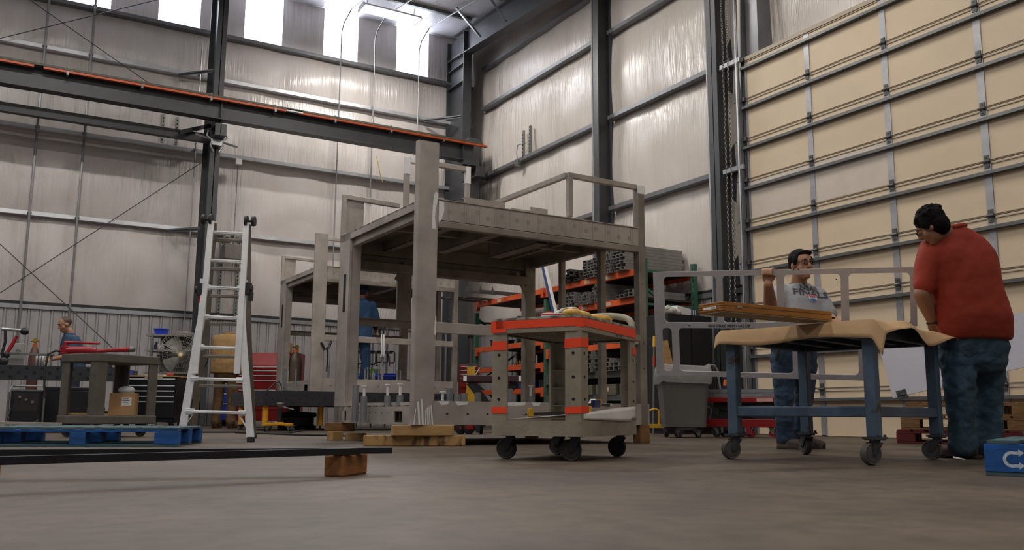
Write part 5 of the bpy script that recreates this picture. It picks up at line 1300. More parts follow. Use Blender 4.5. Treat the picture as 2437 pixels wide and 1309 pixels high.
# forked arms and flats on the left bay
for k in range(2):
    y = 15.3 + k * .55; t = thing('forked_arm', ['dark forked bar sticking out of the rack top, nearer of two', 'dark forked bar sticking out of the rack top, farther of two'][k], 'bar', (8.2, y, 2.68 + .06 * k), 0, 'forked bars on the rack')
    link('bar', MB().bb(0, 1.6, -.02, .02, -.03, .02), M_atd, t); link('prong', MB().prism([(0, .02), (.05, .02), (.03, .10)], lambda q: (q[0], -.01, q[1]), lambda q: (q[0], .01, q[1])).prism([(.28, .02), (.33, .02), (.31, .09)], lambda q: (q[0], -.01, q[1]), lambda q: (q[0], .01, q[1])), M_atd, t)
for k in range(4):
    o = link('flat_bar', MB().box((0, 0, 0), (1.5, .16, .025)), M_atd); o.location = (9.0 - .12 * k, 16.0 + .2 * k, 2.625 + .026 * (k % 2)); o.rotation_euler = (0, 0, .06 * k); tag(o, 'dark flat bar across the left end of the rack top, ' + ORD[k] + ' from right', 'bar', 'flat bars on the rack top')
mb = MB()
for k in range(5): mb.path([(.02 * k, -.06 + .03 * k, 0), (.02 * k, -.05 + .03 * k, .06 + .02 * (k % 2)), (.03, .05, .07)], .014, 6)
o = link('yellow_clamp', mb, M_yel); o.location = (8.9, 13.95, 2.62); tag(o, 'small yellow clamp on the rack beam at the middle upright', 'clamp')
# blue and white leaning beam
A_, B_ = U(1292, 628, x=8.72), U(1385, 1010, x=8.3); B_.z = .0
t = thing('leaning_ladder_rail', 'long blue and white rail leaning against the middle of the rack', 'rail', B_); d_ = A_ - B_
link('blue_rail', MB().bar((0, 0, .03), d_, .075, .05, (1, 0, 0)), mat('rail_blue', (36, 60, 110), .4), t); link('white_edge', MB().bar(Vector((0, -.055, .03)), d_ + Vector((0, -.055, 0)), .03, .05, (1, 0, 0)), M_white, t, label='white edge strip')
# things on the left bay levels
rnd = random.Random(11)
for i, (y, z, r, h, c_) in enumerate(((15.3, 1.22, .03, .26, 200), (14.75, 1.22, .03, .24, 190), (14.62, 1.22, .028, .16, 90), (14.5, 1.22, .02, .2, 200))):
    o = link('metal_rod', MB().tube((0, 0, 0), (0, 0, h), r, 10), mat('rod_%d' % c_, (c_, c_, c_), .4, .3)); o.location = (9.05, y, z - .012); tag(o, ['bright upright cylinder on the third rack level behind the cart leg', 'bright upright tube on the third rack level near the post', 'short dark upright tube on the third rack level', 'thin bright rod on the third rack level by the post'][i], 'rod')
mb = MB()
for k in range(6): mb.path([(0, .05 * k, 0), (.02, .05 * k + .02, .05 + .03 * (k % 3)), (.0, .05 * k + .06, .03)], .012, 6)
o = link('brass_fittings', mb, mat('brass', (170, 140, 80), .35, .8)); o.location = (9.0, 14.95, 1.22); tag(o, 'heap of brass fittings on the third rack level', 'fittings', None, 'stuff')
for (y, z, w, c_, lab) in ((16.1, 1.65, .3, (30, 30, 32), 'black case on the rack behind the green upright'), (15.0, .76, .25, (34, 60, 160), 'blue bin on the lower left rack level'), (14.2, .76, .3, (40, 40, 40), 'dark box on the lower left rack level'), (15.6, .76, .3, (140, 60, 40), 'red-brown box on the lower left rack level')):
    t = thing('storage_box', lab, 'box', (9.2, y, z - .012)); link('box_body', MB().bb(-.2, .2, -w / 2, w / 2, 0, .16), mat('box_%d_%d' % (c_[0], c_[2]), c_, .5), t, bevel=.008); link('rim', MB().bb(-.21, .21, -w / 2 - .01, w / 2 + .01, .15, .17), mat('box_%d_%d' % (c_[0], c_[2]), c_, .5), t)
# trays and a carton flap low in the right bay
o = link('cardboard_flap', MB().box((0, 0, .11), (.015, .28, .22), Rz(0)), M_card); o.location = (8.86, 13.0, .985); o.rotation_euler = (0, -.3, 0); tag(o, 'leaning cardboard flap on the low rack level behind the cart', 'cardboard')
for k in range(4):
    t = thing('parts_crate', 'long grey parts crate under the low rack level, %s' % ['nearest', 'second nearest', 'third nearest', 'farthest'][k], 'crate', (9.0, 11.3 + k * .66, .60), 0, 'parts crates under the rack')
    link('crate_body', MB().bb(-.2, .6, -.28, .28, 0, .17), mat('crate_grey', (98, 92, 78), .7, 0, .2), t, bevel=.006); link('crate_label', MB().bb(-.203, -.2, -.1, .08, .05, .12), mat('rack_label', (196, 176, 150), .6), t)
rbeam(ry[0], ry[1], .60, m=M_galvd)
link('back_panel', MB().bb(RX1 - RX + .055, RX1 - RX + .075, .05, ry[1] - ry[0] - .05, 0, 1.95).bb(RX1 - RX + .055, RX1 - RX + .075, ry[1] - ry[0] - .05, ry[2] - ry[0] - .05, 0, 1.62), mat('black_mesh_back', (22, 22, 22), .8), rack, label='black back panel')
t = thing('carton', 'red and white carton tipped over behind the bottom rail of the frame', 'box', U(1405, 1000, d=10.4)); t.location.z = .38
link('box_body', MB().box((0, 0, .0), (.22, .14, .10), Matrix.Rotation(.6, 3, 'Y')), mat('carton_red', (150, 30, 34), .5), t); link('white_side', MB().box((-.08, -.03, .045), (.10, .145, .102), Matrix.Rotation(.6, 3, 'Y')), M_white, t)
t.location = (8.9, 12.35, .42)

# ------------------------------------------------------------------ things left of the rack
p_ = U(1118, 1010, d=15.6); p_.z = 0
t = thing('jack_stand', 'tall tapering yellow stand left of the rack', 'stand', p_, -.5)
zy1, zy0 = U(1117, 872, d=15.6).z, U(1117, 958, d=15.6).z
link('column', MB().prism([(-.13, 0), (.10, 0), (.08, zy1 - .25), (.08, zy1), (-.06, zy1), (-.06, zy1 - .25)], lambda q: (q[0], -.07, q[1]), lambda q: (q[0], .07, q[1])), mat('stand_yellow', (206, 160, 36), .5), t, bevel=.006); link('head', MB().box((0, 0, zy1 + .03), (.11, .11, .06)), M_dark, t); link('base', MB().bb(-.2, .2, -.15, .15, 0, .04), M_black, t)
p_ = U(1104, 902, d=16.2); t = chest('small red tool box behind the yellow stand', (p_.x - .1, p_.y, 0), -.5, .34, .3, U(1104, 868, d=16.2).z, M_redc, [.07, .07, .07, .2], 0, 1)
# folding table with x legs
a_, b_ = U(1098, 895, d=13.2), U(1250, 893, d=13.2); zf = U(1170, 893, d=13.2).z
t = thing('folding_table', 'small folding table with maroon edge and black crossed legs, seen through the cart', 'table', (a_.x, a_.y, 0), math.atan2(b_.y - a_.y, b_.x - a_.x)); LL = (b_ - a_).length
link('table_top', MB().bb(0, LL, 0, .5, zf - .10, zf), mat('maroon_top', (62, 34, 36), .5), t, bevel=.01)
for x in (.03, LL - .10): link('corner_patch', MB().bb(x, x + .05, -.003, .0, zf - .09, zf - .01), M_gw, t, label='pale corner patch')
for s_ in (0, 1):
    y = .05 + .35 * s_; link('leg', MB().bar((.12, y, zf - .1), (LL - .25, y, .02), .03, .11, (1, 0, 0)), M_black, t); link('leg', MB().bar((LL - .15, y + .03, zf - .1), (.22, y + .03, .02), .03, .11, (1, 0, 0)), M_black, t)
p_ = U(1172, 893, d=13.35); t = thing('step_stool', 'small grey steel stool frame standing on the folding table', 'stool', (p_.x, p_.y, zf), -.5)
for e in (-1, 1): link('leg', MB().path([(e * .26, 0, 0), (e * .18, .04, .12), (e * .17, .05, .13)], .014, 6), M_galvd, t)
link('top_bar', MB().bar((-.19, .05, .13), (.19, .05, .13), .05, .02), M_galvd, t)
# red wheeled dolly under the frame
p_ = U(1108, 1034, z=0); t = thing('dolly', 'low dolly with big black wheels and red fork behind the timber blocks', 'dolly', (p_.x, p_.y, 0), -.4)
link('deck', MB().bb(-.3, .3, 0, .5, .17, .20), M_black, t)
for x in (-.06, .05): 
    w_ = link('wheel', MB().lathe([(.01, -.02), (.07, -.02), (.085, -.012), (.085, .012), (.07, .02), (.01, .02)], 22, (x, .0 + .05, .085), (.4, -1, 0)), M_rub, t); link('hub', MB().tube((x - .008, .03, .085), (x - .014, .015, .085), .02, 10), M_redt, w_)
link('fork', MB().bb(-.02, .10, .01, .03, .07, .17), M_redt, t, label='red fork')
for x in (-.25, .25): link('rear_wheel', MB().lathe([(.01, -.02), (.085, -.02), (.085, .02), (.01, .02)], 18, (x, .45, .085), (1, 0, 0)), M_rub, t)
# bright door edge / tubes at the far corner
for i, (px, m_) in enumerate(((1044, M_pol), (1062, M_galv))):
    A_ = U(px, 770, d=16.5); B_ = U(px, 935, d=16.5); o = link('leaning_rod', MB().tube((0, 0, 0), (0, 0, A_.z), .022, 8), m_); o.location = (A_.x, A_.y, 0); tag(o, ['bright upright rod in the far corner behind the frame, left one', 'grey upright rod in the far corner behind the frame, right one'][i], 'rod')
# clamp rack, bins and workbench at the back
a_, b_ = U(835, 900, d=17.0), U(990, 905, d=17.0); zw = U(900, 903, d=17.0).z; ang = math.atan2(b_.y - a_.y, b_.x - a_.x); LL = (b_ - a_).length
t = thing('workbench', 'dark workbench behind the second frame carrying blue bins', 'bench', (a_.x, a_.y, 0), ang); link('bench_top', MB().bb(-.3, LL + .3, 0, .6, zw - .08, zw), M_black, t)
for (x, y) in ((-.25, .05), (LL + .2, .05), (-.25, .5), (LL + .2, .5)): link('leg', MB().bb(x, x + .06, y, y + .06, 0, zw - .08), M_black, t)
def onb(px, dy=.1): p = U(px, 903, d=17.0 + dy); return Vector((p.x, p.y, zw))
for i, px in enumerate((862, 893, 921, 936)):
    t = thing('parts_bin', ['blue parts bin on the workbench, leftmost of four', 'blue parts bin on the workbench, second of four', 'blue parts bin on the workbench, third of four', 'blue parts bin on the workbench, rightmost of four'][i], 'bin', onb(px, .25), ang, 'blue parts bins')
    w = .15; link('bin_body', MB().bb(-w / 2, w / 2, .06, .2, 0, .13).prism([(0, 0), (.14, 0), (.14, .13), (.0, .07)], lambda q: (-w / 2, q[0], q[1]), lambda q: (w / 2, q[0], q[1])), M_binb, t, bevel=.004); link('bin_lip', MB().bb(-w / 2 - .005, w / 2 + .005, -.01, .01, .055, .075), M_binb, t)
for i, (px, c_) in enumerate(((889, (90, 140, 60)), (888, (220, 220, 214)))):
    o = link('spray_bottle' if i else 'green_case', MB().lathe([(.035, 0), (.035, .10), (.012, .14), (.012, .17)], 12) if i else MB().box((0, 0, .18), (.14, .1, .07)).box((0, 0, .07), (.1, .08, .14)), mat('bench_%d' % i, c_, .5)); o.location = onb(px, .0 if i else .4); tag(o, ['green tool case standing among the blue bins', 'small white bottle before the blue bins'][i], ['case', 'bottle'][i])
t = thing('clamp_rack', 'upright steel rack hung with dark C-clamps behind the workbench', 'rack', onb(885, .7) * Vector((1, 1, 0)) if 0 else (onb(885, .7).x, onb(885, .7).y, 0), ang)
zr = U(885, 775, d=17.7).z
for x in (-.28, 0, .28): link('post', MB().bb(x - .015, x + .015, -.015, .015, 0, zr), M_galvd, t)
link('rail', MB().bb(-.4, .4, -.02, .02, zr - .05, zr), M_dark, t); link('rail', MB().bb(-.4, .4, -.02, .02, zr - .55, zr - .5), M_dark, t)
M_cl = mat('dark_clamp_iron', (44, 40, 40), .5, .3)
rnd = random.Random(8)
cz0 = onb(885, .7)
pro = None
def cclamp(loc, rz, s, lab):
    global pro
    if pro is None:
        pro = thing('c_clamp', lab, 'clamp', loc, rz, 'C-clamps on the rack')
        link('frame', MB().path([(0, 0, 0), (.07, 0, 0), (.09, 0, -.03), (.09, 0, -.17), (.07, 0, -.2), (0, 0, -.2)], .013, 6), M_cl, pro); link('screw', MB().tube((.0, 0, -.26), (.0, 0, -.08), .008, 6).tube((-.04, 0, -.26), (.04, 0, -.26), .005, 5), M_cl, pro); o = pro
    else: o = dup(pro, loc, rz, lab)
    o.scale = (s, s, s)
ax_ = Vector((math.cos(ang), math.sin(ang), 0)); ay_ = Vector((math.sin(ang), -math.cos(ang), 0))
for k in range(9): cclamp((cz0.x, cz0.y, 0) + ax_ * 0 if 0 else Vector((cz0.x, cz0.y, zr - .02)) + ax_ * (-.34 + k * .07) + ay_ * .04, ang + rnd.uniform(.9, 1.9), rnd.uniform(.8, 1.1), 'dark C-clamp on the upper rail of the clamp rack, ' + ORD[k] + ' from left')
for k in range(6): cclamp(Vector((cz0.x, cz0.y, zr - .5)) + ax_ * (-.3 + k * .13) + ay_ * .04, ang + rnd.uniform(.2, 1.2), rnd.uniform(.8, 1.3), 'dark C-clamp on the lower rail of the clamp rack, ' + ORD[k] + ' from left')
# locking pliers hanging on the second frame's rail, clamps standing on it
p_ = U(909, 801, y=13.40); t = thing('locking_clamp', 'pair of chrome locking clamps hanging on the lower rail of the second frame', 'clamp', p_)
for e in (-.02, .02): link('chrome_arm', MB().path([(e, -.03, .03), (e, -.04, -.1), (e + .01, -.04, -.28), (e, -.03, -.33)], [.012, .014, .016, .012], 8), M_pol, t)
link('screw', MB().tube((.0, -.02, -.3), (.0, -.02, -.4), .01, 8), M_galvd, t)
p_ = U(778, 808, y=13.44); t = thing('locking_clamp', 'dark clamp hanging beneath the short rail beside the second tall post', 'clamp', p_)
link('jaw', MB().path([(-.1, -.03, -.05), (-.04, -.04, -.16), (.03, -.04, -.12), (.06, -.03, -.02)], .02, 8), M_cl, t); link('handle', MB().path([(.0, -.04, -.12), (.01, -.04, -.3), (0, -.04, -.5)], [.02, .014, .012], 8), M_cl, t)
for i, (px, a, b) in enumerate(((778, 905, 873), (864, 903, 880), (870, 903, 876), (897, 903, 880), (940, 903, 884), (948, 903, 884))):
    A_, B_ = U(px, a, y=13.55), U(px, b, y=13.55); o = link('guide_pin', MB().tube((0, 0, 0), (0, 0, B_.z - .805), .017 if i else .01, 8).tube((0, 0, B_.z - .805), (0, 0, B_.z - .795), .024, 8), M_galv); o.location = (A_.x, 13.47, .805)
    tag(o, ['thin threaded pin beside the second tall post', 'steel pin on the second frame under the chrome clamps, leftmost', 'steel pin on the second frame, close right of the leftmost', 'steel pin on the second frame by the white bottle', 'steel pin on the second frame near the dark post, left', 'steel pin on the second frame near the dark post, right'][i], 'pin', 'steel pins on the second frame')

# ------------------------------------------------------------------ trash can, cabinet, lift table by the door
M_bin = mat('grey_bin_plastic', (92, 88, 84), .6, 0, .08, 3)
M_bag = mat('clear_liner', (176, 172, 170), .35, 0, .1, 8, .6, 14, alpha=.55)
p_ = U(1627, 1041, z=0); t = thing('trash_can', 'tall square grey trash can with a clear liner on a wheeled dolly', 'trash can', (p_.x, p_.y, 0), -.55)
zt_ = U(1627, 893, d=11.1).z; W_ = .60
link('bin_body', MB().prism(rrect(W_, W_ * .9, .06, 5), lambda q: (q[0] * .84, q[1] * .84, .13), lambda q: (q[0] * .97, q[1] * .97, zt_ - .05)), M_bin, t)
link('rim', MB().prism(rrect(W_ * 1.04, W_ * .94, .07, 5), lambda q: (q[0], q[1], zt_ - .06), lambda q: (q[0] * 1.03, q[1] * 1.03, zt_)), M_bin, t, bevel=.006)
mb = MB(); o_ = rrect(W_ * 1.07, W_ * .97, .07, 5); nn = len(o_); rows = []
rnd = random.Random(4)
prof = [(1.02, zt_ - .10), (1.035, zt_ - .02), (1.02, zt_ + .03), (.97, zt_ + .10), (.9, zt_ + .12), (.86, zt_ + .05)]
vs = [(q[0] * s_ + rnd.uniform(-.004, .004), q[1] * s_ + rnd.uniform(-.004, .004), z + .02 * math.sin(i * .9) * (1 if j in (0, 3, 4) else .3) - (.06 if j == 0 and 3 < i < 9 else 0)) for j, (s_, z) in enumerate(prof) for i, q in enumerate(o_)]
mb.add(vs, [(j * nn + i, j * nn + (i + 1) % nn, (j + 1) * nn + (i + 1) % nn, (j + 1) * nn + i) for j in range(len(prof) - 1) for i in range(nn)], 0, True)
link('liner', mb, M_bag, t, label='crumpled clear plastic liner')
link('dolly', MB().tube((0, 0, .09), (0, 0, .125), .25, 20).bb(-.2, .2, -.03, .03, .08, .1), M_rub, t)
for k in range(5): a = k * 2 * math.pi / 5 + .5; caster(t, .2 * math.cos(a), .2 * math.sin(a), .035, .09, a + .8, M_galvd, M_rub, .022, .015)
# yellow hand cart behind
p_ = U(1580, 1036, z=0); t = thing('hand_cart', 'low yellow wheeled hand cart behind the trash can', 'cart', (p_.x, p_.y + .1, 0), -.35)
M_yc = mat('cart_yellow', (206, 158, 40), .5)
link('frame', MB().bb(-.4, .4, -.02, .02, .10, .15).bb(-.4, .4, .3, .34, .10, .15).path([(-.30, 0, .15), (-.2, 0, .32), (-.05, 0, .36), (.0, 0, .34), (.0, 0, .15)], .015, 6), M_yc, t)
for x in (-.3, .3): link('wheel', MB().lathe([(.01, -.02), (.06, -.02), (.06, .02), (.01, .02)], 16, (x, -.01, .06), (0, 1, 0)), M_rub, t)
# black cabinet with packaging on top
A_, B_ = U(1549, 752, d=11.5), U(1702, 752, d=11.5); ang = math.atan2(B_.y - A_.y, B_.x - A_.x); LL = (B_ - A_).length; zc_ = A_.z
A_, B_ = U(1549, 752, y=10.62), U(1706, 752, y=10.62)
zc_ = 1.78
t = thing('black_cabinet', 'tall matt black cabinet behind the trash can beside the rack', 'cabinet', (A_.x, 10.2, 0)); LL = 9.55 - A_.x
link('cabinet_body', MB().bb(0, LL, .02, .68, .06, zc_), mat('matt_black', (20, 20, 20), .7, 0, .1), t, bevel=.006)
for k in range(2): link('door', MB().bb(.02 + k * LL / 2, LL / 2 - .01 + k * LL / 2, 0, .02, .1, zc_ - .03), mat('matt_black', (20, 20, 20), .7), t)
link('plinth', MB().bb(.02, LL - .02, .06, .66, 0, .06), M_black, t)
CAB = Vector((A_.x, 10.2, zc_))
t = thing('packaging_box', 'white box with blue stripes lying on the black cabinet', 'box', (CAB.x + .42, 10.45, zc_), .1); link('box_body', MB().box((0, 0, .06), (.40, .3, .12), Matrix.Rotation(.12, 3, 'Y')), M_white, t); link('stripe', MB().box((.12, -.152, .05), (.03, .004, .11)).box((.17, -.152, .045), (.02, .004, .11)), M_blue, t)
t = link('crumpled_paper', MB().ell((0, 0, .02), (.11, .1, .06)).ell((.09, -.03, .0), (.09, .06, .05)).ell((-.06, -.02, .05), (.06, .05, .05)), mat('crumpled_white', (190, 186, 180), .7, 0, .3, 12, .8, 8)); t.location = (CAB.x + .1, 10.28, zc_ + .03); tag(t, 'crumpled white wrapping on the left end of the black cabinet', 'paper')
# tools leaning: yellow handled and broom
A_, B_ = U(1556, 800, x=8.5), U(1548, 890, x=8.5); t = thing('long_handled_tool', 'long tool with yellow grip leaning between rack and black cabinet', 'tool', (A_.x, A_.y, 0))
link('shaft', MB().tube((-.06, -.02, .0), (0, 0, A_.z - .15), .014, 8), M_galvd, t); link('grip', MB().tube((0, 0, A_.z - .16), (.012, .004, A_.z), .022, 10), M_yel, t, label='yellow grip'); link('red_sleeve', MB().tube((-.015, -.005, A_.z - .45), (-.008, -.003, A_.z - .3), .018, 8), mat('sleeve_red', (170, 60, 40), .5), t)
# wooden offcut in the trash can
o = link('wood_offcut', MB().box((0, 0, 0), (.10, .02, .5), Matrix.Rotation(-.2, 3, 'Y')), M_wood); p_ = U(1590, 858, d=11.1); o.location = p_; o.rotation_euler = (0, 0, -.5); tag(o, 'piece of pale wood sticking up out of the trash can', 'wood')
# hand truck tube behind the can
mb = MB(); q = [U(a, b, d=11.6) for a, b in ((1683, 868), (1700, 869), (1707, 880), (1716, 935))]; q.append(Vector((q[-1].x, q[-1].y, .05)))
rebase(tag(link('bent_tube', mb.path(q, .014, 8), M_galv), 'bent silver handle tube right of the trash can', 'handle'), q[-1])
mb = MB(); q = [U(a, b, d=11.5) for a, b in ((1672, 967), (1688, 968), (1695, 975), (1693, 985), (1690, 995), (1698, 1005))]
rebase(tag(link('bent_tube', mb.path(q, .010, 6), M_galv), 'small bent silver handle of the red lift table', 'handle'), q[-1])
# red scissor lift table with galvanised channels
A_, B_ = U(1678, 1010, d=11.3), U(1858, 1010, d=10.9); ang = math.atan2(B_.y - A_.y, B_.x - A_.x); LL = (B_ - A_).length
zt_ = U(1760, 947, d=11.1).z; t = thing('lift_table', 'red scissor lift table carrying galvanised channels, behind the blue table', 'lift table', (A_.x, A_.y, 0), ang)
link('deck', MB().bb(0, LL, 0, .5, zt_ - .055, zt_ + .01), M_redc, t, bevel=.006); link('base_frame', MB().bb(0, LL, 0, .06, .13, .23).bb(0, LL, .44, .5, .13, .23).bb(LL - .05, LL, .06, .44, .13, .23).bb(0, .05, .06, .44, .13, .23), M_redc, t, bevel=.005)
for y in (.08, .40):
    link('scissor_arm', MB().bar((.1, y, .22), (LL - .1, y, zt_ - .07), .02, .09, (0, 0, 1)), M_black, t); link('scissor_arm', MB().bar((.1, y + .025, zt_ - .07), (LL - .1, y + .025, .22), .02, .09, (0, 0, 1)), M_black, t)
link('bellows', MB().bb(.15, LL - .25, .12, .38, .2, zt_ - .06), M_black, t)
for (x, y) in ((.12, .05), (LL - .12, .05), (.12, .45), (LL - .12, .45), (LL * .58, .05)): caster(t, x, y, .055, .135, .6 if x < .2 else 0, M_galvd, M_redc if x > .2 else M_rub, .03, .02)
link('leg_bracket', MB().bb(LL * .55, LL * .55 + .05, -.01, .01, .04, .2), M_redc, t); link('maker_label', MB().bb(LL - .28, LL - .08, -.004, 0, zt_ - .045, zt_ - .0), mat('label_pale', (190, 150, 146), .5), t)
for k in range(3):
    z = zt_ + .012 + k * .052 * (1 if k < 2 else 0) ; y0 = .03 if k < 2 else .2
    o = link('steel_channel', MB().bb(0, 1.15, 0, .12, 0, .004).bb(0, 1.15, 0, .004, 0, .048).bb(0, 1.15, .116, .12, 0, .048).bb(0, 1.15, 0, .12, .044, .048), M_galv)
    R_ = Rz(ang); off = R_ @ Vector((-.05 - .06 * (k == 1), y0, 0)); o.location = (A_.x + off.x, A_.y + off.y, z); o.rotation_euler = (0, 0, ang); tag(o, ['galvanised channel on the red lift table, lower one of the front pair', 'galvanised channel on the red lift table, upper one of the front pair', 'galvanised channel on the red lift table, behind the front pair'][k], 'channel', 'galvanised channels on the lift table')
    h = MB()
    for x in (.08, .12, .16, .98, 1.02, 1.06): h.tube((x, -.001, .024), (x, .002, .024), .007, 8)
    link('punched_holes', h, M_hole, o)
for i, (px, py) in enumerate(((1722, 910), (1737, 908))):
    A2, B2 = U(px + 6, py - 18, d=11.5), U(px - 14, py + 60, d=11.5); t2 = thing('bar_clamp', ['blue clamp with orange tip standing behind the lift table, left one', 'blue clamp with orange tip standing behind the lift table, right one'][i], 'clamp', (B2.x, B2.y, 0), 0, 'blue clamps by the lift table')
    v0 = Vector((0, 0, .02)); v1 = Vector((A2.x - B2.x, A2.y - B2.y, A2.z)); link('bar', MB().bar(v0, v1, .03, .015), M_blue, t2); link('tip', MB().bar(v0 + (v1 - v0) * .82, v0 + (v1 - v0) * .92, .04, .03), mat('tip_orange', (226, 120, 40), .5), t2, label='orange tip')

# ------------------------------------------------------------------ blue welding table with paper
M_tb = mat('blue_table_paint', (80, 98, 120), .5, 0, 0, 3.2, .1, 20, color2=(64, 80, 100), thr=(.4, .6)); M_tr = mat('worn_brown_paint', (64, 48, 40), .6)
M_tb2 = mat('scraped_blue_paint', (78, 96, 116), .5, 0, 0, 4.5, .1, 20, color2=(62, 50, 46), thr=(.58, .63))
tb = thing('blue_table', 'blue steel table on swivel casters covered with brown paper', 'table', (4.716, 3.924, 0), .27)
TW, TL, TH = .9885, .8854, .800
for (a, b_) in ((-1, 1), (-1, -1), (1, 1), (1, -1)):
    x, y = a * TW / 2, b_ * TL / 2
    l = link('leg', MB().box((x, y, (.155 + TH) / 2), (.068, .068, TH - .155)), M_tb2, tb, bevel=.006); link('foot_plate', MB().box((x, y, .151), (.11, .10, .012)), M_dark, tb)
    caster(tb, x, y, .062, .146, {(-1, 1): 2.9, (-1, -1): 3.0, (1, 1): 1.2, (1, -1): 1.9}[(a, b_)] - .27, M_dark, M_rubg, .045, .035)
    for e in (-.045, .045): link('plate_bolt', MB().tube((x + e, y - .04, .145), (x + e, y - .04, .170), .009, 8), M_dark, tb)
for (x0, y0, x1, y1) in ((-1, -1, -1, 1), (1, -1, 1, 1), (-1, -1, 1, -1)):
    for z, h_ in ((.298, .062),): link('lower_rail', MB().bar((x0 * TW / 2, y0 * TL / 2, z), (x1 * TW / 2, y1 * TL / 2, z), .05, h_), M_tb, tb, bevel=.006)
for (x0, y0, x1, y1) in ((-1, -1, -1, 1), (1, -1, 1, 1), (-1, -1, 1, -1), (-1, 1, 1, 1)):
    link('top_rail', MB().bar((x0 * TW / 2, y0 * TL / 2, TH - .035), (x1 * TW / 2, y1 * TL / 2, TH - .035), .05, .07), mat('dark_blue_paint', (38, 50, 70), .5), tb, bevel=.004)
for k in range(3): link('cross_member', MB().bar((-TW / 2, -TL / 2 + .22 * (k + 1), TH - .03), (TW / 2, -TL / 2 + .22 * (k + 1), TH - .03), .05, .05), mat('dark_blue_paint', (38, 50, 70), .5), tb)
link('table_top', MB().box((0, 0, TH), (TW + .10, TL + .10, .012)), mat('dark_blue_paint', (38, 50, 70), .5), tb)
M_paper = mat('brown_paper', (176, 143, 104), .75, 0, .10, 3, .35, 6)
def paper(u, v):
    X0, X1, Y0, Y1 = -TW / 2 - .16, TW / 2 + .14, -TL / 2 - .17, TL / 2 + .12
    x, y = X0 + (X1 - X0) * u, Y0 + (Y1 - Y0) * v; ex, ey = TW / 2 + .055, TL / 2 + .055
    dx, dy = max(0, abs(x) - ex), max(0, abs(y) - ey); z = TH + .010
    dr = .0
    if x < 0: dr += dx * (.95 + .1 * math.sin(y * 9))
    else: dr += dx * (.35 + .3 * math.sin(y * 11))
    wave = .5 + .5 * math.sin(x * 7.5 + .6)
    if y < 0: dr += dy * (.35 + .6 * wave)
    else: dr += dy * .6
    if dx > 0: x = math.copysign(ex + dx * .35, x)
    if dy > 0: y = math.copysign(ey + dy * (.45 + .4 * (1 - wave)), y)
    z += .018 * max(0, math.sin(3.1 * x + 1.2) * math.sin(2.4 * y + .5)) + .01 * math.sin(7 * x + 3 * y) ** 2 * .7 + .03 * max(0, 1 - ((x + .1) ** 2 + (y + ey) ** 2) / .06)
    return (x, y, z - dr + .002)
o = link('brown_paper', MB().grid(48, 48, paper), M_paper); o.location = (4.716, 3.924, 0); o.rotation_euler = (0, 0, .27); sm = o.modifiers.new('s', 'SOLIDIFY'); sm.thickness = .0015
tag(o, 'sheet of brown paper draped over the blue table, its edges folded down', 'paper')
# wooden case jutting over the table edge
zc0_ = TH + .026
Nn, Ll, Fr_, Rr2 = U(1721, 742, z=zc0_ + .004), U(1607, 745, z=zc0_ + .004), U(1780, 774, z=zc0_), U(1955, 764, z=zc0_)
ez = (Rr2 - Nn); ez.z = 0; elen = .88; ex_ = ez.normalized(); ey_ = Vector((-ex_.y, ex_.x, 0)); wid = abs((Ll - Nn).dot(ey_))
M_case = mat('varnished_wood', (158, 102, 44), .35, 0, .16, 2, .08, 14, stretch=(1, 6, 6)); M_ply = mat('plywood_bottom', (170, 146, 112), .7, 0, .1, 3)
cs = thing('wooden_case', 'flat varnished wooden case lying on the paper and jutting out over the table edge', 'case', Nn, math.atan2(ex_.y, ex_.x))
link('case_frame', MB().bb(0, elen, 0, wid, .006, .058), M_case, cs, bevel=.002); link('bottom_panel', MB().bb(.004, elen - .004, .004, wid - .004, 0, .006), M_ply, cs)
link('lid_joint', MB().bb(-.0008, elen + .0008, -.0008, wid + .0008, .036, .0385), mat('joint_dark', (84, 48, 18), .5), cs)
link('paper_label', MB().bb(-.002, 0, .05, .05 + .10, .022, .036), M_white, cs); link('catch', MB().bb(.10, .14, -.004, 0, .028, .040), M_galv, cs)
s = MB()
for k in range(4): s.bb(.0, .012, -.001, wid + .001, .008 + k * .0125, .0135 + k * .0125)
link('box_joint', s, mat('joint_mid', (140, 88, 32), .4), cs)
lb = MB(); 
for k in range(5): lb.bb(-.0026, -.002, .06 + k * .006, .063 + k * .006, .025, .033)
link('bar_code', lb, M_black, cs)
# dark strip at the man's hand
A_, B_ = U(1934, 749, d=5.7), U(1982, 757, d=5.3); rebase(tag(link('dark_file', MB().bar(A_, B_, .03, .012), M_black), 'flat dark file sticking up above the brown paper by the man in grey', 'tool'), A_)

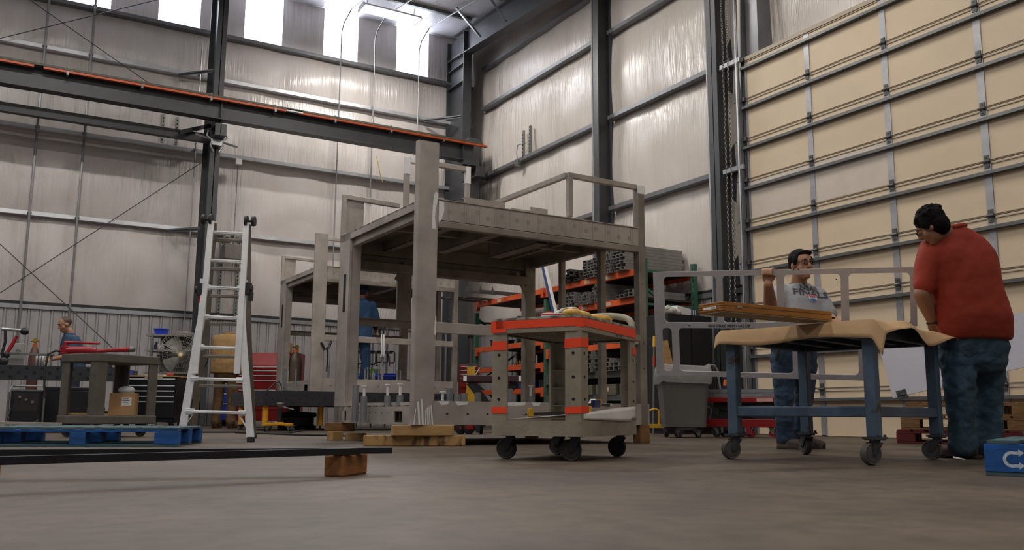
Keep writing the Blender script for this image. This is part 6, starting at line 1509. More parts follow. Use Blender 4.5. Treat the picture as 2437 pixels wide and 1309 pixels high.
# ------------------------------------------------------------------ aluminium cut-out panel held upright
PA = Plane(U(1563, 893, d=7.3), U(2058, 906, d=6.68), U(1570, 647, d=7.22))
M_pan = mat('bare_aluminium_sheet', (186, 182, 184), .42, .35, .12, 3, .05, 30)
pn = thing('cutout_panel', 'aluminium panel with large rounded cut-outs, held upright by the man in grey', 'panel', PA.o)
def panel():
    mb = MB(); T_ = .02
    def P3(a, b, c=0): return PA.w(a, b, c) - PA.o
    def cell(s0, s1, t0, t1):
        vs = [P3(a, b, c_) for c_ in (-T_, 0) for (a, b) in ((s0, t0), (s1, t0), (s1, t1), (s0, t1))]
        mb.add(vs, [(0, 1, 2, 3), (7, 6, 5, 4), (0, 4, 5, 1), (1, 5, 6, 2), (2, 6, 7, 3), (3, 7, 4, 0)])
    def fillets(s0, s1, t0, t1, r):
        for (cx, cy, sx, sy) in ((s0, t0, 1, 1), (s1, t0, -1, 1), (s1, t1, -1, -1), (s0, t1, 1, -1)):
            arc = [(cx + sx * (r - r * math.cos(a)), cy + sy * (r - r * math.sin(a))) for a in [math.pi / 2 * k / 6 for k in range(7)]]
            for p, q in zip(arc[:-1], arc[1:]):
                vs = [P3(cx, cy, c_) for c_ in (-T_, 0)] + [P3(*p, -T_), P3(*p, 0), P3(*q, -T_), P3(*q, 0)]
                mb.add(vs, [(0, 2, 4), (1, 5, 3), (2, 3, 5, 4)])
    S = lambda px, py: PA.st(px, py)[0]; Tt = lambda px, py: PA.st(px, py)[1]
    top1 = Tt(1570, 647); topR = Tt(2165, 636); H = (top1 + topR) / 2
    u0, u1 = Tt(1640, 768), Tt(1640, 658)            # upper row openings
    l0, l1 = Tt(1700, 885), Tt(1700, 781)            # lower row openings
    sR = S(2182, 700); sRl = S(2058, 860)
    up = [(S(1580, 700), S(1705, 700)), (S(1719, 700), S(1849, 700)), (S(1866, 700), S(2001, 700)), (S(2020, 700), S(2166, 700))]
    lo = [(S(1577, 830), S(1600, 830)), (S(1616, 830), S(1886, 850)), (S(1903, 850), S(2043, 850))]
    def row(ops, sEnd, t0, t1, ta, tb_):
        cell(0, sEnd, ta, t0) if ta < t0 else None
        cell(0, sEnd, t1, tb_) if t1 < tb_ else None
        prev = 0
        for a, b in ops: cell(prev, a, t0, t1); fillets(a, b, t0, t1, .032); prev = b
        cell(prev, sEnd, t0, t1)
    row(up, sR, u0, u1, (u0 + l1) / 2, H)
    row(lo, sRl, l0, l1, 0, (u0 + l1) / 2)
    return mb, S, Tt, (u0 + l1) / 2
pmb, S_, T_, tmid = panel()
o = link('sheet', pmb, M_pan, pn)
sg = 1 if (CAMP - PA.o).dot(PA.n) > 0 else -1
text('00YI 05000 MEPD SA2 I2E', .030, M_black, pn, PA.w(S_(1735, 772), tmid - .004, .002 if sg > 0 else -.022) - PA.o, M3(PA.e1, PA.e2, PA.n * sg), 'stencil_print', 1.0, .02)
mb = MB()
for (a, b) in ((1640, 775), (1900, 641), (1888, 641), (1990, 665), (1660, 790)): mb.ell(PA.at(a, b, .001 if sg > 0 else -.0205) - PA.o, (.005, .005, .005), 8, 6)
link('rivet', mb, M_hole, pn)

# ------------------------------------------------------------------ white board and pallets by the door
M_pr = mat('red_pallet_paint', (96, 22, 24), .65, 0, .2, 4); M_pw = mat('old_pallet_wood', (124, 92, 58), .8, 0, .25, 3, .2, 20, stretch=(.6, 2, 2))
pa = U(2134, 1055, z=0)
st_ang = -math.pi / 2 + .55
base = Vector((pa.x, pa.y, 0))
for k in range(3):
    pallet(['red painted pallet at the bottom of the stack by the door', 'bare wooden pallet in the middle of the stack by the door', 'bare wooden pallet on top of the stack by the door'][k], (base.x + .03 * k, base.y - .04 * k, .1415 * k), st_ang + .03 * k, 1.15, 1.0, [M_pr, M_pw, M_pw][k], [M_pr, M_pw, M_pw][k], hgt=.14, group='stacked pallets by the door')
q_ = base + Rz(st_ang) @ Vector((1.28, .05, 0))
for k in range(3):
    pallet(['red and brown pallet at the bottom of the right-hand stack by the door', 'wooden pallet in the middle of the right-hand stack by the door', 'wooden pallet on top of the right-hand stack by the door'][k], (q_.x - .02 * k, q_.y, .1415 * k), st_ang - .04 * k, 1.15, 1.0, [M_pr, M_pw, M_pw][k], [M_pw, M_pw, M_pw][k], hgt=.14, group='stacked pallets by the door, right')
PB = Plane(U(2125, 948, d=8.3), U(2437, 872, d=7.9), U(2092, 832, d=8.5))
M_board = mat('white_board', (186, 184, 194), .4, 0, .02)
bd = thing('white_board', 'large white board tilted behind the man in red, standing on the pallets', 'board', PB.o)
vs = [PB.at(*q) - PB.o for q in ((2125, 948), (2640, 826), (2600, 700), (2093, 830))]; vs2 = [v - PB.n * .012 for v in vs]
link('board_sheet', MB().add(vs + vs2, [(0, 1, 2, 3), (7, 6, 5, 4), (0, 4, 5, 1), (1, 5, 6, 2), (2, 6, 7, 3), (3, 7, 4, 0)]), M_board, bd)
hp_ = PB.at(2147, 940) - PB.o; R_ = M3(PB.e1, PB.e2, PB.n); sgb = 1 if (CAMP - PB.o).dot(PB.n) > 0 else -1
hm = MB(); hm.box(hp_ + R_ @ Vector((0, .025, sgb * .006 + (0 if sgb > 0 else -.012))), (.085, .04, .006), R_); hm.box(hp_ + R_ @ Vector((0, -.022, sgb * .006 + (0 if sgb > 0 else -.012))), (.085, .04, .006), R_); hm.tube(hp_ + R_ @ Vector((-.042, 0, sgb * .008)), hp_ + R_ @ Vector((.042, 0, sgb * .008)), .01, 8)
h_ = link('hinge', hm, M_black, bd, label='black plastic hinge')
sc = MB()
for a in (-.028, .028):
    for b in (-.025, .025): sc.ell(hp_ + R_ @ Vector((a, b, sgb * .0105 + (0 if sgb > 0 else -.012))), (.006, .006, .006), 8, 6)
link('screw_head', sc, M_galvd, h_)
mb = MB(); mb.add([(0, 0, .012), (.07, -.01, .001), (.10, .03, .004), (.03, .05, .02)], [(0, 1, 2, 3)]); o = link('paper_scrap', mb, M_white); p_ = U(2268, 1094, z=0); o.location = p_; o.rotation_euler = (0, 0, -.5); s_m = o.modifiers.new('s', 'SOLIDIFY'); s_m.thickness = .001; tag(o, 'small white scrap of paper on the floor by the boots of the man in red', 'paper')
# spots on the floor
for (px, py, r) in ((535, 1182, .012), (1100, 1165, .01), (2190, 1162, .02), (1758, 1114, .02), (905, 1131, .008), (2372, 1164, .02)):
    pass

# ------------------------------------------------------------------ people
M_skin = mat('skin', (164, 118, 92), .5, 0, .06, 9, .08, 60); M_skin2 = mat('skin_darker', (140, 98, 74), .5, 0, .06, 9, .08, 60)  # second skin tone is evenly darker, for the man in red
M_hair = mat('dark_hair', (16, 13, 13), .7, 0, .3, 30, .5, 80, stretch=(1, 1, .3), spec=.12); M_hairg = mat('greying_hair', (16, 14, 15), .75, 0, 0, 14, .6, 60, color2=(60, 56, 54), thr=(.68, .82), spec=.1)
def cap(mb, p0, r0, p1, r1, n=14):
    p0, p1 = Vector(p0), Vector(p1); mb.tube(p0, p1, r0, n, r1); mb.ell(p0, (r0,) * 3, n, 8); mb.ell(p1, (r1,) * 3, n, 8)
def chn(mb, pts):
    for (a, ra), (b, rb) in zip(pts[:-1], pts[1:]): cap(mb, a, ra, b, rb)
def loft(mb, secs, rt, fw, n=28, up=None):
    """stack of elliptical sections (centre, half width, half depth); rt, fw the body's right and forward axes"""
    vs = []
    for c, w, d in secs:
        for k in range(n):
            a = 2 * math.pi * k / n; ca, sa = math.cos(a), math.sin(a)
            e_ = 2 / 2.4; vs.append(Vector(c) + rt * (w * math.copysign(abs(ca) ** e_, ca)) + fw * (d * math.copysign(abs(sa) ** e_, sa)))
    m = len(secs)
    mb.add(vs, [(j * n + k, j * n + (k + 1) % n, (j + 1) * n + (k + 1) % n, (j + 1) * n + k) for j in range(m - 1) for k in range(n)] + [tuple(range(n))[::-1], tuple(range((m - 1) * n, m * n))], 0, True)
def soft(name, mb, m, parent, vox=.012, smooth=6, label=None, noise=0, nscale=.12):
    o = link(name, mb, m, parent, label=label)
    r = o.modifiers.new('remesh', 'REMESH'); r.mode = 'VOXEL'; r.voxel_size = vox; r.use_smooth_shade = True
    if smooth: c = o.modifiers.new('smooth', 'SMOOTH'); c.iterations = smooth; c.factor = .5
    if noise:
        tx = bpy.data.textures.get('folds%g' % nscale) or bpy.data.textures.new('folds%g' % nscale, 'CLOUDS'); tx.noise_scale = nscale; tx.noise_depth = 2
        d = o.modifiers.new('folds', 'DISPLACE'); d.texture = tx; d.strength = noise; d.mid_level = .5; d.texture_coords = 'LOCAL'
    return o
def head(t, body, c, fwd, up, s=1.0, hair=M_hair, hairstyle='short', glasses=True, vox=.006):
    """features of a head of height .24 s centred at c; adds skull, nose, ears, jaw to `body`"""
    fwd = Vector(fwd).normalized(); up = Vector(up); up = (up - fwd * fwd.dot(up)).normalized(); rt = fwd.cross(up)
    R = M3(rt, fwd, up); P = lambda x, y, z: Vector(c) + R @ (Vector((x, y, z)) * s)
    body.ell(P(0, -.005, .03), (.076 * s, .094 * s, .090 * s), 18, 12, R)
    body.ell(P(0, .022, -.045), (.060 * s, .066 * s, .070 * s), 16, 10, R)
    body.ell(P(0, .05, -.095), (.034 * s, .032 * s, .025 * s), 12, 8, R)
    for e in (-1, 1):
        body.ell(P(e * .045, .048, -.03), (.026 * s, .026 * s, .03 * s), 10, 8, R)
        body.ell(P(e * .079, -.005, -.01), (.009 * s, .020 * s, .033 * s), 10, 8, R)
        body.ell(P(e * .030, .082, .028), (.024 * s, .012 * s, .007 * s), 10, 6, R)
    cap(body, P(0, .085, .018), .010 * s, P(0, .108, -.022), .014 * s); body.ell(P(0, .098, -.026), (.020 * s, .012 * s, .010 * s), 10, 6, R)
    body.ell(P(0, .078, -.062), (.026 * s, .014 * s, .008 * s), 10, 6, R)
    lp = MB(); lp.ell(P(0, .087, -.060), (.025 * s, .009 * s, .005 * s), 12, 6, R); lp.ell(P(0, .086, -.068), (.022 * s, .009 * s, .006 * s), 12, 6, R); link('lips', lp, mat('lips', (150, 88, 78), .5), t)
    for e in (-1, 1):
        ey = link('eye', MB().ell(P(e * .030, .074, .012), (.0130 * s, .010 * s, .007 * s), 12, 8, R), mat('eye_white', (206, 200, 194), .3), t)
        link('iris', MB().ell(P(e * .030, .0825, .012), (.006 * s, .0035 * s, .006 * s), 10, 6, R), mat('iris', (34, 24, 20), .3), ey)
        link('eyebrow', MB().path([P(e * .014, .090, .030), P(e * .030, .090, .036), P(e * .048, .078, .030)], .0045 * s, 6), M_hair, t)
    h = MB()
    if hairstyle == 'short':
        h.ell(P(0, -.020, .052), (.084 * s, .094 * s, .082 * s), 18, 12, R); h.ell(P(0, -.045, .010), (.080 * s, .066 * s, .075 * s), 16, 10, R)
        for e in (-1, 1): h.ell(P(e * .074, .018, .035), (.012 * s, .035 * s, .04 * s), 10, 6, R)
        h.ell(P(-.01, .045, .092), (.062 * s, .040 * s, .024 * s), 14, 8, R)
    elif hairstyle == 'full':
        h.ell(P(0, -.025, .055), (.098 * s, .108 * s, .095 * s), 18, 12, R); h.ell(P(0, -.050, -.005), (.090 * s, .075 * s, .09 * s), 16, 10, R)
        for e in (-1, 1): h.ell(P(e * .080, .010, .03), (.018 * s, .035 * s, .05 * s), 10, 6, R)
        rr = random.Random(2)
        for k in range(46):
            a, b_ = rr.uniform(0, 6.28), rr.uniform(.1, 1.25); h.ell(P(.092 * math.cos(a) * math.sin(b_), -.028 + .104 * math.sin(a) * math.sin(b_), .052 + .093 * math.cos(b_)), (.02 * s, .02 * s, .016 * s), 8, 5, R)
    else:
        h.ell(P(0, -.020, .040), (.079 * s, .092 * s, .084 * s), 18, 12, R)
    hs = soft('hair', h, hair, t, .006 * s, 2)
    if glasses:
        g = MB()
        for e in (-1, 1):
            g.path([P(e * .034 + .024 * math.cos(a), .104 - .004 * abs(math.cos(a)), .010 + .018 * math.sin(a)) for a in [2 * math.pi * k / 14 for k in range(14)]], .0028 * s, 6, closed=True)
            g.path([P(e * .057, .100, .014), P(e * .080, .06, .014), P(e * .082, -.01, .010)], .0026 * s, 5)
        g.path([P(-.010, .104, .014), P(0, .107, .017), P(.010, .104, .014)], .0026 * s, 5); link('glasses', g, M_black, t, label='dark-rimmed glasses')
def finger(mb, p, d, L, r, curl, nrm):
    """three bent phalanges from p along d, bending towards nrm"""
    d = Vector(d).normalized(); nrm = Vector(nrm).normalized(); a = 0; q = Vector(p)
    for k, f in enumerate((.45, .32, .23)):
        a += curl[k]; v = d * math.cos(a) + nrm * math.sin(a); q2 = q + v * L * f; cap(mb, q, r * (1 - .08 * k), q2, r * (1 - .08 * (k + 1)), 10); q = q2
    return q
def hand(mb, wrist, d, nrm, s=1.0, curl=(.5, .6, .4), thumb=1, spread=.0):
    """palm from the wrist along d, palm side nrm; thumb = +-1 side"""
    wrist, d, nrm = Vector(wrist), Vector(d).normalized(), Vector(nrm); nrm = (nrm - d * d.dot(nrm)).normalized(); sd = d.cross(nrm) * thumb; R = M3(sd, d, nrm)
    mb.ell(wrist + d * .045 * s, (.040 * s, .055 * s, .017 * s), 14, 10, R); mb.ell(wrist + d * .075 * s, (.040 * s, .022 * s, .014 * s), 12, 8, R)
    for k, (o_, L) in enumerate(((.030, .070), (.010, .078), (-.010, .073), (-.029, .058))):
        finger(mb, wrist + d * .088 * s + sd * o_ * s, d + sd * o_ * spread * 20, L * s, .0092 * s, curl, nrm)
    t0 = wrist + d * .025 * s + sd * .030 * s + nrm * .008 * s; t1 = t0 + (d * .6 + sd * .55 + nrm * .5).normalized() * .038 * s; t2 = t1 + (d * .75 + sd * .0 + nrm * .65).normalized() * .030 * s
    t3 = t2 + (d * .7 - sd * .3 + nrm * .5).normalized() * .024 * s; chn(mb, [(t0, .014 * s), (t1, .0115 * s), (t2, .0105 * s), (t3, .009 * s)])
def shoe(mb, heel, d, L, h=.10, w=.05, z0=0.0):
    heel, d = Vector(heel), Vector(d).normalized(); sd = Vector((-d.y, d.x, 0)); R = M3(d, sd, Vector((0, 0, 1)))
    mb.box(heel + d * (L * .5 - .03) + Vector((0, 0, .014)), (L * .9, w * 1.7, .028), R)
    mb.ell(heel + d * .02 + Vector((0, 0, .055)), (.055, w * .85, .055), 12, 8, R); mb.ell(heel + d * (L * .45) + Vector((0, 0, .045)), (L * .42, w * .85, .042), 14, 8, R); mb.ell(heel + d * (L * .80 - .03) + Vector((0, 0, .040)), (L * .22, w * .95, .036), 12, 8, R)
    cap(mb, heel + d * .03 + Vector((0, 0, .06)), .046, heel + d * .03 + Vector((0, 0, h)), .048)
def rel_(o): return lambda p: Vector(p) - o
UPV = Vector((0, 0, 1))

# --- man in grey T-shirt holding the panel
DG = 7.45
OG = U(1885, 1067, z=0); OG.z = 0
pg = thing('person', 'man in grey printed T-shirt, jeans and glasses holding up the cut-out panel', 'person', OG)
G = lambda px, py, off=0: U(px, py, d=DG + off) - OG
rdir = G(1950, 700) - G(1850, 700); rdir.z = 0; rdir.normalize(); tow = Vector((rdir.y, -rdir.x, 0))       # image right, towards camera
if (CAMP - OG).dot(tow) < 0: tow = -tow
fwG = (tow + rdir * .22).normalized(); rtG = Vector((-fwG.y, fwG.x, 0)); rtG = rtG if rtG.dot(rdir) > 0 else -rtG
body = MB(); head(pg, body, G(1907, 631, -.02), tow + rdir * .33 + UPV * -.02, UPV - rdir * .06, 1.06, M_hair, 'short', True)
chn(body, [(G(1903, 655, .02), .060), (G(1901, 680, .05), .070)])
loft(body, [(G(1899, 690, .04), .12, .08), (G(1898, 740, .03), .17, .11), (G(1892, 800, .02), .17, .12), (G(1890, 850, .02), .15, .11)], rtG, fwG)
# raised arm gripping the top bar
gp = PA.at(1826, 652, 0) - OG
el, wr = G(1836, 744, -.20), gp + Vector((0, 0, -.085)) + PA.n * (-.035 * sg)
chn(body, [(G(1858, 694, .02), .064), (el, .060), (el + (wr - el) * .30, .056), (wr, .034)])
td = PA.n * sg         # towards the camera
hd = MB()
# fist closed over the bar: palm behind the sheet, fingers over the top edge and down the near side
pw = gp + Vector((0, 0, -.075)) - td * .035
body.ell(pw + Vector((0, 0, .045)) , (.045, .022, .052), 14, 10, M3(PA.e1, td, UPV)); cap(body, wr, .029, pw, .031)
for k, o_ in enumerate((-.033, -.012, .010, .031)):
    f0 = pw + Vector((0, 0, .088 - .004 * abs(k - 1.5))) + PA.e1 * o_; f1 = f0 + Vector((0, 0, .026)) + td * .016; f2 = f1 + td * .034 + Vector((0, 0, -.006)); f3 = f2 + td * .008 + Vector((0, 0, -.030))
    chn(body, [(f0, .0115), (f1, .0112), (f2, .0105), (f3, .0092)])
chn(body, [(pw + PA.e1 * .035 + Vector((0, 0, .03)), .014), (pw + PA.e1 * .055 + Vector((0, 0, .07)), .0125), (pw + PA.e1 * .050 + Vector((0, 0, .108)) + td * .012, .011), (pw + PA.e1 * .040 + Vector((0, 0, .118)) + td * .038, .0095)])
# lowered arm
el2, wr2 = G(1972, 757, -.10), G(2004, 777, -.52)
chn(body, [(G(1946, 704, .03), .060), (el2, .048), (el2 + (wr2 - el2) * .4, .042), (wr2, .028)]); hand(body, wr2, wr2 - el2, (0, 0, -1), 1, (.3, .4, .3), 1)
for (hx, kx, ax_, off) in ((1866, 1866, 1868, 0), (1915, 1912, 1905, .12)): chn(body, [(G(hx, 855, off), .085), (G(kx, 945, off - .03), .055), (G(ax_, 1040, off), .038)])
soft('body', body, M_skin, pg, .0065, 3)
st = MB()
loft(st, [(G(1902, 676, .045), .082, .075), (G(1900, 684, .045), .135, .09), (G(1899, 697, .04), .192, .115), (G(1899, 715, .02), .205, .135), (G(1897, 745, 0), .208, .160), (G(1894, 780, -.02), .218, .182), (G(1891, 810, -.02), .218, .180), (G(1890, 829, -.01), .205, .168)], rtG, fwG)
sl = G(1858, 696, .02) + (el - G(1858, 696, .02)) * .62
chn(st, [(G(1860, 697, .02), .082), (sl, .078)])
s0, s1 = G(1945, 706, .03), G(1968, 747, -.05); chn(st, [(s0, .082), (s1, .082)])
M_tee = mat('grey_tshirt', (150, 152, 156), .8, 0, .05, 6, .25, 9)
shirt = soft('t_shirt', st, M_tee, pg, .010, 4, None, .018, .09)
nk = MB(); nk.path([G(1902, 677, .045) + rtG * (.080 * math.cos(a)) + fwG * (.074 * math.sin(a)) + UPV * (.006 - .018 * max(0, math.sin(a))) for a in [2 * math.pi * k / 24 for k in range(24)]], .007, 6, closed=True); link('collar', nk, mat('collar_grey', (104, 106, 112), .8), shirt)
jn = MB(); M_jean = mat('blue_denim', (52, 72, 96), .8, 0, .22, 4, .4, 18); 
loft(jn, [(G(1889, 822, 0), .180, .150), (G(1888, 850, .01), .190, .155), (G(1888, 880, .02), .185, .145), (G(1889, 898, .03), .16, .12)], rtG, fwG)
for (hx, kx, ax_, off) in ((1864, 1866, 1868, 0), (1916, 1914, 1908, .12)): chn(jn, [(G(hx, 868, off), .100), (G(kx, 950, off - .03), .080), (G(ax_, 1022, off), .072), (G(ax_, 1040, off), .076)])
soft('jeans', jn, M_jean, pg, .011, 3, None, .03, .07)
link('key_bunch', MB().path([G(1849, 828, -.14), G(1851, 845, -.16), G(1848, 858, -.16)], [.012, .02, .014], 7), M_black, pg, label='dark key bunch at the belt')
hl = [Vector((G(1858, 1064).x, G(1858, 1064).y, 0)), Vector((G(1900, 1060, .12).x, G(1900, 1060, .12).y, 0))]
M_shoe = mat('brown_trainer', (72, 60, 54), .7, 0, .2, 10)
for i, q in enumerate(hl):
    sh = MB(); shoe(sh, q, rdir * .72 + tow * .7, .27, .10); so_ = soft('shoe', sh, M_shoe, pg, .007, 2)
    for k in range(4): link('lace', MB().bar(q + (rdir * .72 + tow * .7).normalized() * (.09 + .025 * k) + Vector((0, 0, .094 - .010 * k)) - rtG * .03, q + (rdir * .72 + tow * .7).normalized() * (.09 + .025 * k) + Vector((0, 0, .094 - .010 * k)) + rtG * .03, .005, .004), M_galvd, so_)
# print on the shirt, wrapped onto the cloth
M_prt = mat('shirt_print', (62, 64, 70), .8); M_logo_b = mat('logo_blue', (40, 96, 170), .6); M_logo_r = mat('logo_red', (214, 74, 56), .6); M_logo_w = mat('logo_white', (226, 228, 232), .6)
def wrap_on(o, target, off):
    w = o.modifiers.new('wrap', 'SHRINKWRAP'); w.target = target; w.wrap_method = 'PROJECT'; w.use_project_x = False; w.use_project_y = False; w.use_project_z = True; w.use_negative_direction = True; w.use_positive_direction = True; w.offset = off; w.wrap_mode = 'ABOVE_SURFACE'
slope_r = (rtG * 1 + UPV * -.10).normalized(); Rsh = M3(slope_r, (UPV - slope_r * slope_r.dot(UPV)).normalized(), slope_r.cross(UPV).normalized())
if Rsh.col[2].dot(fwG) < 0: Rsh = M3(slope_r, UPV, fwG)
def on_shirt(px, py, out=.22): return G(px, py, 0) + fwG * out
def shirt_text(s_, size, px, py, m, sx=1.0, off=.004, tilt=0):
    o = text(s_, size, m, pg, on_shirt(px, py), Rsh @ Matrix.Rotation(tilt, 3, 'Z'), 'shirt_lettering', sx, .022)
    sb = o.modifiers.new('sub', 'SUBSURF'); sb.subdivision_type = 'SIMPLE'; sb.levels = 2; sb.render_levels = 2
    wrap_on(o, shirt, off); return o
shirt_text('NBA', .060, 1913, 688, M_prt, 1.1); shirt_text('FINALS', .074, 1918, 702, M_prt, 1.35)
shirt_text('20', .02, 1893, 691, M_prt); shirt_text('12', .02, 1933, 695, M_prt)
def shirt_shape(pts, px, py, m, off):
    mb = MB(); mb.add([(a, b, 0) for a, b in pts], [tuple(range(len(pts)))]); o = link('shirt_emblem', mb, m, pg); mm = Rsh.to_4x4(); mm.translation = on_shirt(px, py); o.matrix_local = mm
    sb = o.modifiers.new('tri', 'TRIANGULATE'); s2 = o.modifiers.new('sub', 'SUBSURF'); s2.subdivision_type = 'SIMPLE'; s2.levels = 3; s2.render_levels = 3; wrap_on(o, shirt, off)
shirt_shape([(-.042, .028), (.042, .028), (.046, -.006), (.004, -.036), (-.032, -.012)], 1918, 714, M_logo_w, .006)
shirt_shape([(-.038, .025), (.038, .025), (.034, .012), (-.036, .012)], 1918, 714, M_logo_r, .008); shirt_shape([(-.028, -.008), (.040, -.008), (.004, -.032)], 1918, 714, M_logo_b, .008)
shirt_text('OKC', .024, 1918, 713, M_logo_b, 1.0, .010)
shirt_shape([(-.010, -.008), (0, .010), (.010, -.008)], 1909, 677, M_prt, .005)
shirt_shape([(-.016, .024), (.010, .018), (.018, -.004), (.010, -.026), (-.010, -.012)], 1937, 689, mat('patch_grey', (104, 92, 96), .8), .005)

# --- man in red polo shirt seen from behind
DR = 5.85
OR = U(2300, 1092, z=0); OR.z = 0
pr2 = thing('person', 'man in red polo shirt and blue jeans bent over the table, seen from behind', 'person', OR)
Q = lambda px, py, off=0: U(px, py, d=DR + off) - OR
rdr = Q(2400, 700) - Q(2200, 700); rdr.z = 0; rdr.normalize(); awy = Vector((-rdr.y, rdr.x, 0))
if awy.dot(OR) < 0: awy = -awy
fwR = (awy * .80 - rdr * .60).normalized(); rtR = Vector((fwR.y, -fwR.x, 0))      # faces away and to the left
rtw = (rdr * .80 + awy * .60).normalized()
body = MB(); hf = (awy * .62 - rdr * .78 - UPV * .62); head(pr2, body, Q(2217, 541, -.02), hf, UPV + (-rdr * .35 + awy * .2), .93, M_hairg, 'full', True)
chn(body, [(Q(2226, 548, -.02), .062), (Q(2262, 560, .04), .080)])
loft(body, [(Q(2275, 590, .05), .16, .10), (Q(2290, 650, .05), .19, .14), (Q(2300, 720, .05), .19, .15), (Q(2312, 800, .06), .14, .11)], rdr, awy)
sh_ = Q(2212, 612, .02); el = Q(2194, 700, -.04); wr = Q(2219, 766, .02)
chn(body, [(sh_, .052), (el, .052), (el + (wr - el) * .35, .050), (wr, .032)]); hand(body, wr, Q(2224, 790, .05) - wr, -rdr * .2 - UPV, 1.02, (.5, .6, .4), -1)
sh2 = Q(2340, 618, .14); el2 = Q(2356, 715, .28); wr2 = Q(2290, 770, .42); chn(body, [(sh2, .066), (el2, .054), (wr2, .032)]); hand(body, wr2, Q(2262, 780, .40) - wr2, (0, 0, -1), 1.0, (.4, .5, .3), 1)
for (hx, kx, ax2, off) in ((2283, 2285, 2291, 0), (2345, 2350, 2350, .12)): chn(body, [(Q(hx, 850, off + .03), .070), (Q(kx, 945, off), .055), (Q(ax2, 1055, off), .042)])
soft('body', body, M_skin2, pr2, .008, 3)
link('watch', MB().path([wr + (wr - el).normalized() * .01 + M3(rdr, awy, UPV) @ Vector((.033 * math.cos(a), .033 * math.sin(a), 0)) for a in [2 * math.pi * k / 14 for k in range(14)]], .009, 6, closed=True), M_black, pr2)
ps = MB()
loft(ps, [(Q(2272, 545, .05), .085, .085), (Q(2268, 560, .05), .15, .11), (Q(2268, 580, .05), .215, .13), (Q(2275, 605, .05), .245, .155), (Q(2288, 650, .05), .238, .18), (Q(2296, 700, .05), .238, .20), (Q(2305, 750, .05), .250, .215), (Q(2311, 790, .05), .250, .21), (Q(2314, 812, .05), .236, .195)], rdr, awy)
sl = sh_ + (el - sh_) * .78; chn(ps, [(Q(2214, 612, .02), .092), (sl + (sh_ - sl) * .3, .080), (sl, .074)])
sl2 = sh2 + (el2 - sh2) * .70; chn(ps, [(sh2, .095), (sl2, .085)])
M_polo = mat('red_polo', (142, 44, 22), .8, 0, .06, 3, .25, 9)
polo = soft('polo_shirt', ps, M_polo, pr2, .011, 7, None, .024, .17)
cl_ = MB(); cl_.path([Q(2266, 549, .05) + rdr * (.088 * math.cos(a)) + awy * (.085 * math.sin(a)) - rdr * .01 + UPV * (.012 + .018 * math.cos(a)) for a in [2 * math.pi * k / 24 for k in range(24)]], .016, 8, closed=True); link('collar', cl_, M_polo, polo)
jn = MB(); M_jean2 = mat('washed_denim', (58, 82, 98), .8, 0, .25, 3.5, .4, 18)
loft(jn, [(Q(2314, 795, .05), .215, .17), (Q(2314, 830, .05), .222, .175), (Q(2315, 865, .05), .215, .16), (Q(2316, 885, .06), .19, .13)], rdr, awy)
for (hx, kx, ax2, off) in ((2281, 2285, 2290, 0), (2350, 2352, 2352, .14)): chn(jn, [(Q(hx, 858, off), .112), (Q(kx, 945, off), .094), (Q(ax2, 1030, off), .084), (Q(ax2, 1058, off), .090)])
jo = soft('jeans', jn, M_jean2, pr2, .011, 3, None, .036, .08)
pk = MB(); p0 = Q(2290, 822, -.14); pk.add([p0, Q(2333, 818, -.16), Q(2334, 838, -.15), Q(2316, 848, -.15), Q(2293, 842, -.14)], [(0, 1, 2, 3, 4)]); pko = link('back_pocket', pk, mat('denim_dark', (44, 62, 78), .8), jo)
s2 = pko.modifiers.new('sub', 'SUBSURF'); s2.subdivision_type = 'SIMPLE'; s2.levels = 3; s2.render_levels = 3; w_ = pko.modifiers.new('wrap', 'SHRINKWRAP'); w_.target = jo; w_.wrap_mode = 'ABOVE_SURFACE'; w_.offset = .004
M_boot = mat('brown_boot', (78, 52, 38), .6, 0, .15, 8)
for (px, off) in ((2316, 0), (2362, .14)):
    q = Q(px, 1090, off); q.z = 0; sh = MB(); shoe(sh, q, fwR + Vector((0, 0, 0)), .30, .15, .056); bo_ = soft('boot', sh, M_boot, pr2, .008, 2)
    link('sole', MB().box(q + fwR * .10 + Vector((0, 0, .012)), (.29, .10, .024), M3(fwR, rtR, UPV)), M_rub, bo_, bevel=.008)

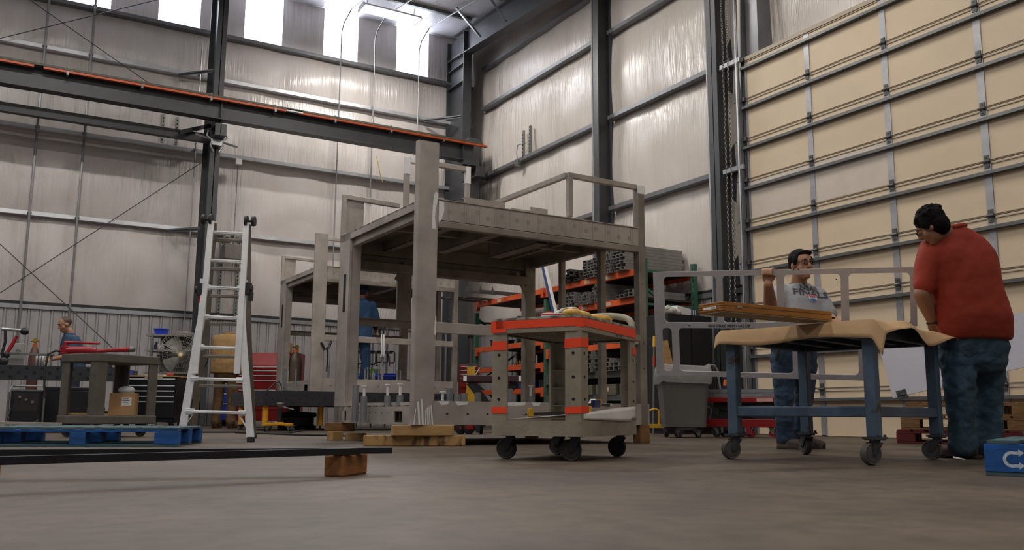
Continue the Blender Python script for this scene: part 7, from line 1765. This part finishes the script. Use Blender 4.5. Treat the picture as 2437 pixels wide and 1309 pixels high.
# --- plain figures farther back
def figure(lab, px, d_, feet, zfeet, H, shirt_c, pants_c, facing, hairc=M_hair, hs='crop', sleeves='long', lean=0, skin=M_skin, head_on=True, glasses=False, arms='work', wide=1.0):
    O = U(px, feet, d=d_); O.z = zfeet
    t = thing('person', lab, 'person', O)
    r_ = Vector((math.cos(-.53), math.sin(-.53), 0)); aw = Vector((-r_.y, r_.x, 0)); f_ = (r_ * facing[0] - aw * facing[1]).normalized(); s_ = Vector((f_.y, -f_.x, 0)); k = H / 1.75
    P = lambda side, fwd, z: s_ * side * k + f_ * (fwd + lean * max(0, z - .95)) * k + UPV * z * k * (1 - .10 * lean * (z > 1.2))
    body = MB()
    if head_on: head(t, body, P(0, .06 + lean * .06, 1.62), f_ + UPV * (-.25 - lean), UPV + f_ * .25, k, hairc, hs, glasses)
    else: head(t, body, P(0, .26, 1.34), f_ - UPV * .9, UPV + f_ * .6, k, hairc, hs, glasses)
    chn(body, [(P(0, .02, 1.53 if head_on else 1.42), .055 * k), (P(0, 0, 1.42), .065 * k)]); loft(body, [(P(0, 0, 1.4), .14 * k, .08 * k), (P(0, 0, 1.1), .14 * k, .1 * k), (P(0, 0, .95), .14 * k, .1 * k)], s_, f_)
    hands = {}
    for e in (-1, 1):
        sh = P(e * .19, 0, 1.40); el = P(e * .25, .08, 1.12); wr = P(e * .14, .34, 1.05)
        chn(body, [(sh, .05 * k), (el, .042 * k), (wr, .028 * k)]); hand(body, wr, P(e * .10, .44, 1.03) - wr, -UPV, k, (.4, .5, .4), -e)
        chn(body, [(P(e * .10, 0, .9), .085 * k), (P(e * .11, .02, .5), .055 * k), (P(e * .12, -.02, .1), .04 * k)])
    soft('body', body, skin, t, .012, 2)
    sm_ = mat('shirt_%d_%d' % (shirt_c[0], shirt_c[2]), shirt_c, .85, 0, .1, 4, .3, 10); pm_ = mat('pants_%d_%d' % (pants_c[0], pants_c[2]), pants_c, .85, 0, .15, 4, .3, 10)
    c = MB(); W = wide
    loft(c, [(P(0, .01, 1.47), .08 * k, .075 * k), (P(0, 0, 1.44), .15 * k * W, .10 * k), (P(0, 0, 1.36), .205 * k * W, .13 * k), (P(0, .0, 1.2), .20 * k * W, .15 * k), (P(0, .0, 1.0), .20 * k * W, .16 * k), (P(0, 0, .84), .205 * k * W, .16 * k)], s_, f_)
    for e in (-1, 1):
        sh = P(e * .185, 0, 1.38); el = P(e * .25, .08, 1.12); wr = P(e * .15, .31, 1.055)
        chn(c, [(sh, .072 * k), (el, .062 * k)] + ([(wr, .048 * k)] if sleeves == 'long' else []))
    so = soft('jacket' if sleeves == 'long' else 'shirt', c, sm_, t, .014, 3, None, .02, .1)
    cc = MB(); cc.path([P(0, .01, 1.475) + s_ * (.075 * k * math.cos(a)) + f_ * (.07 * k * math.sin(a)) for a in [2 * math.pi * j / 18 for j in range(18)]], .018 * k, 6, closed=True); link('collar', cc, sm_, so)
    j = MB(); loft(j, [(P(0, 0, .92), .17 * k, .13 * k), (P(0, 0, .82), .185 * k, .14 * k), (P(0, 0, .74), .16 * k, .11 * k)], s_, f_)
    for e in (-1, 1): chn(j, [(P(e * .095, 0, .80), .095 * k), (P(e * .11, .02, .48), .078 * k), (P(e * .12, -.02, .09), .07 * k)])
    soft('trousers', j, pm_, t, .014, 3, None, .025, .1)
    for e in (-1, 1):
        s2 = MB(); q = P(e * .12, -.05, 0); shoe(s2, q, f_, .27 * k, .10 * k, .05 * k); soft('boot', s2, M_boot, t, .01, 2)
    return t
figure('man in tan work jacket and trousers seen from behind through the ladder', 531, 15.5, 1019, 0, 1.98, (150, 118, 76), (104, 78, 48), (.05, -1), head_on=False, lean=.05, wide=1.22)
figure('bald-cropped man in dark blue shirt looking down behind the old cart', 163, 13.7, 1010, 0, 1.76, (44, 68, 94), (40, 46, 60), (-.70, .65), mat('cropped_hair', (76, 60, 48), .6), 'crop', 'short', .15, wide=1.22)
figure('worker in blue overalls and dark hood standing inside the second frame', 852, 14.3, 900, .60, 1.80, (34, 66, 100), (36, 64, 92), (.2, -1), mat('dark_hood', (30, 34, 60), .5), 'full', 'long', .05)
